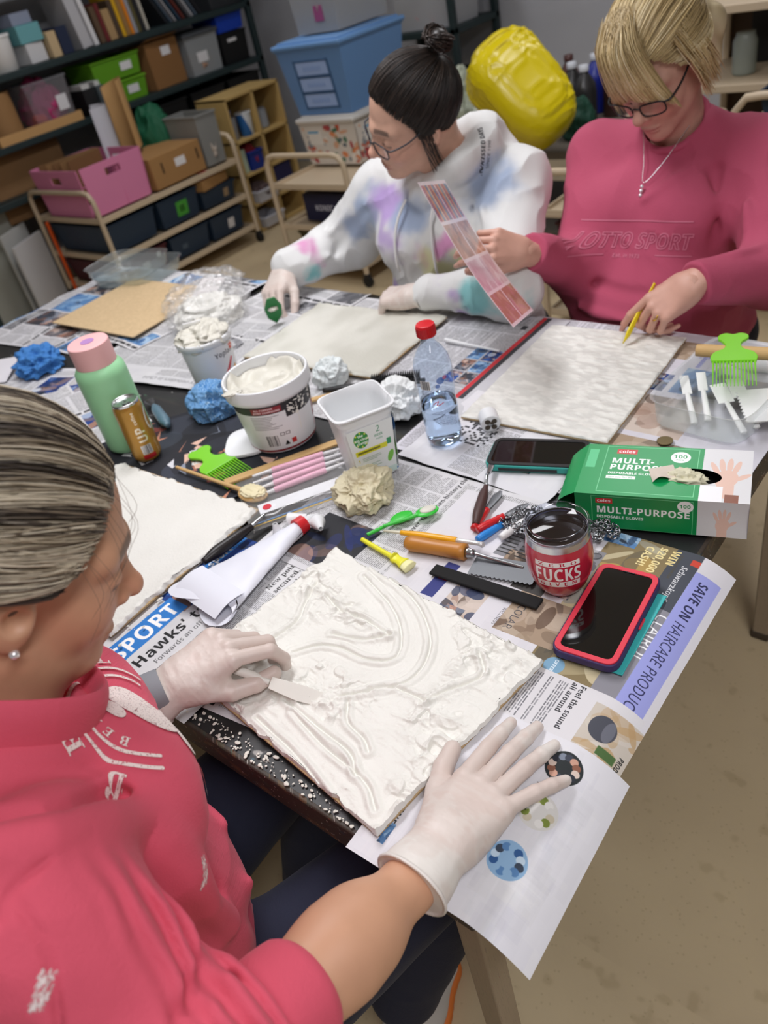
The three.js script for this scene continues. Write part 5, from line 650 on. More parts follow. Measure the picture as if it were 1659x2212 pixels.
// band of a cone, outside, uv around
const band = (r0, y0, r1, y1, a0 = 0, a1 = Math.PI * 2, seg = 60) => { const g = new THREE.CylinderGeometry(r1, r0, y1 - y0, seg, 1, true, a0, a1 - a0); g.translate(0, (y0 + y1) / 2, 0); return g; };
const whitePlastic = M(0xeef0f2, 0.35), plasterWet = M(0xd9d6ca, 0.45);
{ // large bucket
  const x = 0.582, z = -0.83, t = thing('plaster_bucket', 'round white bucket of wet plaster with black and red label', 'bucket', [x, Y1, z], faceCam(x, z));
  part(t, 'bucket_body', lathe([[0, 0], [0.07, 0], [0.073, 0.004], [0.086, 0.135], [0.083, 0.135], [0.07, 0.006], [0, 0.006]], 64), whitePlastic);
  part(t, 'rim', lathe([[0.086, 0.128], [0.094, 0.128], [0.095, 0.136], [0.094, 0.158], [0.091, 0.161], [0.087, 0.158], [0.0865, 0.135]], 64), whitePlastic, 'thick white rim smeared with plaster');
  part(t, 'plaster_fill', (() => { const g = surf(60, 24, (u, v) => { const a = u * Math.PI * 2, r = v * 0.0855, px = Math.cos(a) * r, pz = Math.sin(a) * r; return [px, 0.122 + 0.03 * Math.pow(ridge(px * 22 + 4, pz * 22, 2, 2), 2) * (0.5 + v * 0.5) + 0.012 * Math.pow(v, 6), pz]; }); return g; })(), plasterWet, 'wet plaster scooped into peaks');
  const tex = canvasTex(1536, 384, (g, w, h) => {
    g.fillStyle = '#eceef0'; g.fillRect(0, 0, w, h); g.fillStyle = '#232327'; g.fillRect(0, 0, w, 62); g.fillRect(820, 0, 300, 120);
    g.fillStyle = '#8d2028'; g.fillRect(610, 8, 190, 48); g.fillStyle = '#f4e8e8'; g.font = 'bold 19px sans-serif'; g.fillText('ALL PURPOSE', 628, 28); g.fillText('JOINT COMPOUND', 620, 50);
    lines(g, 590, 80, 190, 9, 13, '#9a9aa0', 4); barcode(g, 640, 240, 90, 100, 3); g.fillStyle = '#333'; g.font = 'bold 44px sans-serif'; g.fillText('⌂', 750, 250); g.strokeStyle = '#333'; g.lineWidth = 4; g.strokeRect(748, 232, 26, 22); g.strokeRect(786, 232, 26, 22); g.beginPath(); g.moveTo(760, 340); g.lineTo(778, 300); g.lineTo(796, 340); g.closePath(); g.fillStyle = '#222'; g.fill(); g.fillStyle = '#cc3b3b'; g.fillRect(812, 300, 34, 40);
    g.fillStyle = '#8d2028'; g.fillRect(1060, 130, 120, 130); g.fillRect(0, h - 16, w, 16); g.fillStyle = '#f4f4f4'; g.font = 'bold 30px sans-serif'; g.fillText('TOTAL', 1070, 180); g.fillText('FINISH', 1070, 220); lines(g, 1060, 290, 120, 4, 14, '#b04048', 6); lines(g, 200, 100, 180, 12, 16, '#9a9aa0', 8); g.fillStyle = '#232327'; g.fillRect(90, 80, 300, 8);
    const r = rng(8); for (let i = 0; i < 40; i++) { g.fillStyle = 'rgba(238,236,228,.95)'; g.beginPath(); g.ellipse(840 + r() * 220, 10 + r() * 110, 2 + r() * 12, 2 + r() * 16, r() * 3, 0, 7); g.fill(); } g.fillRect(900, 40, 5, 220);
  });
  part(t, 'label', band(0.0742, 0.006, 0.0862, 0.122), M(0xffffff, 0.4, { map: tex }), 'printed label with barcode');
  part(t, 'plaster_smear', at(crumple(0.02, 0.004, 0.012, 3, 0.4, 2, 8), 0.075, 0.156, -0.05), plasterWet);
  t.scale.setScalar(0.9);
}
{ // yoghurt bucket
  const x = 0.69, z = -1.15, t = thing('yoghurt_tub', 'white yoghurt bucket with red swoosh holding plaster scraps', 'tub', [x, Y1, z], faceCam(x, z));
  part(t, 'tub_body', lathe([[0, 0], [0.047, 0], [0.05, 0.004], [0.058, 0.12], [0.056, 0.12], [0.047, 0.005], [0, 0.005]], 48), whitePlastic);
  part(t, 'rim', lathe([[0.058, 0.114], [0.0635, 0.114], [0.064, 0.124], [0.061, 0.128], [0.057, 0.126], [0.0575, 0.118]], 48), whitePlastic);
  const tex = canvasTex(1024, 300, (g, w, h) => { g.fillStyle = '#f0f1f2'; g.fillRect(0, 0, w, h); g.fillStyle = '#5a5a60'; g.font = 'bold 46px sans-serif'; g.fillText('Yoplait', 540, 80); g.fillStyle = '#e2573f'; for (let i = 0; i < 5; i++) { g.beginPath(); g.ellipse(690 + Math.cos(i * 1.256) * 16, 46 + Math.sin(i * 1.256) * 16, 12, 9, i * 1.256, 0, 7); g.fill(); } g.fillStyle = '#d8303a'; g.beginPath(); g.moveTo(500, 290); g.lineTo(660, 110); g.lineTo(676, 118); g.lineTo(530, 300); g.fill(); g.fillStyle = '#e9a21e'; g.beginPath(); g.moveTo(540, 300); g.lineTo(690, 170); g.lineTo(760, 300); g.fill(); g.fillStyle = '#c9cf5a'; g.beginPath(); g.ellipse(800, 120, 40, 80, 0.4, 0, 7); g.fill(); });
  part(t, 'label', band(0.0507, 0.008, 0.0582, 0.112), M(0xffffff, 0.4, { map: tex }), 'printed yoghurt label');
  part(t, 'plaster_fill', at(crumple(0.055, 0.03, 0.055, 6, 0.35, 2.6, 14), 0, 0.105, 0), plasterWet);
  part(t, 'plastic_scraper', at(rbox(0.045, 0.05, 0.004, 0.002), 0.02, 0.135, 0.02, -0.4, 0.3, 0.2), M(0xf3f4f5, 0.4));
}
{ // square tub
  const t = thing('square_tub', 'empty square white tub with green and yellow print', 'tub', [0.561, Y1, -0.581], -0.5), B = 0.04, T = 0.053, H = 0.142;
  const wall = (b, y0, tt, y1, n = 12) => { const ringAt = (s) => { const p = []; for (let i = 0; i < 4; i++) for (let k = 0; k < n; k++) { const a = (i + (k + 0.5) / n) * Math.PI / 2, e = 0.34; p.push([Math.sign(Math.cos(a)) * Math.pow(Math.abs(Math.cos(a)), e) * s, Math.sign(Math.sin(a)) * Math.pow(Math.abs(Math.sin(a)), e) * s]); } return p; }; return (s) => ringAt(s); };
  const R = wall()(1), loft = (rows) => surf(R.length, rows.length - 1, (u, v) => { const i = Math.round(u * R.length) % R.length, [s, y] = rows[Math.round(v * (rows.length - 1))]; return [R[i][0] * s, y, R[i][1] * s]; });
  part(t, 'tub_body', loft([[0.0005, 0], [B * 0.95, 0], [B, 0.004], [T - 0.004, H - 0.02], [T - 0.002, H - 0.018], [T, H - 0.004], [T + 0.004, H - 0.004], [T + 0.0045, H], [T - 0.001, H + 0.001], [T - 0.005, H - 0.018], [B - 0.002, 0.006], [0.0005, 0.005]]), whitePlastic);
  const tex = canvasTex(400, 440, (g, w, h) => { g.fillStyle = '#eef2f2'; g.fillRect(0, 0, w, h); g.fillStyle = '#2f8f3c'; g.beginPath(); g.arc(110, 90, 66, 0, 7); g.fill(); g.fillStyle = '#d8e04a'; for (let i = 0; i < 8; i++) { g.beginPath(); g.arc(110 + Math.cos(i * 0.785) * 56, 90 + Math.sin(i * 0.785) * 56, 8, 0, 7); g.fill(); } g.fillStyle = '#fff'; g.font = 'bold 30px sans-serif'; g.fillText('the', 86, 68); g.fillText('big clean', 52, 98); g.fillText('change', 62, 128); g.fillStyle = '#2c8a58'; g.font = '66px sans-serif'; g.fillText('2', 250, 70); g.font = '34px sans-serif'; g.fillText('week', 226, 106); g.font = '20px sans-serif'; g.fillText('supply', 240, 130); g.fillStyle = '#e3df2c'; g.fillRect(30, 176, 300, 40); lines(g, 50, 188, 240, 1, 40, '#7a7a20', 3); for (let i = 0; i < 3; i++) { g.fillStyle = '#d9c92a'; g.font = 'bold 34px sans-serif'; g.fillText(String(i + 1), 36, 270 + i * 62); lines(g, 80, 246 + i * 62, 200, 3, 12, '#9fb8a4', 5 + i); } g.fillStyle = '#3a9a62'; g.fillRect(330, 150, 40, 50); g.fillStyle = '#7cc24a'; g.beginPath(); g.ellipse(350, 300, 26, 50, 0.5, 0, 7); g.fill(); g.fillStyle = '#cfe4de'; g.fillRect(280, 390, 120, 50); });
  const lab = surf(10, 8, (u, v) => { const y = mix(0.006, H - 0.026, v), s = mix(B, T - 0.004, v) + 0.0006; return [(u - 0.5) * 2 * s * 0.86, y, s * 1.0]; }); part(t, 'label', lab, M(0xffffff, 0.4, { map: tex }), 'green and yellow printed panel');
  const tex2 = canvasTex(200, 256, (g) => { g.fillStyle = '#eef2f2'; g.fillRect(0, 0, 200, 256); g.fillStyle = '#2f6fae'; g.beginPath(); g.arc(40, 50, 40, 0, 7); g.fill(); g.fillStyle = '#7cc24a'; g.beginPath(); g.ellipse(40, 150, 26, 60, 0.5, 0, 7); g.fill(); lines(g, 90, 40, 90, 12, 16, '#9fb8a4', 4); });
  part(t, 'label', surf(6, 6, (u, v) => { const y = mix(0.006, H - 0.026, v), s = mix(B, T - 0.004, v) + 0.0006; return [s, y, (0.5 - u) * 2 * s * 0.86]; }), M(0xffffff, 0.4, { map: tex2 }), 'green and blue printed panel');
}
{ // water bottle
  const x = 0.691, z = -0.508, t = thing('water_bottle', 'clear plastic water bottle with red cap', 'bottle', [x, Y1, z], faceCam(x, z));
  const prof = [[0, 0.008], [0.018, 0.004], [0.026, 0], [0.031, 0.004], [0.033, 0.014], [0.033, 0.03], [0.0318, 0.036], [0.033, 0.042], [0.0335, 0.07], [0.032, 0.09], [0.0335, 0.11], [0.034, 0.14], [0.0335, 0.155], [0.03, 0.172], [0.021, 0.188], [0.0135, 0.197], [0.0125, 0.2], [0.0125, 0.216]];
  const pet = new THREE.MeshPhysicalMaterial({ color: 0xeaf2fb, roughness: 0.04, transmission: 1, thickness: 0, ior: 1.3, side: THREE.DoubleSide });
  part(t, 'bottle_wall', lathe(prof, 48), pet, 'clear ribbed plastic');
  const lv = 0.085; part(t, 'water', lathe([...prof.filter(([r, y]) => y < lv).map(([r, y]) => [Math.max(0, r - 0.0012), y + 0.0008]), [0.0308, lv], [0, lv]], 48), new THREE.MeshPhysicalMaterial({ color: 0xffffff, roughness: 0.0, transmission: 1, thickness: 0.05, ior: 1.33, attenuationColor: new THREE.Color(0x9cc4ee), attenuationDistance: 0.35 }));
  const cap = part(t, 'cap', lathe([[0, 0.232], [0.0148, 0.232], [0.0162, 0.23], [0.0165, 0.226], [0.0165, 0.212], [0.0155, 0.21]], 48), M(0xd11220, 0.35), 'red screw cap'); part(cap, 'cap_ridges', merge(Array.from({ length: 36 }, (_, i) => new THREE.BoxGeometry(0.0008, 0.015, 0.0012).translate(0.0168, 0.2195, 0).rotateY(i / 36 * Math.PI * 2))), M(0xc00f1c, 0.35));
  const tex = canvasTex(512, 400, (g, w, h) => { g.clearRect(0, 0, w, h); barcode(g, 120, 60, 90, 90, 5); lines(g, 120, 160, 110, 4, 12, 'rgba(120,130,150,.8)', 3); g.fillStyle = 'rgba(70,110,190,.8)'; g.beginPath(); g.arc(300, 70, 34, 0, 7); g.fill(); g.beginPath(); g.arc(270, 120, 20, 0, 7); g.fill(); g.fillStyle = 'rgba(190,80,120,.7)'; g.beginPath(); g.arc(340, 50, 20, 0, 7); g.fill(); g.strokeStyle = 'rgba(220,60,60,.9)'; g.lineWidth = 8; g.beginPath(); g.moveTo(210, 300); g.quadraticCurveTo(280, 240, 240, 300); g.quadraticCurveTo(230, 330, 300, 290); g.stroke(); lines(g, 320, 180, 90, 10, 14, 'rgba(90,100,160,.55)', 7); });
  part(t, 'label', band(0.0342, 0.075, 0.0348, 0.152, Math.PI * 0.5, Math.PI * 1.5, 40), M(0xffffff, 0.25, { map: tex, transparent: true }), 'clear printed label with barcode');
}
{ // green bottle
  const x = 0.435, z = -1.155, t = thing('drink_bottle', 'tall mint green drink bottle with pink lid', 'bottle', [x, Y1, z], 0.4);
  part(t, 'bottle_body', lathe([[0, 0], [0.045, 0], [0.05, 0.004], [0.051, 0.012], [0.0515, 0.165], [0.05, 0.178], [0.044, 0.187], [0.04, 0.19]], 56), M(0xa6e6b0, 0.42), 'matt mint green');
  const lid = part(t, 'lid', lathe([[0.040, 0.188], [0.0415, 0.19], [0.0415, 0.232], [0.0395, 0.236], [0, 0.236]], 56), M(0xf7bfbf, 0.45), 'pale pink screw lid'); part(lid, 'lid_mark', at(cyl(0.014, 0.014, 0.0006, 28), 0, 0.2362, 0), M(0xb78ac4, 0.5), 'lilac oval spot');
}
{ // can
  const x = 0.412, z = -1.066, t = thing('drink_can', 'slim gold drink can with a silver top', 'can', [x, Y1, z], faceCam(x, z) + 0.2);
  const tex = canvasTex(1024, 700, (g, w, h) => { g.fillStyle = '#b98a3a'; g.fillRect(0, 0, w, h); g.save(); g.translate(440, 470); g.rotate(-Math.PI / 2); g.fillStyle = '#f3ead6'; g.font = 'bold 150px sans-serif'; g.fillText('UP', 20, 110); g.font = 'bold 52px sans-serif'; g.fillText('coffee', 250, 60); g.restore(); g.strokeStyle = '#f6f0e2'; g.lineWidth = 26; g.beginPath(); g.ellipse(690, 210, 60, 130, 0.2, 0.3, 4.4); g.stroke(); barcode(g, 430, 480, 120, 110, 9); g.fillStyle = '#c92a30'; g.fillRect(420, 600, 150, 56); g.fillStyle = '#e8d9b8'; g.font = '40px sans-serif'; g.save(); g.translate(640, 640); g.rotate(-1.57); g.fillText('iced coffee', 0, 0); g.restore(); });
  part(t, 'can_body', (() => { const g = lathe([[0.021, 0.0], [0.024, 0.001], [0.0285, 0.008], [0.0292, 0.014], [0.0292, 0.118], [0.0265, 0.127]], 48), uv = g.attributes.uv, p = g.attributes.position; for (let i = 0; i < p.count; i++) uv.setY(i, p.getY(i) / 0.127); return g; })(), M(0xffffff, 0.3, { map: tex, metalness: 0.35 }), 'gold printed side');
  const top = part(t, 'can_top', lathe([[0.0265, 0.127], [0.027, 0.131], [0.0262, 0.133], [0.0245, 0.131], [0.0235, 0.127], [0, 0.127]], 48), M(0xd0d2d4, 0.25, { metalness: 1 }), 'silver lid'); part(top, 'pull_tab', at(extrude(ring(0.009, 20, 0.7, 1.2), 0.001, 0.0003, [ring(0.004, 14, 0.8, 1)]), 0, 0.1275, 0.003, -Math.PI / 2), M(0xc4c6c8, 0.3, { metalness: 1 })); part(top, 'mouth', at(cyl(0.009, 0.009, 0.0006), 0, 0.1271, -0.01), M(0x1a1a1a, 0.6));
}
{ // tumbler
  const x = 0.444, z = -0.136, t = thing('tumbler', 'red stemless tumbler with bold white lettering and clear lid', 'tumbler', [x, Y1, z], faceCam(x, z));
  const tex = canvasTex(1536, 512, (g, w, h) => {
    const r = rng(3); g.fillStyle = '#c2203c'; g.fillRect(0, 0, w, h); g.textAlign = 'center'; const cx = 745;
    const warp = (s, y, font, ww, col) => { g.fillStyle = col; g.font = font; const m = g.measureText(s).width; g.save(); g.translate(cx, y); g.scale(ww / m, 1); g.fillText(s, 0, 0); g.restore(); };
    g.fillStyle = '#f4f2ee'; g.fillRect(cx - 170, 70, 340, 44); g.fillRect(cx - 165, 262, 330, 58); warp('Z  E  R  O', 106, 'bold 38px serif', 290, '#c2203c'); warp('FUCKS', 250, 'bold 168px sans-serif', 350, '#f4f2ee'); warp('G  I  V  E  N', 306, 'bold 48px sans-serif', 280, '#c2203c');
  });
  const P = [[0.0, 0], [0.024, 0], [0.028, 0.002], [0.037, 0.016], [0.0435, 0.036], [0.0455, 0.056], [0.0445, 0.076], [0.0425, 0.09]];
  part(t, 'cup', (() => { const g = lathe(P, 64), uv = g.attributes.uv, p = g.attributes.position; for (let i = 0; i < p.count; i++) uv.setY(i, p.getY(i) / 0.09); return g; })(), M(0xffffff, 0.25, { map: tex, clearcoat: 0.6, clearcoatRoughness: 0.15 }), 'glossy red cup printed with white words');
  part(t, 'steel_rim', lathe([[0.0425, 0.09], [0.0418, 0.1], [0.041, 0.104], [0.0395, 0.104], [0.0395, 0.06], [0, 0.06]], 64), M(0xc9cacc, 0.25, { metalness: 1 }), 'brushed steel rim'); part(t, 'drink', at(cyl(0.039, 0.039, 0.03, 40), 0, 0.062, 0), M(0x1c100b, 0.08), 'dark drink');
  const lid = part(t, 'lid', lathe([[0.0395, 0.098], [0.0425, 0.1], [0.044, 0.105], [0.0438, 0.112], [0.0415, 0.1145], [0.037, 0.114], [0.0335, 0.106], [0, 0.106]], 64), new THREE.MeshPhysicalMaterial({ color: 0xf2f4fa, roughness: 0.05, transmission: 1, thickness: 0, ior: 1.4, side: THREE.DoubleSide }), 'clear plastic lid'); part(lid, 'lid_seal', new THREE.TorusGeometry(0.0405, 0.0012, 8, 48).rotateX(Math.PI / 2).translate(0, 0.1, 0), M(0x6d72a0, 0.5, { transmission: 0.4 }));
}
{ // glove box
  const dir = Math.atan2(0.066, 0.222), t = thing('glove_box', 'green and white cardboard box of disposable gloves torn open', 'box', [0.662, Y1, -0.083], dir - Math.PI / 2); // local x runs along the box
  const L = 0.236, W = 0.128, H = 0.062, hand = (g, x, y, s) => { g.fillStyle = '#e8c4b4'; g.save(); g.translate(x, y); g.scale(s, s); g.beginPath(); g.ellipse(0, 20, 34, 46, 0.2, 0, 7); g.fill(); [[-34, -30, -0.35], [-14, -48, -0.12], [8, -52, 0.05], [28, -40, 0.25]].forEach(([a, b, r]) => { g.save(); g.translate(a, b); g.rotate(r); g.beginPath(); g.ellipse(0, 0, 9, 38, 0, 0, 7); g.fill(); g.restore(); }); g.save(); g.translate(44, 10); g.rotate(0.9); g.beginPath(); g.ellipse(0, 0, 10, 32, 0, 0, 7); g.fill(); g.restore(); g.fillRect(-26, 50, 50, 70); g.restore(); };
  const top = canvasTex(1180, 640, (g, w, h) => {
    g.fillStyle = '#0f9a53'; g.fillRect(0, 0, w, h); g.fillStyle = '#e2e2e4'; g.fillRect(w * 0.72, 0, w * 0.28, h); hand(g, w * 0.86, h * 0.5, 2.3); g.fillStyle = '#8d5a48'; g.fillRect(w * 0.86, h * 0.86, 90, 90); g.fillStyle = '#f6f6f8'; g.fillRect(w * 0.72, h * 0.72, 150, 180);
    g.strokeStyle = '#7fd8a0'; g.lineWidth = 5; g.strokeRect(150, 22, w * 0.72 - 185, h - 60); g.fillStyle = '#d3222c'; g.fillRect(225, 56, 150, 62); g.fillStyle = '#fff'; g.font = 'bold 50px sans-serif'; g.fillText('coles', 238, 104); g.font = 'bold 92px sans-serif'; g.fillText('MULTI-', 200, 240); g.fillText('PURPOSE', 196, 322); g.font = 'bold 36px sans-serif'; g.fillText('DISPOSABLE GLOVES', 196, 380); g.fillRect(192, 400, 210, 38); g.fillStyle = '#0f9a53'; g.font = '26px sans-serif'; g.fillText('one size fits all', 206, 428);
    g.fillStyle = '#fff'; g.beginPath(); g.arc(690, 130, 70, 0, 7); g.fill(); g.fillStyle = '#0f9a53'; g.font = 'bold 60px sans-serif'; g.fillText('100', 638, 142); g.font = 'bold 22px sans-serif'; g.fillText('PACK', 660, 170); g.fillStyle = '#57c98a'; g.fillRect(20, 70, 70, 240); });
  const side = canvasTex(1180, 310, (g, w, h) => { g.fillStyle = '#0c8d4a'; g.fillRect(0, 0, w, h); g.fillStyle = '#dcdcde'; g.fillRect(w * 0.72, 0, w * 0.28, h); hand(g, w * 0.86, h * 0.6, 1.3); g.strokeStyle = '#7fd8a0'; g.lineWidth = 4; g.strokeRect(120, 20, w * 0.72 - 150, h); g.fillStyle = '#d3222c'; g.fillRect(150, 40, 120, 50); g.fillStyle = '#fff'; g.font = 'bold 40px sans-serif'; g.fillText('coles', 160, 78); g.font = 'bold 84px sans-serif'; g.fillText('MULTI-PURPOSE', 150, 180); g.font = 'bold 34px sans-serif'; g.fillText('DISPOSABLE GLOVES', 152, 226); g.beginPath(); g.arc(770, 70, 54, 0, 7); g.fill(); g.fillStyle = '#0f9a53'; g.font = 'bold 46px sans-serif'; g.fillText('100', 730, 86); });
  const card = (g) => M(0xffffff, 0.35, { map: g }), plain = M(0x0f9a53, 0.4), paper = M(0xe4e4e6, 0.5);
  // top with an oval opening
  const sh = new THREE.Shape([[-L / 2, -W / 2], [L / 2, -W / 2], [L / 2, W / 2], [-L / 2, W / 2]].map((p) => new THREE.Vector2(...p))); sh.holes.push(new THREE.Path(ring(0.024, 32, 1.55, 0.82).map(([a, b]) => new THREE.Vector2(a + 0.042, b - 0.008))));
  const tg = new THREE.ShapeGeometry(sh, 24), uv = tg.attributes.uv, p = tg.attributes.position; for (let i = 0; i < p.count; i++) uv.setXY(i, p.getX(i) / L + 0.5, p.getY(i) / W + 0.5); tg.rotateX(-Math.PI / 2).translate(0, H, 0); part(t, 'top_panel', tg, card(top), 'green top with white lettering and a torn opening');
  part(t, 'front_panel', surf(6, 4, (u, v) => [(u - 0.5) * L, v * H, W / 2 - 0.003 * Math.sin(v * Math.PI)]), card(side), 'green front with white lettering');
  part(t, 'back_panel', surf(2, 2, (u, v) => [(u - 0.5) * L, v * H, -W / 2]), plain); part(t, 'bottom_panel', surf(2, 2, (u, v) => [(u - 0.5) * L, 0.0005, (v - 0.5) * W]), paper);
  part(t, 'end_panel', surf(2, 2, (u, v) => [L / 2, v * H, (0.5 - u) * W]), paper, 'white end'); part(t, 'end_panel', surf(8, 6, (u, v) => [-L / 2 - 0.03 * Math.sin(v * Math.PI), v * H, (u - 0.5) * W * (1 - 0.1 * Math.sin(v * Math.PI))]), plain, 'bulging green end flap');
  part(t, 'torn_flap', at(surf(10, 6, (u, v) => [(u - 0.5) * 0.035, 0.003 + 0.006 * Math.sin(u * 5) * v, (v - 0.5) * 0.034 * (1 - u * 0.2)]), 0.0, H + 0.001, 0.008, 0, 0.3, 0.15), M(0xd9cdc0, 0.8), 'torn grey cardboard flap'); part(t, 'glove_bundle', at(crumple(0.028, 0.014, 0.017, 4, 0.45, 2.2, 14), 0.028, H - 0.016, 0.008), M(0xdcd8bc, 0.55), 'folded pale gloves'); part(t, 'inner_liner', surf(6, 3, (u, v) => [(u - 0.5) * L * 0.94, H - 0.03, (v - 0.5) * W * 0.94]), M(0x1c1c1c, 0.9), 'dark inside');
}
// phones
function phone(label, x, z, turn, y, len, wid, caseMat, lipMat, parts) {
  const t = thing('phone', label, 'phone', [x, y, z], turn), rr = (l, w, r) => { const s = new THREE.Shape(), a = l / 2, b = w / 2; s.moveTo(-a + r, -b); s.lineTo(a - r, -b); s.quadraticCurveTo(a, -b, a, -b + r); s.lineTo(a, b - r); s.quadraticCurveTo(a, b, a - r, b); s.lineTo(-a + r, b); s.quadraticCurveTo(-a, b, -a, b - r); s.lineTo(-a, -b + r); s.quadraticCurveTo(-a, -b, -a + r, -b); return s; };
  const ex = (s, d, bv) => new THREE.ExtrudeGeometry(s, { depth: d, bevelEnabled: bv > 0, bevelSize: bv, bevelThickness: bv, bevelSegments: 3, curveSegments: 10 }).rotateX(-Math.PI / 2);
  part(t, 'case', ex(rr(len - 0.004, wid - 0.004, 0.016), 0.008, 0.002).translate(0, 0.002, 0), caseMat); const lip = rr(len - 0.006, wid - 0.006, 0.015); lip.holes.push(new THREE.Path(rr(len - 0.018, wid - 0.018, 0.01).getPoints(8).reverse())); part(t, 'bumper', ex(lip, 0.0016, 0.0006).translate(0, 0.012, 0), lipMat);
  part(t, 'screen', ex(rr(len - 0.017, wid - 0.017, 0.01), 0.0006, 0).translate(0, 0.0125, 0), M(0x040405, 0.06, { clearcoat: 1, clearcoatRoughness: 0.03 }), 'black glossy screen'); if (parts) parts(t); return t;
}
phone('phone with black screen in a purple and coral red case', 0.41, -0.05, 0.086, Y1 + 0.003, 0.176, 0.087, M(0x3a2a5c, 0.55), M(0xe0384c, 0.5), (t) => { part(t, 'side_button', at(rbox(0.02, 0.003, 0.003, 0.001), 0.0, 0.006, 0.0445), M(0xd8384c, 0.5)); part(t, 'speaker_slot', at(rbox(0.0015, 0.0006, 0.016, 0.0003), 0.078, 0.0137, 0), M(0x222228, 0.5)); });
single('teal_card', rbox(0.15, 0.0025, 0.075, 0.001), M(0x3fb8b8, 0.5), 'teal blue card poking out from under the purple phone', 'card', [0.405, Y1 + 0.0008, -0.035], 0.05);
phone('phone with black screen in a black and teal case', 0.70, -0.318, Math.atan2(-0.133, 0.043) , Y1, 0.17, 0.085, M(0x2a9d94, 0.5), M(0x121214, 0.5), (t) => part(t, 'case_band', at(rbox(0.1, 0.006, 0.002, 0.001), -0.01, 0.005, 0.0425), M(0x17181a, 0.6)));

// combs
const combMat = M(0x7ed321, 0.35);
function comb(label, pos, turn, tilt = 0, roll = 0) {
  const t = thing('hair_pick_comb', label, 'comb', pos, turn); t.rotation.set(roll, turn, tilt, 'YXZ');
  const out = [[-0.034, 0], [-0.036, 0.014], [-0.03, 0.03], [-0.016, 0.042], [-0.012, 0.056], [-0.018, 0.072], [-0.024, 0.082], [-0.022, 0.094], [-0.012, 0.1], [0.0, 0.096], [0.012, 0.1], [0.022, 0.094], [0.023, 0.082], [0.014, 0.07], [0.011, 0.056], [0.015, 0.042], [0.03, 0.03], [0.036, 0.014], [0.034, 0]];
  const s = new THREE.Shape(); s.moveTo(...out[0]); s.splineThru(out.slice(1).map((p) => new THREE.Vector2(...p))); part(t, 'handle', new THREE.ExtrudeGeometry(s, { depth: 0.003, bevelEnabled: true, bevelSize: 0.0012, bevelThickness: 0.0012, bevelSegments: 2, curveSegments: 40 }).rotateX(-Math.PI / 2), combMat);
  const tooth = at(new THREE.CylinderGeometry(0.0018, 0.0007, 0.084, 6), 0, 0.0015, 0.04, -Math.PI / 2); for (let i = 0; i < 13; i++) { const o = part(t, 'tooth', tooth, combMat); o.position.x = -0.0325 + i * 0.00542; } return t;
}
comb('lime green pick comb lying flat by the wooden spoon', [0.445, Y1 + 0.002, -0.872], -0.2); comb('lime green pick comb resting on the clear tub', [0.99, Y1 + 0.068, -0.10], -1.22, 0, -0.0);

// wood
const woodMap = colTex(256, 64, (u, v) => { const n = (fbm(u * 6, v * 40, 2, 4) - 0.5) * 50; return [205 + n, 168 + n, 112 + n * 0.9]; }), wood = M(0xffffff, 0.6, { map: woodMap }), orangeWood = M(0xc08036, 0.4);
const span = (a, b) => { const dx = b[0] - a[0], dz = b[1] - a[1]; return [(a[0] + b[0]) / 2, (a[1] + b[1]) / 2, Math.hypot(dx, dz), Math.atan2(-dz, dx)]; };
{ const [x, z, L, a] = span([0.405, -0.815], [0.63, -0.675]); single('wooden_stick', rbox(L, 0.006, 0.02, 0.002), wood, 'long flat wooden stirring stick leaning towards the square tub', 'stick', [x, Y1 + 0.007, z], a); }
{ const [x, z, L, a] = span([0.401, -0.955], [0.402, -0.70]), t = thing('wooden_spoon', 'wooden spoon crusted with plaster at the bag of pink tools', 'spoon', [x, Y1, z], a); part(t, 'handle', taper([[-L / 2, 0.008, 0, 0.0035], [0, 0.008, 0, 0.004], [L / 2 - 0.06, 0.008, 0, 0.005]], 10, 6), wood); part(t, 'bowl', new THREE.SphereGeometry(1, 24, 14).scale(0.034, 0.008, 0.022).translate(L / 2 - 0.032, 0.009, 0), wood); part(t, 'plaster_crust', at(crumple(0.026, 0.006, 0.017, 5, 0.3, 2.4, 10), L / 2 - 0.03, 0.012, 0), M(0xeadfb8, 0.6)); }
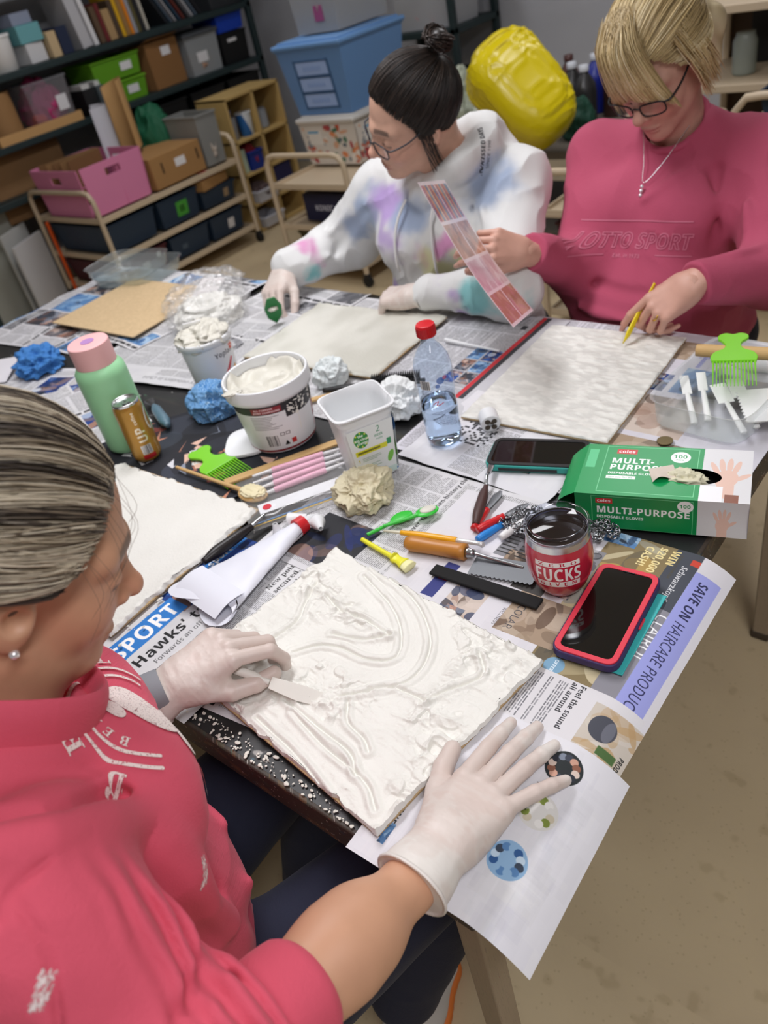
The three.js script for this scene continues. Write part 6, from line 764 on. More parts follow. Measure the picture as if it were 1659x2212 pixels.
// bag of pink tools
{
  const t = thing('zip_bag', 'clear zip bag holding pink tools beside the crumpled glove', 'bag', [0.462, Y1, -0.668], -0.58), film = new THREE.MeshPhysicalMaterial({ color: 0xffffff, roughness: 0.12, transmission: 0.92, thickness: 0, ior: 1.35, side: THREE.DoubleSide });
  const lay = (k) => surf(44, 36, (u, v) => [(u - 0.5) * 0.22, 0.003 + k * Math.min(1, Math.min(u, 1 - u, v, 1 - v) * 8) * (0.008 + 0.007 * ridge(u * 5 + k * 9, v * 5, 3, 2)), (v - 0.5) * 0.17]); part(t, 'film', lay(1), film, 'clear crinkled plastic'); part(t, 'film', lay(0.1), film);
  for (const s of [0, 1]) part(t, 'zip_strip', at(rbox(0.215, 0.0012, 0.0025, 0.0005), 0, 0.006, 0.07 + s * 0.006), M(s ? 0xd8b23a : 0x5a8fc8, 0.4));
  part(t, 'paper_label', at(rbox(0.15, 0.0006, 0.03, 0.0002), -0.01, 0.0145, 0.045), M(0xe9eaee, 0.6), 'white label with a red mark'); part(t, 'label_mark', at(cyl(0.008, 0.008, 0.0005, 16), -0.07, 0.0153, 0.045), M(0xd03040, 0.6));
  for (let i = 0; i < 4; i++) { const d = thing('modelling_tool', 'pink handled modelling tool with white tips inside the clear bag', 'tool', [0.512 - i * 0.0155 * 0.9, Y1 + 0.009, -0.722 + i * 0.0155], -0.58 + 0.04 * (i - 1.5), 'pink tools in the zip bag'); part(d, 'handle', at(new THREE.CylinderGeometry(0.0058, 0.0058, 0.1, 12), 0, 0, 0, 0, 0, Math.PI / 2), M(0xecb0c8, 0.4), 'pale pink handle'); for (const s of [-1, 1]) part(d, 'tip', taper([[s * 0.05, 0, 0, 0.004], [s * 0.07, 0, 0, 0.003], [s * 0.088, 0, 0, 0.0024]], 8, 3), M(0xf0f0f2, 0.4)); }
}
single('crumpled_glove', crumple(0.055, 0.034, 0.046, 12, 0.42, 1.9, 36), M(0xd9d0b0, 0.55), 'crumpled cream rubber glove in front of the square tub', 'glove', [0.49, Y1, -0.535], 0.5);
// cloths, tissues
const chux = canvasTex(256, 256, (g) => { g.fillStyle = '#4a86c0'; g.fillRect(0, 0, 256, 256); g.strokeStyle = '#a9cbe6'; g.lineWidth = 3; for (let i = -256; i < 256; i += 12) { g.beginPath(); for (let k = 0; k <= 256; k += 8) g.lineTo(k, i + 40 + Math.sin(k * 0.12) * 5); g.stroke(); } }); chux.wrapS = chux.wrapT = THREE.RepeatWrapping;
const uvLump = (g, k) => { const p = g.attributes.position, uv = new Float32Array(p.count * 2); for (let i = 0; i < p.count; i++) { uv[2 * i] = (p.getX(i) + p.getY(i) * 0.5) * k; uv[2 * i + 1] = (p.getZ(i) + p.getY(i) * 0.7) * k; } g.setAttribute('uv', new THREE.BufferAttribute(uv, 2)); return g; };
single('cleaning_cloth', uvLump(crumple(0.05, 0.042, 0.05, 31, 0.36, 1.8, 30), 14), M(0xffffff, 0.8, { map: chux }), 'crumpled blue and white cleaning cloth against the large bucket', 'cloth', [0.6, Y1, -1.06], 0.4);
single('cleaning_cloth', uvLump(crumple(0.058, 0.04, 0.055, 44, 0.42, 1.9, 30), 14), M(0x3f7fc4, 0.8), 'crumpled plain blue cloth past the green bottle', 'cloth', [0.575, Y1, -1.76], 1.2);
single('crumpled_tissue', crumple(0.045, 0.04, 0.045, 51, 0.35, 2, 26), M(0xe9ecec, 0.8), 'crumpled white tissue between the square tub and water bottle', 'tissue', [0.745, Y1, -0.655], 0.3);
single('crumpled_tissue', crumple(0.034, 0.035, 0.034, 57, 0.35, 2, 22), M(0xdfe6e6, 0.8), 'crumpled white tissue behind the large bucket', 'tissue', [0.79, Y1, -0.88], 0.9);
// piping bag
{
  const t = thing('piping_bag', 'flat white piping bag with a red ring on the newspaper', 'piping bag', [0.27, Y1, -0.583], -0.1);
  part(t, 'bag', surf(40, 30, (u, v) => { const x = -0.115 + u * 0.205, w = mix(0.074, 0.013, Math.pow(u, 0.85)), a = v * Math.PI * 2, h = mix(0.009, 0.012, u) * (1 + 0.35 * (fbm(u * 6, v * 7, 3, 3) - 0.5)); return [x + (u < 0.08 ? 0.02 * Math.sin(v * 13) : 0), 0.013 + Math.sin(a) * h + 0.003 * (ridge(u * 5, v * 4, 2, 2) - 0.5), Math.cos(a) * w]; }), M(0xe8eaf4, 0.45), 'white plastic bag folded flat'); part(t, 'folded_end', at(surf(10, 10, (u, v) => [(u - 0.5) * 0.06, 0.006 * Math.sin(u * 3.1), (v - 0.5) * 0.115]), -0.095, 0.021, 0.0, 0, 0, 0.1), M(0xe8eaf4, 0.45));
  part(t, 'ring', at(new THREE.CylinderGeometry(0.0145, 0.0155, 0.017, 32, 1, false), 0.096, 0.0155, 0, 0, 0, -Math.PI / 2), M(0xd3262e, 0.35), 'red screw ring'); part(t, 'nozzle', taper([[0.1, 0.0155, 0, 0.011], [0.115, 0.014, 0, 0.009], [0.135, 0.011, 0, 0.004]], 16, 4), whitePlastic);
}
[[0.335, -0.598, 2.4, 0], [0.372, -0.604, 0.4, 1], [0.388, -0.556, -0.6, 1]].forEach(([x, z, a, k], i) => single('piping_nozzle', lathe([[0.003, 0.034], [0.004, 0.034], [0.008, 0.018], [0.0125, 0.004], [0.0135, 0], [0.0125, 0], [0.007, 0.016], [0.003, 0.034]], 20).rotateX(k ? 1.3 : 0).translate(0, k ? 0.012 : 0, 0), whitePlastic, ['small white piping nozzle standing upright beside the red ring', 'small white piping nozzle lying behind the red ring', 'small white piping nozzle lying against the dark portrait'][i], 'nozzle', [x, Y1, z], a, 'loose piping nozzles'));
// small tools: [name, label, category, from, to, builder]
const steel = M(0xb9bcc0, 0.25, { metalness: 1 }), dullSteel = M(0x7d8084, 0.4, { metalness: 0.9 });
function tool(name, label, category, a, b, build, lift = 0, group) { const [x, z, L, t] = span(a, b), o = thing(name, label, category, [x, Y1 + lift, z], t, group); build(o, L); return o; }
for (const [a, b, lift, l] of [[[0.405, -0.463], [0.475, -0.432], 0, 'lime green plastic spoon lying under the other green spoon'], [[0.43, -0.448], [0.5, -0.396], 0.004, 'bright green plastic spoon with white plaster in its bowl']]) tool('plastic_spoon', l, 'spoon', a, b, (o, L) => { const m = M(0x35c83c, 0.35); part(o, 'handle', taper([[-L / 2, 0.004, 0, 0.003], [0, 0.004, 0, 0.003], [L / 2 - 0.025, 0.005, 0, 0.004]], 8, 4), m); part(o, 'bowl', new THREE.SphereGeometry(1, 20, 12).scale(0.02, 0.004, 0.0135).translate(L / 2 - 0.012, 0.006, 0), m); if (lift) part(o, 'plaster_dab', new THREE.SphereGeometry(1, 16, 10).scale(0.014, 0.003, 0.009).translate(L / 2 - 0.01, 0.0095, 0), plasterWet); }, lift);
tool('modelling_tool', 'yellow modelling tool with silver tips beside the wooden handle', 'tool', [0.419, -0.437], [0.458, -0.272], (o, L) => { part(o, 'handle', taper([[-L / 2 + 0.03, 0.006, 0, 0.004], [-0.02, 0.006, 0, 0.006], [L / 2 - 0.045, 0.006, 0, 0.0055]], 8, 5), M(0xf2b01e, 0.35), 'yellow handle'); part(o, 'tip', taper([[-L / 2, 0.005, 0, 0.002], [-L / 2 + 0.03, 0.006, 0, 0.003]], 8, 3), M(0xd8d4c0, 0.4)); part(o, 'tip', taper([[L / 2 - 0.045, 0.006, 0, 0.004], [L / 2 - 0.01, 0.006, 0, 0.0035], [L / 2, 0.01, 0.006, 0.0045]], 8, 4), M(0xe4e4e4, 0.3, { metalness: 0.3 })); }, 0.006);
tool('paint_brush', 'small lemon yellow plastic brush by the swirl board corner', 'brush', [0.391, -0.462], [0.372, -0.35], (o, L) => { const m = M(0xf0ec3a, 0.4); part(o, 'handle', taper([[-L / 2, 0.005, 0, 0.004], [0.01, 0.005, 0, 0.0042], [0.022, 0.006, 0, 0.009]], 10, 5), m); part(o, 'head', taper([[0.02, 0.006, 0, 0.009], [0.03, 0.006, 0, 0.0075], [0.045, 0.006, 0, 0.011]], 12, 4, 0.55), m); part(o, 'bristles', taper([[0.045, 0.006, 0, 0.011], [L / 2, 0.005, 0, 0.0125]], 12, 4, 0.5), M(0xf4f2b8, 0.8)); });
tool('serrated_scraper', 'wooden handled scraper with serrated grey steel blade', 'scraper', [0.41, -0.385], [0.456, -0.17], (o, L) => { part(o, 'handle', taper([[-L / 2, 0.012, 0, 0.009], [-L / 2 + 0.012, 0.012, 0, 0.0125], [-L / 2 + 0.05, 0.012, 0, 0.0115], [-L / 2 + 0.1, 0.012, 0, 0.013]], 16, 5), orangeWood, 'varnished orange wooden handle'); part(o, 'ferrule', taper([[-L / 2 + 0.1, 0.012, 0, 0.0085], [-L / 2 + 0.114, 0.012, 0, 0.006]], 12, 3), steel); part(o, 'shank', taper([[-L / 2 + 0.112, 0.012, 0, 0.003], [L / 2 - 0.03, 0.004, 0.004, 0.0025]], 8, 3), steel); const teeth = [[-0.03, -0.02]]; for (let i = 0; i <= 28; i++) teeth.push([-0.03 + i * 0.0035, i % 2 ? 0.0245 : 0.0215]); teeth.push([0.068, -0.02]); part(o, 'blade', extrude(teeth, 0.001, 0).rotateX(Math.PI / 2).translate(0.035, 0.004, 0.012), dullSteel, 'grey steel with fine teeth'); });
tool('nail_file', 'long flat black file beside the red tumbler', 'file', [0.385, -0.318], [0.392, -0.14], (o, L) => { part(o, 'blade', rbox(L, 0.005, 0.022, 0.0024).translate(0, 0.0035, 0), M(0x0d0d0e, 0.85), 'matt black'); });
tool('palette_knife', 'palette knife with a speckled brown handle and cranked blade', 'palette knife', [0.495, -0.312], [0.69, -0.395], (o, L) => { part(o, 'handle', taper([[-L / 2, 0.009, 0, 0.006], [-L / 2 + 0.03, 0.01, 0, 0.0095], [-L / 2 + 0.07, 0.01, 0, 0.0085], [-L / 2 + 0.1, 0.01, 0, 0.004]], 12, 5), M(0x4a2f2c, 0.5)); part(o, 'neck', taper([[-L / 2 + 0.098, 0.01, 0, 0.003], [-L / 2 + 0.115, 0.02, 0, 0.0028], [-L / 2 + 0.13, 0.014, 0, 0.0028]], 8, 4), steel); part(o, 'blade', taper([[-L / 2 + 0.128, 0.014, 0, 0.004], [0.05, 0.012, 0, 0.0055], [L / 2, 0.01, 0, 0.001]], 10, 5, 0.12), steel); });
for (const [a, b, l, c, lift] of [[[0.488, -0.312], [0.59, -0.325], 'small palette knife with red handle next to the brown handled one', 0xc81e24, 0], [[0.482, -0.3], [0.572, -0.262], 'small palette knife with red handle crossing over the blue one', 0xd02028, 0.006], [[0.468, -0.292], [0.54, -0.27], 'small tool with a blue handle under the red handled knife', 0x2a86d8, 0], [[0.487, -0.262], [0.56, -0.245], 'small tool with a white handle beside the chain', 0xeeeeee, 0]]) tool(c === 0x2a86d8 || c === 0xeeeeee ? 'modelling_tool' : 'palette_knife', l, c === 0x2a86d8 || c === 0xeeeeee ? 'tool' : 'palette knife', a, b, (o, L) => { part(o, 'handle', taper([[-L / 2, 0.006, 0, 0.0055], [-L / 2 + 0.015, 0.006, 0, 0.0068], [-L / 2 + 0.05, 0.006, 0, 0.0055]], 12, 4), M(c, 0.35)); part(o, 'blade', taper([[-L / 2 + 0.048, 0.006, 0, 0.003], [-L / 2 + 0.065, 0.006, 0, 0.006], [L / 2 - 0.015, 0.005, 0, 0.008], [L / 2, 0.005, 0, 0.003]], 10, 4, 0.15), dullSteel, 'dark steel blade'); }, lift);
tool('palette_knife', 'palette knife with a black handle on the edge of the flat white board', 'palette knife', [0.225, -0.668], [0.36, -0.655], (o, L) => { part(o, 'handle', taper([[-L / 2, 0.01, 0, 0.006], [-L / 2 + 0.03, 0.011, 0, 0.0105], [-L / 2 + 0.07, 0.011, 0, 0.0095], [-L / 2 + 0.105, 0.011, 0, 0.006]], 12, 5), M(0x1d1719, 0.4)); part(o, 'neck', taper([[-L / 2 + 0.1, 0.011, 0, 0.004], [L / 2, 0.016, 0, 0.003]], 8, 3), steel); }, 0.001);
tool('palette_knife', 'knife with a slate blue handle behind the gold can', 'palette knife', [0.5, -1.105], [0.57, -1.27], (o, L) => { part(o, 'handle', taper([[-L / 2, 0.012, 0, 0.006], [-L / 2 + 0.03, 0.013, 0, 0.013], [0.0, 0.012, 0, 0.012], [0.03, 0.012, 0, 0.006]], 12, 5), M(0x5f7c8c, 0.35)); part(o, 'blade', taper([[0.028, 0.012, 0, 0.004], [L / 2, 0.004, 0, 0.012]], 10, 4, 0.12), steel); });
// chain
{ const r = rng(17), list = []; for (let i = 0; i < 300; i++) { const a = r() * 6.28, q = Math.sqrt(r()), x = Math.cos(a) * q * 0.036, z = Math.sin(a) * q * 0.095, y = 0.005 + r() * 0.02 * (1 - q * 0.6); list.push(at(new THREE.TorusGeometry(0.0042, 0.0012, 5, 10), x, y, z, r() * 6, r() * 6, r() * 6)); } single('metal_chain', merge(list), M(0x9fa2a6, 0.22, { metalness: 1 }), 'heap of fine steel chain behind the red tumbler', 'chain', [0.545, Y1, -0.2], 0.25); }
// clear tub with tools
{
  const t = thing('clear_tub', 'open clear plastic tub of white tools at the table end', 'tub', [0.968, Y1, -0.1], -0.1), clear = new THREE.MeshPhysicalMaterial({ color: 0xf4f7f8, roughness: 0.25, transmission: 0.72, thickness: 0, ior: 1.4, side: THREE.DoubleSide }), H = 0.055;
  const loft = surf(64, 5, (u, v) => { const a = u * Math.PI * 2, e = 0.3, [s, y] = [[0.02, 0.0015], [0.92, 0.0015], [0.95, 0.006], [0.985, H - 0.004], [1, H - 0.002], [1.04, H]][Math.round(v * 5)]; return [Math.sign(Math.cos(a)) * Math.pow(Math.abs(Math.cos(a)), e) * 0.125 * s, y, Math.sign(Math.sin(a)) * Math.pow(Math.abs(Math.sin(a)), e) * 0.085 * s]; }); part(t, 'tub_wall', loft, clear, 'clear plastic wall');
  const wt = M(0xf1f2f2, 0.4);
  [[-0.05, -0.045, 1.2, 'slim white plastic knife leaning in the clear tub beside the comb'], [-0.035, -0.025, 1.05, 'white plastic spatula leaning in the clear tub under the comb teeth'], [-0.06, 0.03, 0.5, 'white plastic spatula lying along the front of the clear tub'], [-0.04, 0.045, 0.35, 'narrow white plastic cutter at the corner of the clear tub']].forEach(([x, z, a, l], i) => { const o = thing('plastic_spatula', l, 'spatula', [0.968 + x, Y1 + 0.008 + i * 0.002, -0.1 + z], a * 0.35 + (i > 1 ? 0.5 : 0.1)); part(o, 'handle', taper([[-0.055, 0.004, 0, 0.006], [0, 0.01, 0, 0.005], [0.03, 0.014, 0, 0.004]], 10, 4, 0.6), wt); part(o, 'blade', at(rbox(0.05, 0.002, i > 1 ? 0.026 : 0.016, 0.0008), 0.052, 0.018, 0, 0, 0, 0.18), wt); });
  single('rolling_pin', taper([[-0.075, 0, 0, 0.004], [-0.07, 0, 0, 0.0115], [0.07, 0, 0, 0.0115], [0.075, 0, 0, 0.004]], 16, 4).translate(0, 0.012, 0), wood, 'short wooden roller across the back of the clear tub', 'roller', [1.045, Y1 + 0.046, -0.10], -1.4);
  { const pts = [[-0.075, 0]]; for (let i = 0; i <= 24; i++) { const a = Math.PI - i / 24 * Math.PI; pts.push([Math.cos(a) * 0.075, Math.sin(a) * 0.062]); } const o = thing('plastic_scraper', 'half round white plastic scraper beyond the clear tub', 'scraper', [1.15, Y1, -0.1], 1.25); part(o, 'plate', extrude(pts, 0.0018, 0.0006, [ring(0.006, 16).map(([a, b]) => [a, b + 0.035])]).rotateX(-Math.PI / 2), wt); }
  { const pts = [[-0.05, -0.03], [0.05, -0.03]]; for (let i = 0; i <= 20; i++) pts.push([0.05 - i * 0.005, i % 2 ? 0.03 : 0.026]); const o = thing('plastic_scraper', 'toothed white plastic scraper lying inside the clear tub', 'scraper', [0.93, Y1 + 0.03, -0.035], 0.5); part(o, 'plate', extrude(pts, 0.002, 0).rotateX(-Math.PI / 2), wt); }
}
{ const o = thing('flower_cutter', 'white plastic flower cutter lying beside the mottled board', 'cutter', [0.768, Y1 + 0.019, -0.462], 0.0); const g = new THREE.Group(); const body = lathe([[0.006, 0], [0.0165, 0], [0.018, 0.002], [0.018, 0.03], [0.0165, 0.032], [0.006, 0.032]], 28); const m = new THREE.Matrix4().makeRotationFromEuler(new THREE.Euler(0.35, 0.75, 1.45)); part(o, 'barrel', body.applyMatrix4(m), whitePlastic); for (let i = 0; i < 4; i++) { const a = i * Math.PI / 2 + 0.6; part(o, 'petal_hole', cyl(0.005, 0.005, 0.001, 14).translate(Math.cos(a) * 0.009, -0.0011, Math.sin(a) * 0.009).applyMatrix4(m), M(0x4a4238, 0.9)); } for (let i = 0; i < 4; i++) part(o, 'petal_hole', cyl(0.005, 0.005, 0.001, 14).translate(Math.cos(i * 1.571 + 0.6) * 0.009, 0.0321, Math.sin(i * 1.571 + 0.6) * 0.009).applyMatrix4(m), M(0x4a4238, 0.9)); }
tool('hair_brush', 'black vented brush lying behind the square tub', 'brush', [0.74, -0.86], [0.845, -0.665], (o, L) => { const m = M(0x161617, 0.5); part(o, 'handle', taper([[-L / 2, 0.01, 0, 0.006], [-L / 2 + 0.05, 0.011, 0, 0.009], [-0.01, 0.012, 0, 0.007]], 10, 5), m); part(o, 'head', taper([[-0.01, 0.012, 0, 0.008], [0.02, 0.012, 0, 0.012], [L / 2, 0.012, 0, 0.009]], 10, 5, 0.5), m); const b = []; for (let i = 0; i < 22; i++) for (let j = -2; j <= 2; j++) b.push(at(new THREE.CylinderGeometry(0.0008, 0.0008, 0.02, 4), 0.0 + i * 0.0048, 0.024, j * 0.0038, j * 0.2)); const q = part(o, 'bristles', merge(b), m); q.userData.kind = 'stuff'; });
tool('wooden_stick', 'short wooden stick between the large bucket and black brush', 'stick', [0.7, -0.875], [0.76, -0.82], (o, L) => part(o, 'stick', rbox(L, 0.006, 0.014, 0.002).translate(0, 0.004, 0), wood));
tool('plastic_stick', 'thin white plastic stick on the grey striped newspaper page', 'stick', [1.025, -0.74], [1.015, -0.59], (o, L) => part(o, 'stick', taper([[-L / 2, 0.005, 0, 0.005], [0, 0.004, 0, 0.003], [L / 2, 0.004, 0, 0.0028]], 8, 4), whitePlastic));
single('tub_lid', (() => { const g = extrude(ring(0.048, 40).map(([a, b]) => [Math.sign(a) * Math.pow(Math.abs(a) / 0.048, 0.6) * 0.05, Math.sign(b) * Math.pow(Math.abs(b) / 0.048, 0.6) * 0.042]), 0.004, 0.002).rotateX(-Math.PI / 2); return g; })(), whitePlastic, 'white plastic tub lid beside the lime comb', 'lid', [0.53, Y1 + 0.002, -0.885], 0.7);
single('coin', lathe([[0, 0.0022], [0.0125, 0.0022], [0.013, 0.002], [0.013, 0.0002], [0, 0.0]], 28), M(0x8a7a58, 0.4, { metalness: 0.7 }), 'small bronze coin between the glove box and clear tub', 'coin', [0.822, Y1, -0.148]);
single('paper_scrap', surf(12, 10, (u, v) => [(u - 0.5) * 0.16, 0.002 + 0.012 * Math.sin(u * 3) * v, (v - 0.5) * 0.12]), M(0xe6e4ea, 0.8), 'white paper scrap with plaster past the blue cloth', 'paper', [0.52, Y1, -1.9], 0.6);
// plastic bag of plaster
{ const t = thing('plaster_bag', 'clear plastic bag bulging with white plaster beside the bare board', 'bag', [0.95, Y1, -1.475], 0.3); part(t, 'plaster_mass', at(crumple(0.085, 0.042, 0.08, 61, 0.36, 1.9, 30), 0, 0.0, 0.0), M(0xe9e8e2, 0.5), 'white plaster lumps'); const film = new THREE.MeshPhysicalMaterial({ color: 0xffffff, roughness: 0.08, transmission: 0.9, thickness: 0, ior: 1.4, side: THREE.DoubleSide }); part(t, 'film', crumple(0.105, 0.056, 0.1, 66, 0.3, 2.4, 36), film, 'crinkled clear film'); part(t, 'film', at(crumple(0.13, 0.05, 0.1, 68, 0.3, 2.6, 36), 0.12, 0, -0.09), film, 'crinkled clear film'); part(t, 'rim', tube(Array.from({ length: 16 }, (_, i) => [0.12 + Math.cos(i / 16 * 6.283) * 0.1, 0.055 + 0.012 * Math.sin(i), -0.1 + Math.sin(i / 16 * 6.283) * 0.09]), 0.0016, 60, 6, true), film); part(t, 'paper_insert', at(rbox(0.11, 0.001, 0.07, 0.0004), 0.11, 0.05, -0.06, 0.1, 0.2, 0.1), M(0xe0dcdc, 0.7), 'pale printed card inside the bag'); }
{ const g = thing('plastic_tray', 'clear plastic takeaway tray on the far corner of the table', 'tray', [1.13, TY + 0.008, -2.05], 0.2); const cl = new THREE.MeshPhysicalMaterial({ color: 0xe8eeee, roughness: 0.15, transmission: 0.85, thickness: 0, ior: 1.4, side: THREE.DoubleSide }); for (const [dx, dy, s] of [[0, 0, 1], [-0.03, 0.03, 0.9]]) part(g, 'tray_shell', surf(48, 4, (u, v) => { const a = u * Math.PI * 2, e = 0.35, [q, y] = [[0.02, 0.002], [0.9, 0.002], [0.94, 0.008], [1, 0.04], [1.06, 0.042]][Math.round(v * 4)]; return [dx + Math.sign(Math.cos(a)) * Math.pow(Math.abs(Math.cos(a)), e) * 0.1 * q * s, dy + y, Math.sign(Math.sin(a)) * Math.pow(Math.abs(Math.sin(a)), e) * 0.13 * q * s]; }), cl); }
// held things
{ const t = thing('palette_knife', 'white palette knife held in the gloved hand over the swirl board', 'palette knife', [0.093, 0.765, -0.354]); const d = V3(0.042, -0.036, 0.116).normalize(), m = new THREE.Matrix4().makeBasis(d, V3(0.2, 1, 0.2).addScaledVector(d, -V3(0.2, 1, 0.2).dot(d)).normalize(), d.clone().cross(V3(0.2, 1, 0.2).addScaledVector(d, -V3(0.2, 1, 0.2).dot(d)).normalize())); const w = M(0xe6e4dc, 0.4); part(t, 'blade', extrude([[-0.01, -0.008], [0.03, -0.012], [0.07, -0.009], [0.096, 0.0], [0.07, 0.008], [0.03, 0.009], [-0.01, 0.007]], 0.0016, 0.0004).rotateX(-Math.PI / 2 + 0.5).applyMatrix4(m), w); part(t, 'handle', taper([[-0.012, 0, 0, 0.004], [-0.04, 0.002, 0, 0.0065], [-0.1, 0.004, 0, 0.0075], [-0.12, 0.004, 0, 0.004]], 10, 4).applyMatrix4(m), w); }
{ const t = thing('plastic_scraper', 'small dark green scraper pinched in the gloved hand', 'scraper', [0.975, 0.775, -1.245]); part(t, 'plate', at(extrude([[-0.022, 0], [-0.018, -0.03], [0, -0.052], [0.018, -0.03], [0.022, 0], [0.01, 0.028], [-0.01, 0.028]], 0.003, 0.0008), 0.0, 0.018, 0.01, 0.35, -0.6, 0), M(0x1f7a3c, 0.4)); part(t, 'plaster_dab', at(crumple(0.012, 0.006, 0.012, 2, 0.3, 2, 8), -0.002, 0.01, 0.012), plasterWet); }
{ const t = thing('modelling_tool', 'yellow plastic tool pressed onto the mottled board', 'tool', [1.1, 0.752, -0.352]); part(t, 'blade', taper([[0, 0, 0, 0.002], [0.02, 0.015, 0.004, 0.009], [0.045, 0.035, 0.008, 0.008], [0.075, 0.06, 0.015, 0.006], [0.1, 0.085, 0.022, 0.005]], 10, 4, 0.4, V3(0, 0, 1)), M(0xf4dc16, 0.35)); }
{ const A = V3(1.154, 1.05, -0.775), B = V3(0.985, 0.862, -0.48), w = V3(-0.165, 0.05, 0.06), tex = canvasTex(900, 620, (g, W, H) => { const r = rng(3); g.fillStyle = '#f0dfe3'; g.fillRect(0, 0, W, H); [['#c05a78', '#d98a5a', '#4a9ab8', '#8a4a3a'], ['#b87a5a', '#d8b0a0', '#8a5a48'], ['#d8b8c0', '#c89aa8', '#e8d8dc'], ['#a8785a', '#d0a890', '#c88aa0']].forEach((p, i) => { for (let k = 0; k < 2; k++) { g.save(); g.beginPath(); g.rect(20 + i * 220, 20 + k * 300, 200, 280); g.clip(); pic(g, 20 + i * 220, 20 + k * 300, 200, 280, r, p); if (!i) for (let s = 0; s < 7; s++) { g.fillStyle = ['#b03a5a', '#d8904a', '#3a8ab0', '#e0c8a0'][s % 4]; g.fillRect(20 + i * 220, 40 + k * 300 + s * 34, 200, 26); } g.restore(); } }); }); const s = thing('picture_sheet', 'clear plastic sleeve of pink reference pictures held up to read', 'sheet', A.toArray()); const f = (k) => surf(30, 10, (u, v) => { const p = B.clone().sub(A).multiplyScalar(u).addScaledVector(w, v).add(V3(0, -0.02 * Math.sin(u * Math.PI) + k, 0)); return p.toArray(); }); part(s, 'printed_page', f(0), M(0xffffff, 0.3, { map: tex }), 'page of pink and brown pictures'); part(s, 'sleeve', f(0.0015), new THREE.MeshPhysicalMaterial({ color: 0xffffff, roughness: 0.06, transmission: 1, thickness: 0, ior: 1.45, side: THREE.DoubleSide })); }
// ---------- stools ----------
for (const [x, z, l] of [[-0.29, -0.36, 'round grey stool under the person in coral pink'], [1.5, -0.95, 'round grey stool under the person in tie-dye hoodie'], [1.64, -0.455, 'round grey stool under the blonde person']]) { const t = thing('stool', l, 'stool', [x, 0, z]); part(t, 'seat', lathe([[0, 0.43], [0.16, 0.43], [0.165, 0.425], [0.165, 0.405], [0.16, 0.4], [0, 0.4]], 32), M(0x55585e, 0.6)); for (let i = 0; i < 4; i++) { const a = i * Math.PI / 2 + 0.78; part(t, 'leg', taper([[Math.cos(a) * 0.12, 0.4, Math.sin(a) * 0.12, 0.011], [Math.cos(a) * 0.17, 0.002, Math.sin(a) * 0.17, 0.011]], 8, 2, 1, V3(0, 0.2, 1)), M(0x8a8a88, 0.4, { metalness: 0.6 })); } }
// ---------- shelving on the left wall ----------
const shelfGreen = M(0x1e2f31, 0.55);
function rack(label, x0, x1, z0, z1, ys, top) { const t = thing('shelf_rack', label, 'shelf', [x0, 0, z0]); const W = x1 - x0, D = z1 - z0; for (const y of ys) part(t, 'shelf_board', at(rbox(W, 0.035, D, 0.004), W / 2, y - 0.0175, D / 2), shelfGreen); for (const sx of [0.02, W - 0.02]) for (const sz of [0.02, D - 0.02]) part(t, 'post', at(rbox(0.04, top, 0.04, 0.004), sx, top / 2, sz), shelfGreen); return t; }
rack('long dark green storage shelves above the cream trolley', 1.55, 4.15, -4.98, -4.46, [0.64, 0.905, 1.235, 1.62], 2.0);
rack('short dark green shelf in the corner behind the blue tub', 4.2, 4.7, -3.5, -2.85, [0.62, 0.905, 1.3], 1.32);
const tagMat = M(0xe4e4e6, 0.7);
// open or lidded tapered bin; local origin at base centre, front towards +z
function bin(name, label, cat, [x, y, z], [w, h, d], m, o = {}) {
  const t = thing(name, label, cat, [x, y, z], o.turn ?? 0, o.group), k = o.taper ?? 0.92, th = 0.004;
  const wall = (hw, hd, y0, hw1, hd1, y1) => { const q = []; const pts = [[-1, -1], [1, -1], [1, 1], [-1, 1]]; for (let i = 0; i < 4; i++) { const a = pts[i], b = pts[(i + 1) % 4]; q.push(surf(1, 1, (u, v) => { const cx = mix(a[0], b[0], u), cz = mix(a[1], b[1], u); return [cx * mix(hw, hw1, v), mix(y0, y1, v), cz * mix(hd, hd1, v)]; })); } return q; };
  const hw = w / 2, hd = d / 2; part(t, 'bin_body', merge([...wall(hw * k, hd * k, 0.001, hw, hd, h), ...wall(hw * k - th, hd * k - th, 0.006, hw - th, hd - th, h), at(rbox(w * k, 0.006, d * k, 0.002, 1), 0, 0.004, 0)]), m);
  const rimP = [[-hw, h, -hd], [hw, h, -hd], [hw, h, hd], [-hw, h, hd]]; part(t, 'rim', merge([at(rbox(w + 0.014, 0.012, 0.012, 0.004), 0, h, hd), at(rbox(w + 0.014, 0.012, 0.012, 0.004), 0, h, -hd), at(rbox(0.012, 0.012, d + 0.014, 0.004), hw, h, 0), at(rbox(0.012, 0.012, d + 0.014, 0.004), -hw, h, 0)]), o.rim ?? m);
  if (o.lid) part(t, 'lid', merge([at(rbox(w + 0.03, 0.022, d + 0.03, 0.008), 0, h + 0.014, 0), at(rbox(w - 0.02, 0.012, d - 0.02, 0.005), 0, h + 0.028, 0)]), o.lid);
  for (const [lx, ly, lw, lh, c] of o.tags ?? []) part(t, 'label', at(rbox(lw, lh, 0.0015, 0.0004, 1), lx, ly, hd * mix(k, 1, ly / h) + 0.002, -Math.atan2(hd * (1 - k), h) * -1), c ?? tagMat);
  if (o.fill) part(t, 'contents', at(crumple(hw * 0.86, h * (o.fillH ?? 0.5), hd * 0.86, o.seed ?? 5, 0.3, 2.2, 16), 0, 0.01, 0), o.fill);
  return t;
}
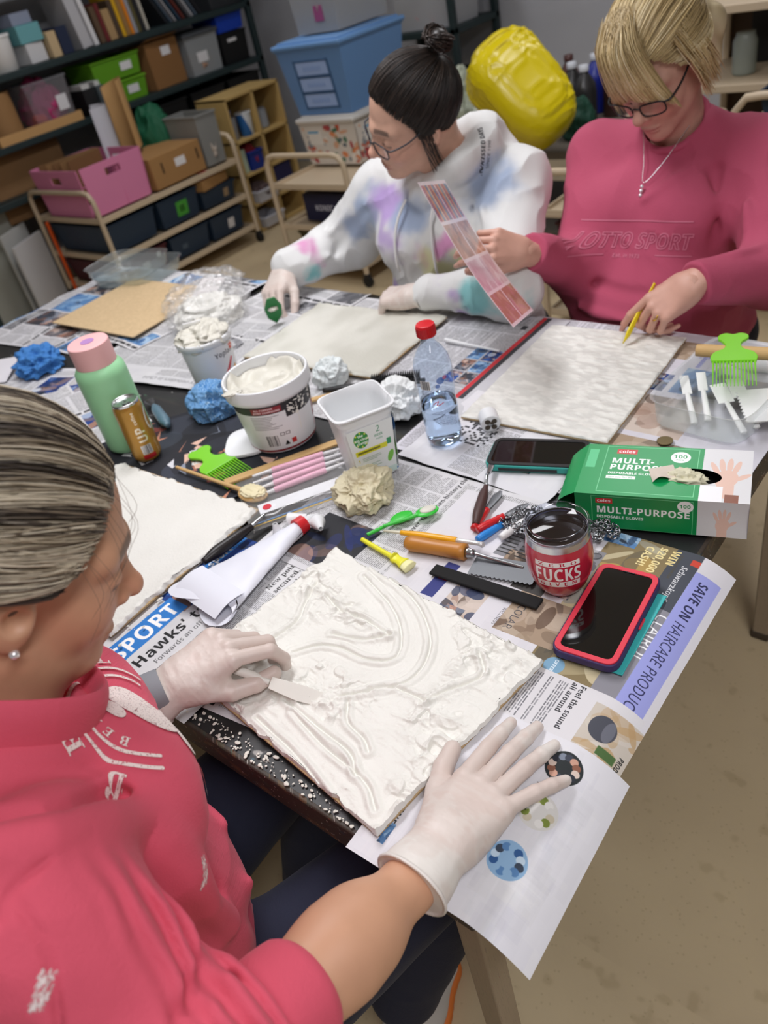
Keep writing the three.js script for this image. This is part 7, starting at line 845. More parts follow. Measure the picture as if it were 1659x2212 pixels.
const clearP = (c = 0xe8ecee, tr = 0.7) => new THREE.MeshPhysicalMaterial({ color: c, roughness: 0.25, transmission: tr, thickness: 0, ior: 1.4, side: THREE.DoubleSide });
const navyP = M(0x22364c, 0.5), maroonP = M(0x4a1420, 0.5), blackP = M(0x121315, 0.5), cardM = M(0xa27a4a, 0.85), kraftM = M(0xc39a64, 0.8);
const boxG = (w, h, d, r = 0.004) => at(rbox(w, h, d, r), 0, h / 2, 0);
// upper shelf
const US = 1.2355, LS = 0.9055, zS = -4.62;
single('storage_box', boxG(0.3, 0.3, 0.26), blackP, 'black box behind the white bucket on the upper shelf', 'box', [2.2, US, -4.8]);
single('storage_bucket', lathe([[0, 0], [0.09, 0], [0.1, 0.16], [0.105, 0.16], [0.105, 0.175], [0, 0.178]], 36), M(0xe8e8e6, 0.5), 'white lidded bucket on the upper green shelf', 'bucket', [2.3, US, -4.58]);
{ const t = thing('gift_box', 'small white box with papers on the upper shelf', 'box', [2.51, US, zS], 0.2); part(t, 'box_body', boxG(0.13, 0.1, 0.16), M(0xd4d4d6, 0.7)); }
single('gift_box', boxG(0.16, 0.09, 0.18), M(0x6aa7ad, 0.7), 'teal box stacked on the small white box', 'box', [2.51, US + 0.1005, zS], 0.1);
single('photo_box', boxG(0.14, 0.06, 0.14), M(0x8a93a8, 0.7), 'patterned blue grey box on top of the teal box', 'box', [2.5, US + 0.191, zS], 0.15);
single('box_file', boxG(0.06, 0.13, 0.22), M(0xc4ab84, 0.8), 'cream cardboard box file beside the navy one', 'box', [2.63, US, zS]);
single('box_file', boxG(0.075, 0.14, 0.22), M(0x182440, 0.7), 'navy cardboard box file beside the cream one', 'box', [2.705, US, zS]);
const leanBook = (name, label, cat, x, w, h, d, c, lean = 0.12, gr) => { const t = thing(name, label, cat, [x, US, zS], 0, gr); t.rotation.z = lean; t.position.y = US + (lean > 0 ? 0 : 0); part(t, 'cover', at(rbox(w, h, d, 0.002), w / 2, h / 2 + 0.001, 0), M(c, 0.65)); part(t, 'pages', at(new THREE.BoxGeometry(w * 0.8, h * 0.985, d * 0.99), w / 2, h / 2 + 0.001, -0.004), M(0xd8d2c4, 0.9)); return t; };
leanBook('ring_binder', 'tall pale grey ring binder leaning on the upper shelf', 'binder', 2.8, 0.07, 0.3, 0.24, 0xb6b6ba, 0.1); leanBook('ring_binder', 'slim white ring binder beside the tall grey one', 'binder', 2.885, 0.03, 0.28, 0.24, 0xd8d8da, 0.1);
[['brown book next to the white binder', 0x5a4632, 0.035, 0.19], ['dark red book between brown books', 0x6a1f22, 0.025, 0.2], ['tan box file next to the dark red book', 0xa88a60, 0.055, 0.16], ['brown ribbed book next to the tan box file', 0x4a3a2c, 0.03, 0.2], ['bright yellow folder among the books', 0xd8a818, 0.022, 0.26], ['tan folder between yellow and orange ones', 0x9a7440, 0.03, 0.24], ['bright orange folder among the books', 0xe0861a, 0.02, 0.25], ['grey folder next to the orange one', 0x9a9ca4, 0.022, 0.23], ['olive book next to the grey folder', 0x5a5430, 0.022, 0.2], ['black book next to the olive one', 0x1e1e22, 0.028, 0.21], ['pale book at the end of the book row', 0xb8b4a8, 0.02, 0.2]].reduce((x, [l, c, w, h]) => { leanBook('book', l + ' on the upper shelf', 'book', x, w, h, 0.22, c, 0.06, 'books on the upper shelf'); return x + w + 0.006; }, 2.94);
[0x23262c, 0x4a5a6a, 0xa8a8ac, 0x2c4a60, 0x7a3a30, 0x343438, 0xc0c0c4, 0x5a6a7a, 0x2a2a2e].forEach((c, i) => leanBook('magazine', ['black', 'slate blue', 'light grey', 'dark teal', 'brick red', 'charcoal', 'near white', 'dusty blue', 'blackish brown'][i] + ' magazine slumped in the leaning row at the end of the books', 'magazine', 3.46 + i * 0.036, 0.01, 0.2, 0.2, c, 0.5, 'magazines leaning on the upper shelf'));
bin('storage_crate', 'bright blue plastic box on the black crate', 'crate', [3.95, LS + 0.192, zS], [0.24, 0.1, 0.26], M(0x1440b4, 0.5));
// lower shelf
{ const t = thing('cardboard_tray', 'shallow cardboard tray under the brown drum and pink-filled tub', 'tray', [2.33, LS, -4.64]); part(t, 'tray_body', merge([at(rbox(0.5, 0.004, 0.34, 0.001, 1), 0, 0.003, 0), at(rbox(0.56, 0.05, 0.004, 0.001, 1), 0, 0.025, 0.17), at(rbox(0.56, 0.05, 0.004, 0.001, 1), 0, 0.025, -0.17), at(rbox(0.004, 0.05, 0.34, 0.001, 1), 0.28, 0.025, 0), at(rbox(0.004, 0.05, 0.34, 0.001, 1), -0.28, 0.025, 0)]), kraftM); }
single('cardboard_drum', lathe([[0, 0], [0.1, 0], [0.103, 0.002], [0.103, 0.24], [0.1, 0.242], [0.097, 0.24], [0.097, 0.01], [0, 0.01]], 40), M(0x9a7448, 0.7), 'brown cardboard drum on the lower green shelf', 'drum', [2.17, LS + 0.006, -4.6]);
bin('clear_box', 'clear box filled with pink and red fabric, with a white label', 'box', [2.46, LS + 0.006, -4.62], [0.28, 0.24, 0.26], clearP(0xf0f2f4, 0.92), { tags: [[0.07, 0.11, 0.07, 0.08]], fill: M(0xb0306a, 0.7), fillH: 0.62, seed: 4 });
single('fabric_bundle', crumple(0.06, 0.05, 0.04, 9, 0.3, 2, 12), M(0xd03a3a, 0.7), 'red fabric bundle inside the clear box of pink fabric', 'fabric', [2.4, LS + 0.02, -4.56]);
[['black magazine file beside the green trays', 0x141518, 0.08, 2.7], ['grey magazine file leaning beside the black one', 0x4a5458, 0.05, 2.785]].forEach(([l, c, w, x]) => { const t = thing('magazine_file', l, 'magazine file', [x, LS, -4.56]); part(t, 'file_body', boxG(w, 0.14, 0.2), M(c, 0.6)); part(t, 'papers', at(rbox(w * 0.7, 0.03, 0.16, 0.002), 0, 0.15, 0), M(0xc8c8c6, 0.8)); });
for (const [y, l] of [[0, 'lower lime green tray of the stacked pair'], [0.13, 'upper lime green tray of the stacked pair']]) bin('storage_tray', l, 'tray', [2.98, LS + y, -4.66], [0.36, 0.115, 0.3], M(0x5f9a1c, 0.5), { tags: [[0.07, 0.06, 0.085, 0.045]], rim: M(0x6fae22, 0.5) });
{ const t = thing('cardboard_box', 'tall brown cardboard box with a white label on the lower shelf', 'box', [3.35, LS, -4.64], 0.1); part(t, 'box_body', boxG(0.28, 0.26, 0.24), M(0x8a6238, 0.85)); part(t, 'label', at(rbox(0.08, 0.05, 0.001, 0.0003, 1), 0.02, 0.2, 0.1212), tagMat); part(t, 'flap', at(rbox(0.28, 0.003, 0.1, 0.001, 1), 0, 0.268, 0.1, -0.3), M(0x9a7244, 0.85)); }
bin('clear_box', 'clear box with beige contents and white label on the lower shelf', 'box', [3.68, LS, -4.64], [0.28, 0.22, 0.26], clearP(0xdfe3e5), { lid: M(0x4a4e52, 0.5), tags: [[-0.02, 0.1, 0.09, 0.06]], fill: M(0xb08a70, 0.8), fillH: 0.36, seed: 7 });
bin('storage_crate', 'black plastic crate with a white label under the blue box', 'crate', [3.955, LS, -4.64], [0.24, 0.18, 0.28], blackP, { tags: [[-0.02, 0.14, 0.08, 0.02]] });
for (const [x, l] of [[3.25, 'black letter tray at the cardboard box end under the lower shelf'], [3.6, 'black letter tray in the middle under the lower shelf'], [3.94, 'black letter tray at the corner end under the lower shelf']]) bin('letter_tray', l, 'tray', [x, 0.6405, -4.64], [0.3, 0.18, 0.3], blackP);
single('clear_lid_box', boxG(0.3, 0.15, 0.2), M(0x2a2c30, 0.6), 'dark box on the shelf between the black crate and corner', 'box', [4.0, 1.2355, -4.62]);
// corner shelf
bin('clear_box', 'large frosted box on the corner shelf behind the dark bun', 'box', [4.42, LS, -3.12], [0.3, 0.24, 0.44], clearP(0xd8dadd, 0.5), { turn: -Math.PI / 2 + Math.PI / 2, lid: M(0xc8ccd0, 0.5), fill: M(0xc08a86, 0.8), fillH: 0.4, seed: 12 });
// ---------- trolleys ----------
const cream = M(0xc9b79c, 0.45);
function trolley(label, x0, x1, z0, z1, levels, handle = 0.66) {
  const t = thing('metal_trolley', label, 'trolley', [x0, 0, z0]), W = x1 - x0, D = z1 - z0;
  for (const x of [0, W]) part(t, 'end_frame', rod([[x, 0.06, 0], [x, handle, 0], [x, handle, D], [x, 0.06, D]], 0.014, 0.07), cream, 'cream tube bent into a handle');
  for (const y of levels) part(t, 'shelf', merge([at(rbox(W, 0.004, D - 0.02, 0.001, 1), W / 2, y, D / 2), at(rbox(W, 0.03, 0.008, 0.002, 1), W / 2, y + 0.005, 0.012), at(rbox(W, 0.03, 0.008, 0.002, 1), W / 2, y + 0.005, D - 0.012), at(rbox(0.008, 0.03, D - 0.03, 0.002, 1), 0.006, y + 0.005, D / 2), at(rbox(0.008, 0.03, D - 0.03, 0.002, 1), W - 0.006, y + 0.005, D / 2)]), cream);
  for (const x of [0, W]) for (const z of [0, D]) part(t, 'castor', merge([at(new THREE.CylinderGeometry(0.03, 0.03, 0.02, 18), x, 0.0305, z, 0, 0, Math.PI / 2), at(rbox(0.03, 0.04, 0.03, 0.004), x, 0.052, z)]), M(0x1a1a1c, 0.6));
  return t;
}
const tl = trolley('cream metal trolley of navy bins below the green shelves', 2.07, 3.11, -4.46, -3.8, [0.10, 0.29, 0.50]);
const binAt = (label, x, y, w, h, m, tags) => bin('storage_bin', label, 'bin', [x, y, -4.13], [w, h, 0.58], m, { tags, group: 'bins on the cream trolleys' });
binAt('navy bin under the pink crate on the upper rack', 2.27, 0.308, 0.33, 0.15, navyP); binAt('navy bin with a bright green label', 2.62, 0.308, 0.3, 0.15, navyP, [[0.02, 0.075, 0.085, 0.085, M(0x4aa83a, 0.6)], [0.02, 0.075, 0.04, 0.04]]);
binAt('maroon bin with small white labels on the bottom rack', 2.27, 0.118, 0.33, 0.13, maroonP, [[0.0, 0.06, 0.05, 0.04], [0.1, 0.09, 0.025, 0.03]]); binAt('navy bin beside the maroon one on the bottom rack', 2.62, 0.118, 0.3, 0.13, navyP, [[-0.05, 0.06, 0.04, 0.03, M(0x4a5a6a, 0.6)]]); binAt('navy bin with a pale square label at the castor end', 2.93, 0.118, 0.27, 0.13, navyP, [[0.03, 0.06, 0.05, 0.06]]);
binAt('navy bin with tan labels at the castor end of the upper rack', 2.93, 0.308, 0.27, 0.1, navyP, [[0.06, 0.05, 0.04, 0.05, M(0xa89070, 0.7)]]);
{ const t = thing('cardboard_box', 'open cardboard box with red packets on the upper rack of the trolley', 'box', [2.9, 0.42, -3.93], 0.2); part(t, 'box_body', merge([at(rbox(0.24, 0.003, 0.2, 0.001, 1), 0, 0.003, 0), at(rbox(0.24, 0.06, 0.003, 0.001, 1), 0, 0.03, 0.1), at(rbox(0.24, 0.06, 0.003, 0.001, 1), 0, 0.03, -0.1), at(rbox(0.003, 0.06, 0.2, 0.001, 1), 0.12, 0.03, 0), at(rbox(0.003, 0.06, 0.2, 0.001, 1), -0.12, 0.03, 0)]), cardM); part(t, 'red_packets', at(crumple(0.1, 0.05, 0.085, 8, 0.3, 2, 14), 0, 0.008, 0), M(0xc02028, 0.5)); }
// pink crate
{
  const t = thing('storage_crate', 'pink plastic crate with cut-out handles on the cream trolley', 'crate', [2.3, 0.518, -4.12]), m = M(0xdc86ae, 0.5), H = 0.25, hole = (w) => [[-w, H - 0.075], [w, H - 0.075], [w, H - 0.035], [-w, H - 0.035]].reverse();
  const panel = (w, k) => extrude([[-w / 2 * 0.92, 0], [w / 2 * 0.92, 0], [w / 2, H], [-w / 2, H]], 0.005, 0.001, [hole(0.05)]);
  part(t, 'side_panel', at(panel(0.4), 0, 0, 0.235, 0.05), m); part(t, 'side_panel', at(panel(0.4), 0, 0, -0.24, -0.05), m); part(t, 'end_panel', at(panel(0.48), -0.2, 0, 0, 0.05, -Math.PI / 2), m); part(t, 'end_panel', at(panel(0.48), 0.2, 0, 0, 0.05, Math.PI / 2), m); part(t, 'base', at(rbox(0.37, 0.006, 0.44, 0.002, 1), 0, 0.004, 0), m);
  for (const y of [0.1, 0.16]) part(t, 'rib', merge([at(rbox(0.4, 0.008, 0.006, 0.002), 0, y, 0.238), at(rbox(0.006, 0.008, 0.48, 0.002), -0.2, y, 0)]), m); part(t, 'rib', at(rbox(0.006, H - 0.06, 0.008, 0.002), 0.03, H / 2 - 0.02, 0.243), m);
  for (let i = 0; i < 5; i++) single('cardboard_sheet', rbox(0.34 - i * 0.02, 0.24, 0.006, 0.001, 1), [M(0x7a5834, 0.85), M(0x8a6840, 0.85)][i % 2], ['dark', 'plain', 'creased', 'worn', 'narrow'][i] + ' brown cardboard sheet standing in the pink crate', 'cardboard', [2.3 + i * 0.01, 0.66, -4.3 + i * 0.03], 0.1 * (i - 2), 'cardboard in the pink crate');
}
{ const t = thing('cardboard_box', 'long brown cardboard box with white label beside the pink crate', 'box', [2.72, 0.518, -4.05], 0.05); part(t, 'box_body', boxG(0.4, 0.17, 0.36), cardM); part(t, 'label', at(rbox(0.08, 0.045, 0.001, 0.0003, 1), 0.02, 0.1, 0.1805), tagMat); for (const x of [-0.12, 0.16]) part(t, 'hand_hole', at(rbox(0.012, 0.06, 0.002, 0.0008, 1), x, 0.1, 0.1805), M(0x2c2014, 0.9)); }
single('kraft_paper_roll', surf(24, 16, (u, v) => { const a = mix(-0.4, 2.3, u); return [Math.cos(a) * 0.15 + v * 0.05, v * 0.36 + 0.03 * Math.sin(a), Math.sin(a) * 0.1]; }), kraftM, 'curled sheet of brown kraft paper standing on the cardboard box', 'paper', [2.64, 0.692, -4.2], 0.9);
single('paper_roll', surf(20, 12, (u, v) => { const a = mix(0, 3.0, u); return [Math.cos(a) * 0.1 + v * 0.03, v * 0.28, Math.sin(a) * 0.1]; }), M(0xc4c6ce, 0.8), 'curled white paper behind the brown kraft paper', 'paper', [2.54, 0.692, -4.28], 0.9);
single('fabric_bag', crumple(0.13, 0.23, 0.12, 71, 0.22, 1.4, 22), M(0x0d5a3c, 0.7), 'dark green fabric bag between the cardboard box and clear bin', 'bag', [2.93, 0.518, -4.28], 0.3);
bin('clear_box', 'greyish clear bin full of paper at the castor end of the trolley', 'box', [3.02, 0.518, -4.02], [0.16, 0.28, 0.3], clearP(0xb4b6b4, 0.5), { fill: M(0xb8aca0, 0.8), fillH: 0.5, seed: 21 });
// panels against the wall at the left
struct('door_1', rbox(0.9, 2.05, 0.05, 0.006).translate(1.52, 1.03, -4.62), M(0xa6a79e, 0.6)); struct('trim_2', rbox(0.06, 2.1, 0.08, 0.006).translate(2.03, 1.05, -4.66), M(0x3a322e, 0.7));
single('foam_panel', rbox(0.3, 0.44, 0.02, 0.003).translate(0, 0.22, 0), M(0xc9cacb, 0.7), 'white panel standing on the floor behind the trolley end', 'panel', [1.92, 0.001, -4.42], 0.5); single('foam_panel', rbox(0.26, 0.5, 0.016, 0.003).translate(0, 0.25, 0), M(0xb9bbb8, 0.7), 'pale panel with a hole standing behind the white one', 'panel', [1.9, 0.001, -4.5], 0.5); single('orange_strip', rbox(0.02, 0.5, 0.012, 0.003).translate(0, 0.25, 0), M(0xe25a18, 0.5), 'thin orange strip standing beside the trolley frame', 'strip', [2.04, 0.001, -4.33], 0.4);
single('cork_board', rbox(0.5, 0.42, 0.012, 0.003).translate(0, 0.21, 0), M(0x8a6844, 0.9), 'brown board leaning on the wall above the white panels', 'board', [2.2, 0.5, -4.585], 0.0);
// ---------- cubby ----------
{
  const t = thing('cubby_shelf', 'pale wooden cubby shelf between the trolleys', 'shelf', [3.24, 0, -3.93]), pine = M(0xc2a468, 0.6), W = 0.48, D = 0.28, H = 0.82; 
  for (const x of [0.008, W / 2, W - 0.008]) part(t, 'upright', at(rbox(0.016, H, D, 0.002), x, H / 2 + 0.001, -D / 2), pine); for (const y of [0.01, 0.17, 0.36, 0.56, H - 0.008]) part(t, 'shelf_board', at(rbox(W, 0.016, D, 0.002), W / 2, y, -D / 2), pine);
  single('pencil_tub', lathe([[0, 0], [0.04, 0], [0.045, 0.13], [0.042, 0.13], [0.038, 0.004], [0, 0.004]], 28), clearP(0xb8bac0, 0.4), 'frosted tub of pencils in the top of the cubby', 'tub', [3.31, 0.569, -4.02]);
  for (let i = 0; i < 9; i++) { const r = rng(90 + i); single('pencil', at(new THREE.CylinderGeometry(0.004, 0.004, 0.16, 6), 0, 0.085, 0, (r() - 0.5) * 0.24, 0, (r() - 0.5) * 0.24), M([0xc83030, 0x2a5ab0, 0xe0b020, 0x3a8a3a, 0x222222, 0xd06a20, 0x7a3a8a, 0xb0b0b0, 0x7a1a1a][i], 0.5), ['red', 'blue', 'yellow', 'green', 'black', 'orange', 'purple', 'grey', 'dark red'][i] + ' pencil standing in the frosted tub of the cubby', 'pencil', [3.31 + (r() - 0.5) * 0.04, 0.574, -4.02 + (r() - 0.5) * 0.04], 0, 'pencils in the cubby'); }
  { const tex = canvasTex(256, 128, (g) => { g.fillStyle = '#dfe6ec'; g.fillRect(0, 0, 256, 128); g.fillStyle = '#2a6ab0'; g.beginPath(); g.moveTo(0, 128); g.lineTo(130, 20); g.lineTo(256, 100); g.lineTo(256, 128); g.fill(); }); single('yoghurt_tub', lathe([[0, 0], [0.042, 0], [0.05, 0.13], [0.053, 0.13], [0.053, 0.137], [0, 0.136]], 28), M(0xffffff, 0.5, { map: tex }), 'white tub with blue print in the top of the cubby', 'tub', [3.42, 0.569, -4.0]); }
  single('milk_carton', boxG(0.06, 0.14, 0.06), M(0xbfd0b8, 0.6), 'pale green carton in the second row of the cubby', 'carton', [3.29, 0.369, -3.99], 0.2); bin('storage_box', 'royal blue box of pens in the second row of the cubby', 'box', [3.39, 0.369, -4.02], [0.11, 0.11, 0.16], M(0x12308c, 0.5), { fill: M(0x8a1a2a, 0.7), fillH: 0.8 });
  bin('paper_tray', 'white tray of papers in the third row of the cubby', 'tray', [3.37, 0.179, -4.0], [0.18, 0.07, 0.2], M(0xc9cbd4, 0.6), { fill: M(0x5a4a4a, 0.8), fillH: 0.9 }); bin('paper_tray', 'white tray in the bottom row of the cubby', 'tray', [3.37, 0.019, -4.0], [0.18, 0.06, 0.2], M(0xc9cbd4, 0.6));
  single('book_stack', boxG(0.16, 0.16, 0.16), M(0x2a2a5a, 0.6), 'dark blue box in the right half of the cubby', 'box', [3.6, 0.179, -4.04]); single('jar', lathe([[0, 0], [0.04, 0], [0.044, 0.01], [0.044, 0.1], [0.036, 0.12], [0, 0.12]], 24), M(0x9aa0a8, 0.4), 'grey jar in the right half of the cubby', 'jar', [3.58, 0.569, -4.02]);
}
// ---------- tubs on the second trolley ----------
trolley('cream metal trolley under the floral and blue tubs', 2.66, 3.52, -3.04, -2.5, [0.10, 0.29, 0.50]);
{
  const tex = canvasTex(512, 300, (g, w, h) => { const r = rng(4); g.fillStyle = '#d9d2c8'; g.fillRect(0, 0, w, h); for (let i = 0; i < 46; i++) { g.fillStyle = ['#c8583a', '#e08a5a', '#5a6a72', '#4a7a62', '#e8e0d6', '#b0484a', '#8a8f94', '#d8a888'][Math.floor(r() * 8)]; g.beginPath(); g.ellipse(r() * w, r() * h, 8 + r() * 34, 6 + r() * 20, r() * 3, 0, 7); g.fill(); } g.fillStyle = '#e6e2da'; g.fillRect(60, 40, 130, 110); g.fillStyle = '#3a9ac8'; g.fillRect(66, 44, 100, 16); });
  const t = bin('storage_tub', 'white tub with orange and green floral pattern under the blue tub', 'tub', [3.19, 0.518, -2.85], [0.46, 0.21, 0.38], M(0xd9d2c8, 0.5), { lid: M(0xcfccc6, 0.5) }), hw = 0.23, hd = 0.2;
  part(t, 'printed_side', surf(2, 2, (u, v) => [-mix(hw * 0.92, hw, v) - 0.0015, 0.01 + v * 0.19, (u - 0.5) * 2 * mix(hd * 0.92, hd, v) * 0.99]), M(0xffffff, 0.5, { map: tex }), 'floral print'); part(t, 'printed_side', surf(2, 2, (u, v) => [(u - 0.5) * 2 * mix(hw * 0.92, hw, v) * 0.99, 0.01 + v * 0.19, mix(hd * 0.92, hd, v) + 0.0015]), M(0xffffff, 0.5, { map: tex }), 'floral print');
  const b = bin('storage_tub', 'large sky blue lidded tub behind the dark bun', 'tub', [3.2, 0.763, -2.86], [0.5, 0.31, 0.44], M(0x6a95c8, 0.4, { transmission: 0.15 }), { taper: 0.84, lid: M(0x6c98cc, 0.4) });
  const panel = [[-0.15, 0.02], [0.15, 0.02], [0.15, 0.26], [-0.15, 0.26]], line = M(0x33557c, 0.5), px = (y) => -mix(0.25 * 0.84, 0.25, y / 0.31) - 0.003; const frame = new THREE.Group();
  for (const [y0, y1] of [[0.04, 0.1], [0.115, 0.175], [0.19, 0.25]]) { part(b, 'drawer_panel', surf(2, 2, (u, v) => { const y = mix(y0, y1, v); return [px(y) + 0.0005, y, (u - 0.5) * 0.21]; }), M(0x9db8e6, 0.5), 'paler blue panel with faint writing'); part(b, 'panel_outline', merge([at(rbox(0.003, 0.006, 0.22, 0.001, 1), px(y0), y0 - 0.004, 0), at(rbox(0.003, 0.006, 0.22, 0.001, 1), px(y1), y1 + 0.004, 0)]), line); part(b, 'writing', merge(Array.from({ length: 7 }, (_, i) => at(rbox(0.001, 0.02, 0.008, 0.0004, 1), px((y0 + y1) / 2) - 0.0005, (y0 + y1) / 2, (i - 3) * 0.018))), M(0x7f9cd0, 0.5)); }
  for (const z of [-0.115, 0.115]) part(b, 'panel_outline', at(rbox(0.003, 0.235, 0.006, 0.001, 1), px(0.145), 0.145, z, 0, 0, 0.128), line);
  bin('clear_box', 'clear box with pink stickers on top of the blue tub', 'box', [3.28, 1.1135, -2.88], [0.42, 0.26, 0.3], clearP(0xc8cacc, 0.5), { lid: clearP(0xd0d4d8, 0.4), fill: M(0xa8a69c, 0.8), fillH: 0.5, seed: 31 }); const st = scene.children[scene.children.length - 1]; part(st, 'sticker', at(rbox(0.0015, 0.07, 0.06, 0.0004, 1), -0.205, 0.2, 0.03), tagMat); part(st, 'sticker', at(rbox(0.0015, 0.1, 0.06, 0.0004, 1), -0.2, 0.1, 0.03), M(0x9a4a78, 0.6), 'pink and purple picture');
  const kb = thing('card_carton', 'dark navy carton with white letters on the middle trolley rack', 'carton', [2.88, 0.308, -2.74]); part(kb, 'carton_body', boxG(0.3, 0.14, 0.34), M(0x181c40, 0.6)); const tx = canvasTex(256, 96, (g) => { g.fillStyle = '#181c40'; g.fillRect(0, 0, 256, 96); g.fillStyle = '#cfd2e0'; g.font = 'bold 40px sans-serif'; g.fillText('KONIC', 40, 62); }); part(kb, 'printed_end', surf(2, 2, (u, v) => [-0.1515, 0.02 + v * 0.1, (u - 0.5) * 0.26]), M(0xffffff, 0.6, { map: tx }));
  bin('storage_bin', 'olive green bin on the bottom trolley rack behind the hoodie', 'bin', [2.92, 0.118, -2.77], [0.4, 0.13, 0.44], M(0x4a4a2a, 0.6));
}
// ---------- bench with bags and bottles ----------
{ const t = thing('low_bench', 'low grey bench carrying bags and paint bottles by the back wall', 'bench', [3.2, 0, -1.92]); part(t, 'bench_top', at(rbox(0.7, 0.03, 1.06, 0.004), 0, 0.585, 0), M(0x6a6258, 0.7)); for (const x of [-0.3, 0.3]) for (const z of [-0.5, 0.5]) part(t, 'leg', at(rbox(0.04, 0.57, 0.04, 0.004), x, 0.286, z), M(0x5a544c, 0.7)); part(t, 'shelf', at(rbox(0.66, 0.02, 1.0, 0.004), 0, 0.25, 0), M(0x5a544c, 0.7)); }
{ // pillow-shaped bag, long axis tilted
  const L = V3(-0.03, -0.71, 0.69).normalize(), W = V3(0.83, 0.36, 0.41).addScaledVector(L, -V3(0.83, 0.36, 0.41).dot(L)).normalize(), D = L.clone().cross(W), g = mergeVertices(new THREE.IcosahedronGeometry(1, 44).deleteAttribute('uv').deleteAttribute('normal')), p = g.attributes.position, e = 0.62, pw = (v) => Math.sign(v) * Math.pow(Math.abs(v), e);
  for (let i = 0; i < p.count; i++) { const x = p.getX(i), y = p.getY(i), z = p.getZ(i), c = 0.035 * (ridge(x * 2.6 + 4, y * 1.2, z * 2.6, 3) - 0.6) + 0.012 * (ridge(x * 7, y * 4, z * 7, 2) - 0.5), q = L.clone().multiplyScalar(pw(x) * 0.235).addScaledVector(W, pw(y) * (0.148 - 0.02 * x) * (x < -0.75 ? 0.8 : 1)).addScaledVector(D, pw(z) * 0.12).add(V3(x, y, z).normalize().multiplyScalar(c)); p.setXYZ(i, q.x, q.y, q.z); }
  g.computeVertexNormals(); const t = thing('plastic_bag', 'bulging yellow plastic bag behind the tie-dye hoodie', 'bag', [2.78, 0.855, -1.565]); part(t, 'bag_body', g, M(0xd4c006, 0.3), 'shiny yellow plastic'); }
single('plastic_bag', crumple(0.13, 0.2, 0.12, 86, 0.25, 1.8, 26), new THREE.MeshPhysicalMaterial({ color: 0xc4ccb8, roughness: 0.25, transmission: 0.4, thickness: 0, side: THREE.DoubleSide }), 'milky clear plastic bag beside the yellow bag', 'bag', [3.0, 0.602, -2.05], 0.4);
{ const t = thing('fabric_bag', 'dark green shopping bag with white letters under the yellow bag', 'bag', [2.9, 0.518, -1.1], 0.2); part(t, 'bag_body', crumple(0.13, 0.1, 0.2, 91, 0.25, 1.6, 22), M(0x0d4a34, 0.7)); const tx = canvasTex(256, 96, (g) => { g.clearRect(0, 0, 256, 96); g.fillStyle = '#e8ece8'; g.font = 'bold 56px sans-serif'; g.fillText('SPORT', 30, 66); }); part(t, 'printed_letters', at(surf(4, 2, (u, v) => [0, v * 0.05, (u - 0.5) * 0.14]), -0.125, 0.06, -0.03, 0, 0.15, -0.3), M(0xffffff, 0.7, { map: tx, transparent: true })); }
single('fabric_bag', crumple(0.07, 0.1, 0.07, 95, 0.2, 1.6, 20), M(0x0c4030, 0.7), 'dark green folded bag in front of the paint bottles', 'bag', [3.05, 0.602, -1.47], 0.4);
{
  const proto = (c) => { const g = lathe([[0, 0], [0.045, 0], [0.05, 0.006], [0.05, 0.14], [0.046, 0.17], [0.02, 0.21], [0.017, 0.215], [0.017, 0.225]], 24); return [g, M(c, 0.35)]; };
  [['maroon', 0x7a1824, 3.4, -1.98, 0], ['deep navy', 0x1a2450, 3.38, -1.84, 1], ['dark navy', 0x16204a, 3.24, -1.76, 1], ['brown', 0x4a2420, 3.46, -1.72, 0], ['black', 0x1c1c1e, 3.3, -1.62, 1], ['royal blue', 0x1c2a8a, 3.44, -1.58, 1], ['charcoal', 0x2a2a2c, 3.22, -1.52, 1], ['dark brown', 0x33201c, 3.38, -1.46, 0]].forEach(([n, c, x, z, cap]) => { const [g, m] = proto(c), t = thing('paint_bottle', n + ' paint bottle standing by the back wall', 'bottle', [x, 0.6005, z], 0, 'paint bottles on the bench'); part(t, 'bottle_body', g, m); part(t, 'cap', lathe([[0.018, 0.218], [0.021, 0.22], [0.021, 0.244], [0, 0.247]], 20), M(cap ? 0xc8ccd4 : c, 0.4)); });
}
// ---------- third trolley and rack behind the rose sweatshirt ----------
trolley('cream metal trolley with grey tub behind the rose sweatshirt', 2.42, 3.14, -1.31, -0.86, [0.10, 0.27, 0.50]);
bin('storage_tub', 'grey tub on the trolley behind the rose sweatshirt', 'tub', [2.58, 0.518, -1.06], [0.22, 0.1, 0.3], M(0x6a6f78, 0.5)); bin('storage_bin', 'maroon bin below the grey tub', 'bin', [2.7, 0.288, -1.085], [0.44, 0.16, 0.38], maroonP); bin('storage_bin', 'navy bin on the bottom rack below the maroon bin', 'bin', [2.7, 0.118, -1.085], [0.44, 0.12, 0.38], navyP);
single('paper_stack', surf(14, 10, (u, v) => [(u - 0.5) * 0.3, 0.01 + 0.05 * Math.sin(u * 2.6) * v, (v - 0.5) * 0.24]), M(0xb4b8c4, 0.7), 'loose magazines on the trolley behind the rose sweatshirt', 'papers', [2.8, 0.7, -0.98], 0.5);
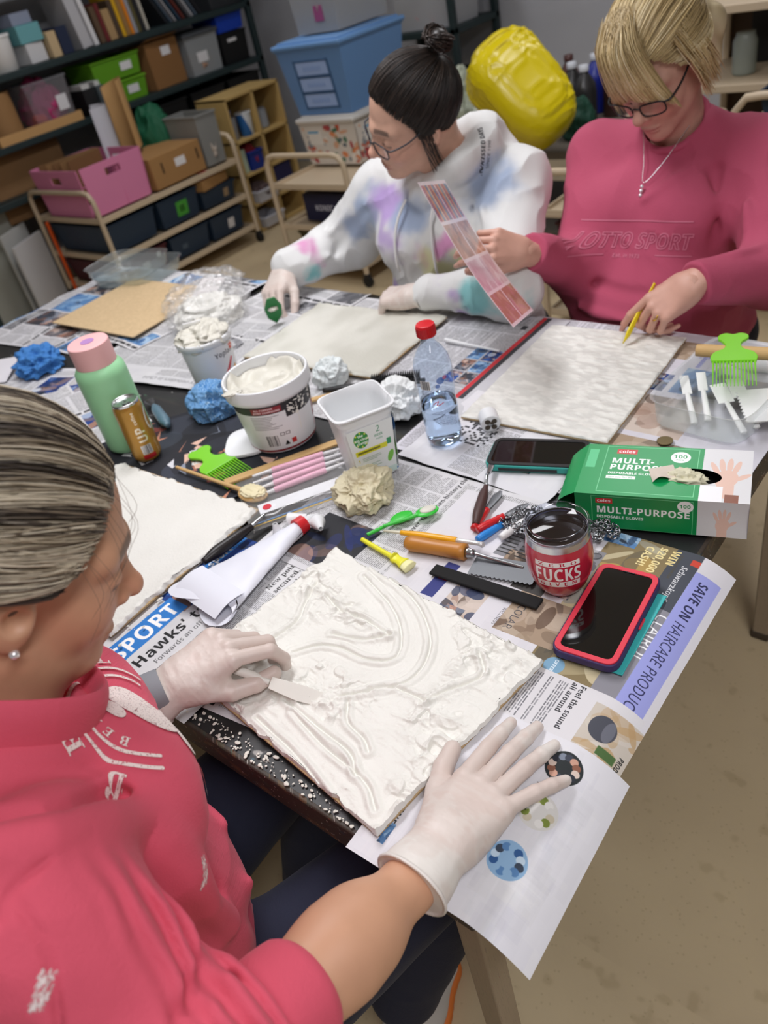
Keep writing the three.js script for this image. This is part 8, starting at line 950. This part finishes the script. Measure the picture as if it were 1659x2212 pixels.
{ const t = thing('storage_rack', 'cream storage rack behind the blonde hair', 'rack', [3.45, 0, -0.45]); for (const y of [0.3, 0.72, 0.99]) part(t, 'rack_board', at(rbox(0.5, 0.03, 1.3, 0.004), 0, y, 0), cream); for (const x of [-0.235, 0.235]) for (const z of [-0.635, 0.635]) part(t, 'post', at(rbox(0.03, 1.0, 0.03, 0.004), x, 0.5, z), cream); part(t, 'back_panel', at(rbox(0.01, 0.66, 1.24, 0.002), 0.243, 0.65, 0), M(0x4a3828, 0.8)); }
single('cardboard_box', boxG(0.16, 0.11, 0.3), M(0x7a5c38, 0.85), 'brown cardboard box on the cream rack', 'box', [3.4, 0.7355, -0.62], 0.4); single('cardboard_box', boxG(0.12, 0.08, 0.2), M(0x8a6a3c, 0.85), 'small open carton on the cream rack', 'box', [3.36, 0.7355, -0.3], -0.3); single('framed_picture', boxG(0.02, 0.2, 0.16), M(0x15161a, 0.5), 'small black framed picture on the cream rack', 'picture', [3.56, 0.7355, -0.86], 0.2); single('glass_jar', lathe([[0, 0], [0.04, 0], [0.045, 0.01], [0.045, 0.12], [0.035, 0.14], [0.035, 0.15], [0, 0.15]], 24), clearP(0xc8d0c8, 0.6), 'glass jar on the cream rack', 'jar', [3.36, 0.7355, -0.9]);
trolley('cream metal trolley of navy bins on the far side of the blonde person', 2.75, 3.12, -0.72, 0.1, [0.10, 0.4, 0.66], 0.8); bin('storage_bin', 'navy bin on top of the trolley beyond the pink shoulder', 'bin', [2.93, 0.679, -0.3], [0.3, 0.12, 0.7], navyP); single('paint_jar', lathe([[0, 0], [0.032, 0], [0.035, 0.006], [0.035, 0.07], [0, 0.07]], 20), M(0xb03a52, 0.5), 'small rose paint jar beyond the pink shoulder', 'jar', [2.8, 0.804, -0.48]); part(scene.children[scene.children.length - 1], 'lid', lathe([[0, 0.088], [0.036, 0.088], [0.038, 0.085], [0.038, 0.0705], [0, 0.0705]], 20), M(0xd8c8cc, 0.5));
single('wooden_plank', rbox(0.1, 0.02, 0.8, 0.003), wood, 'wooden plank lying across the navy bin beyond the pink shoulder', 'plank', [2.96, 0.815, -0.2], 0.3);
renderer.render(scene, camera);
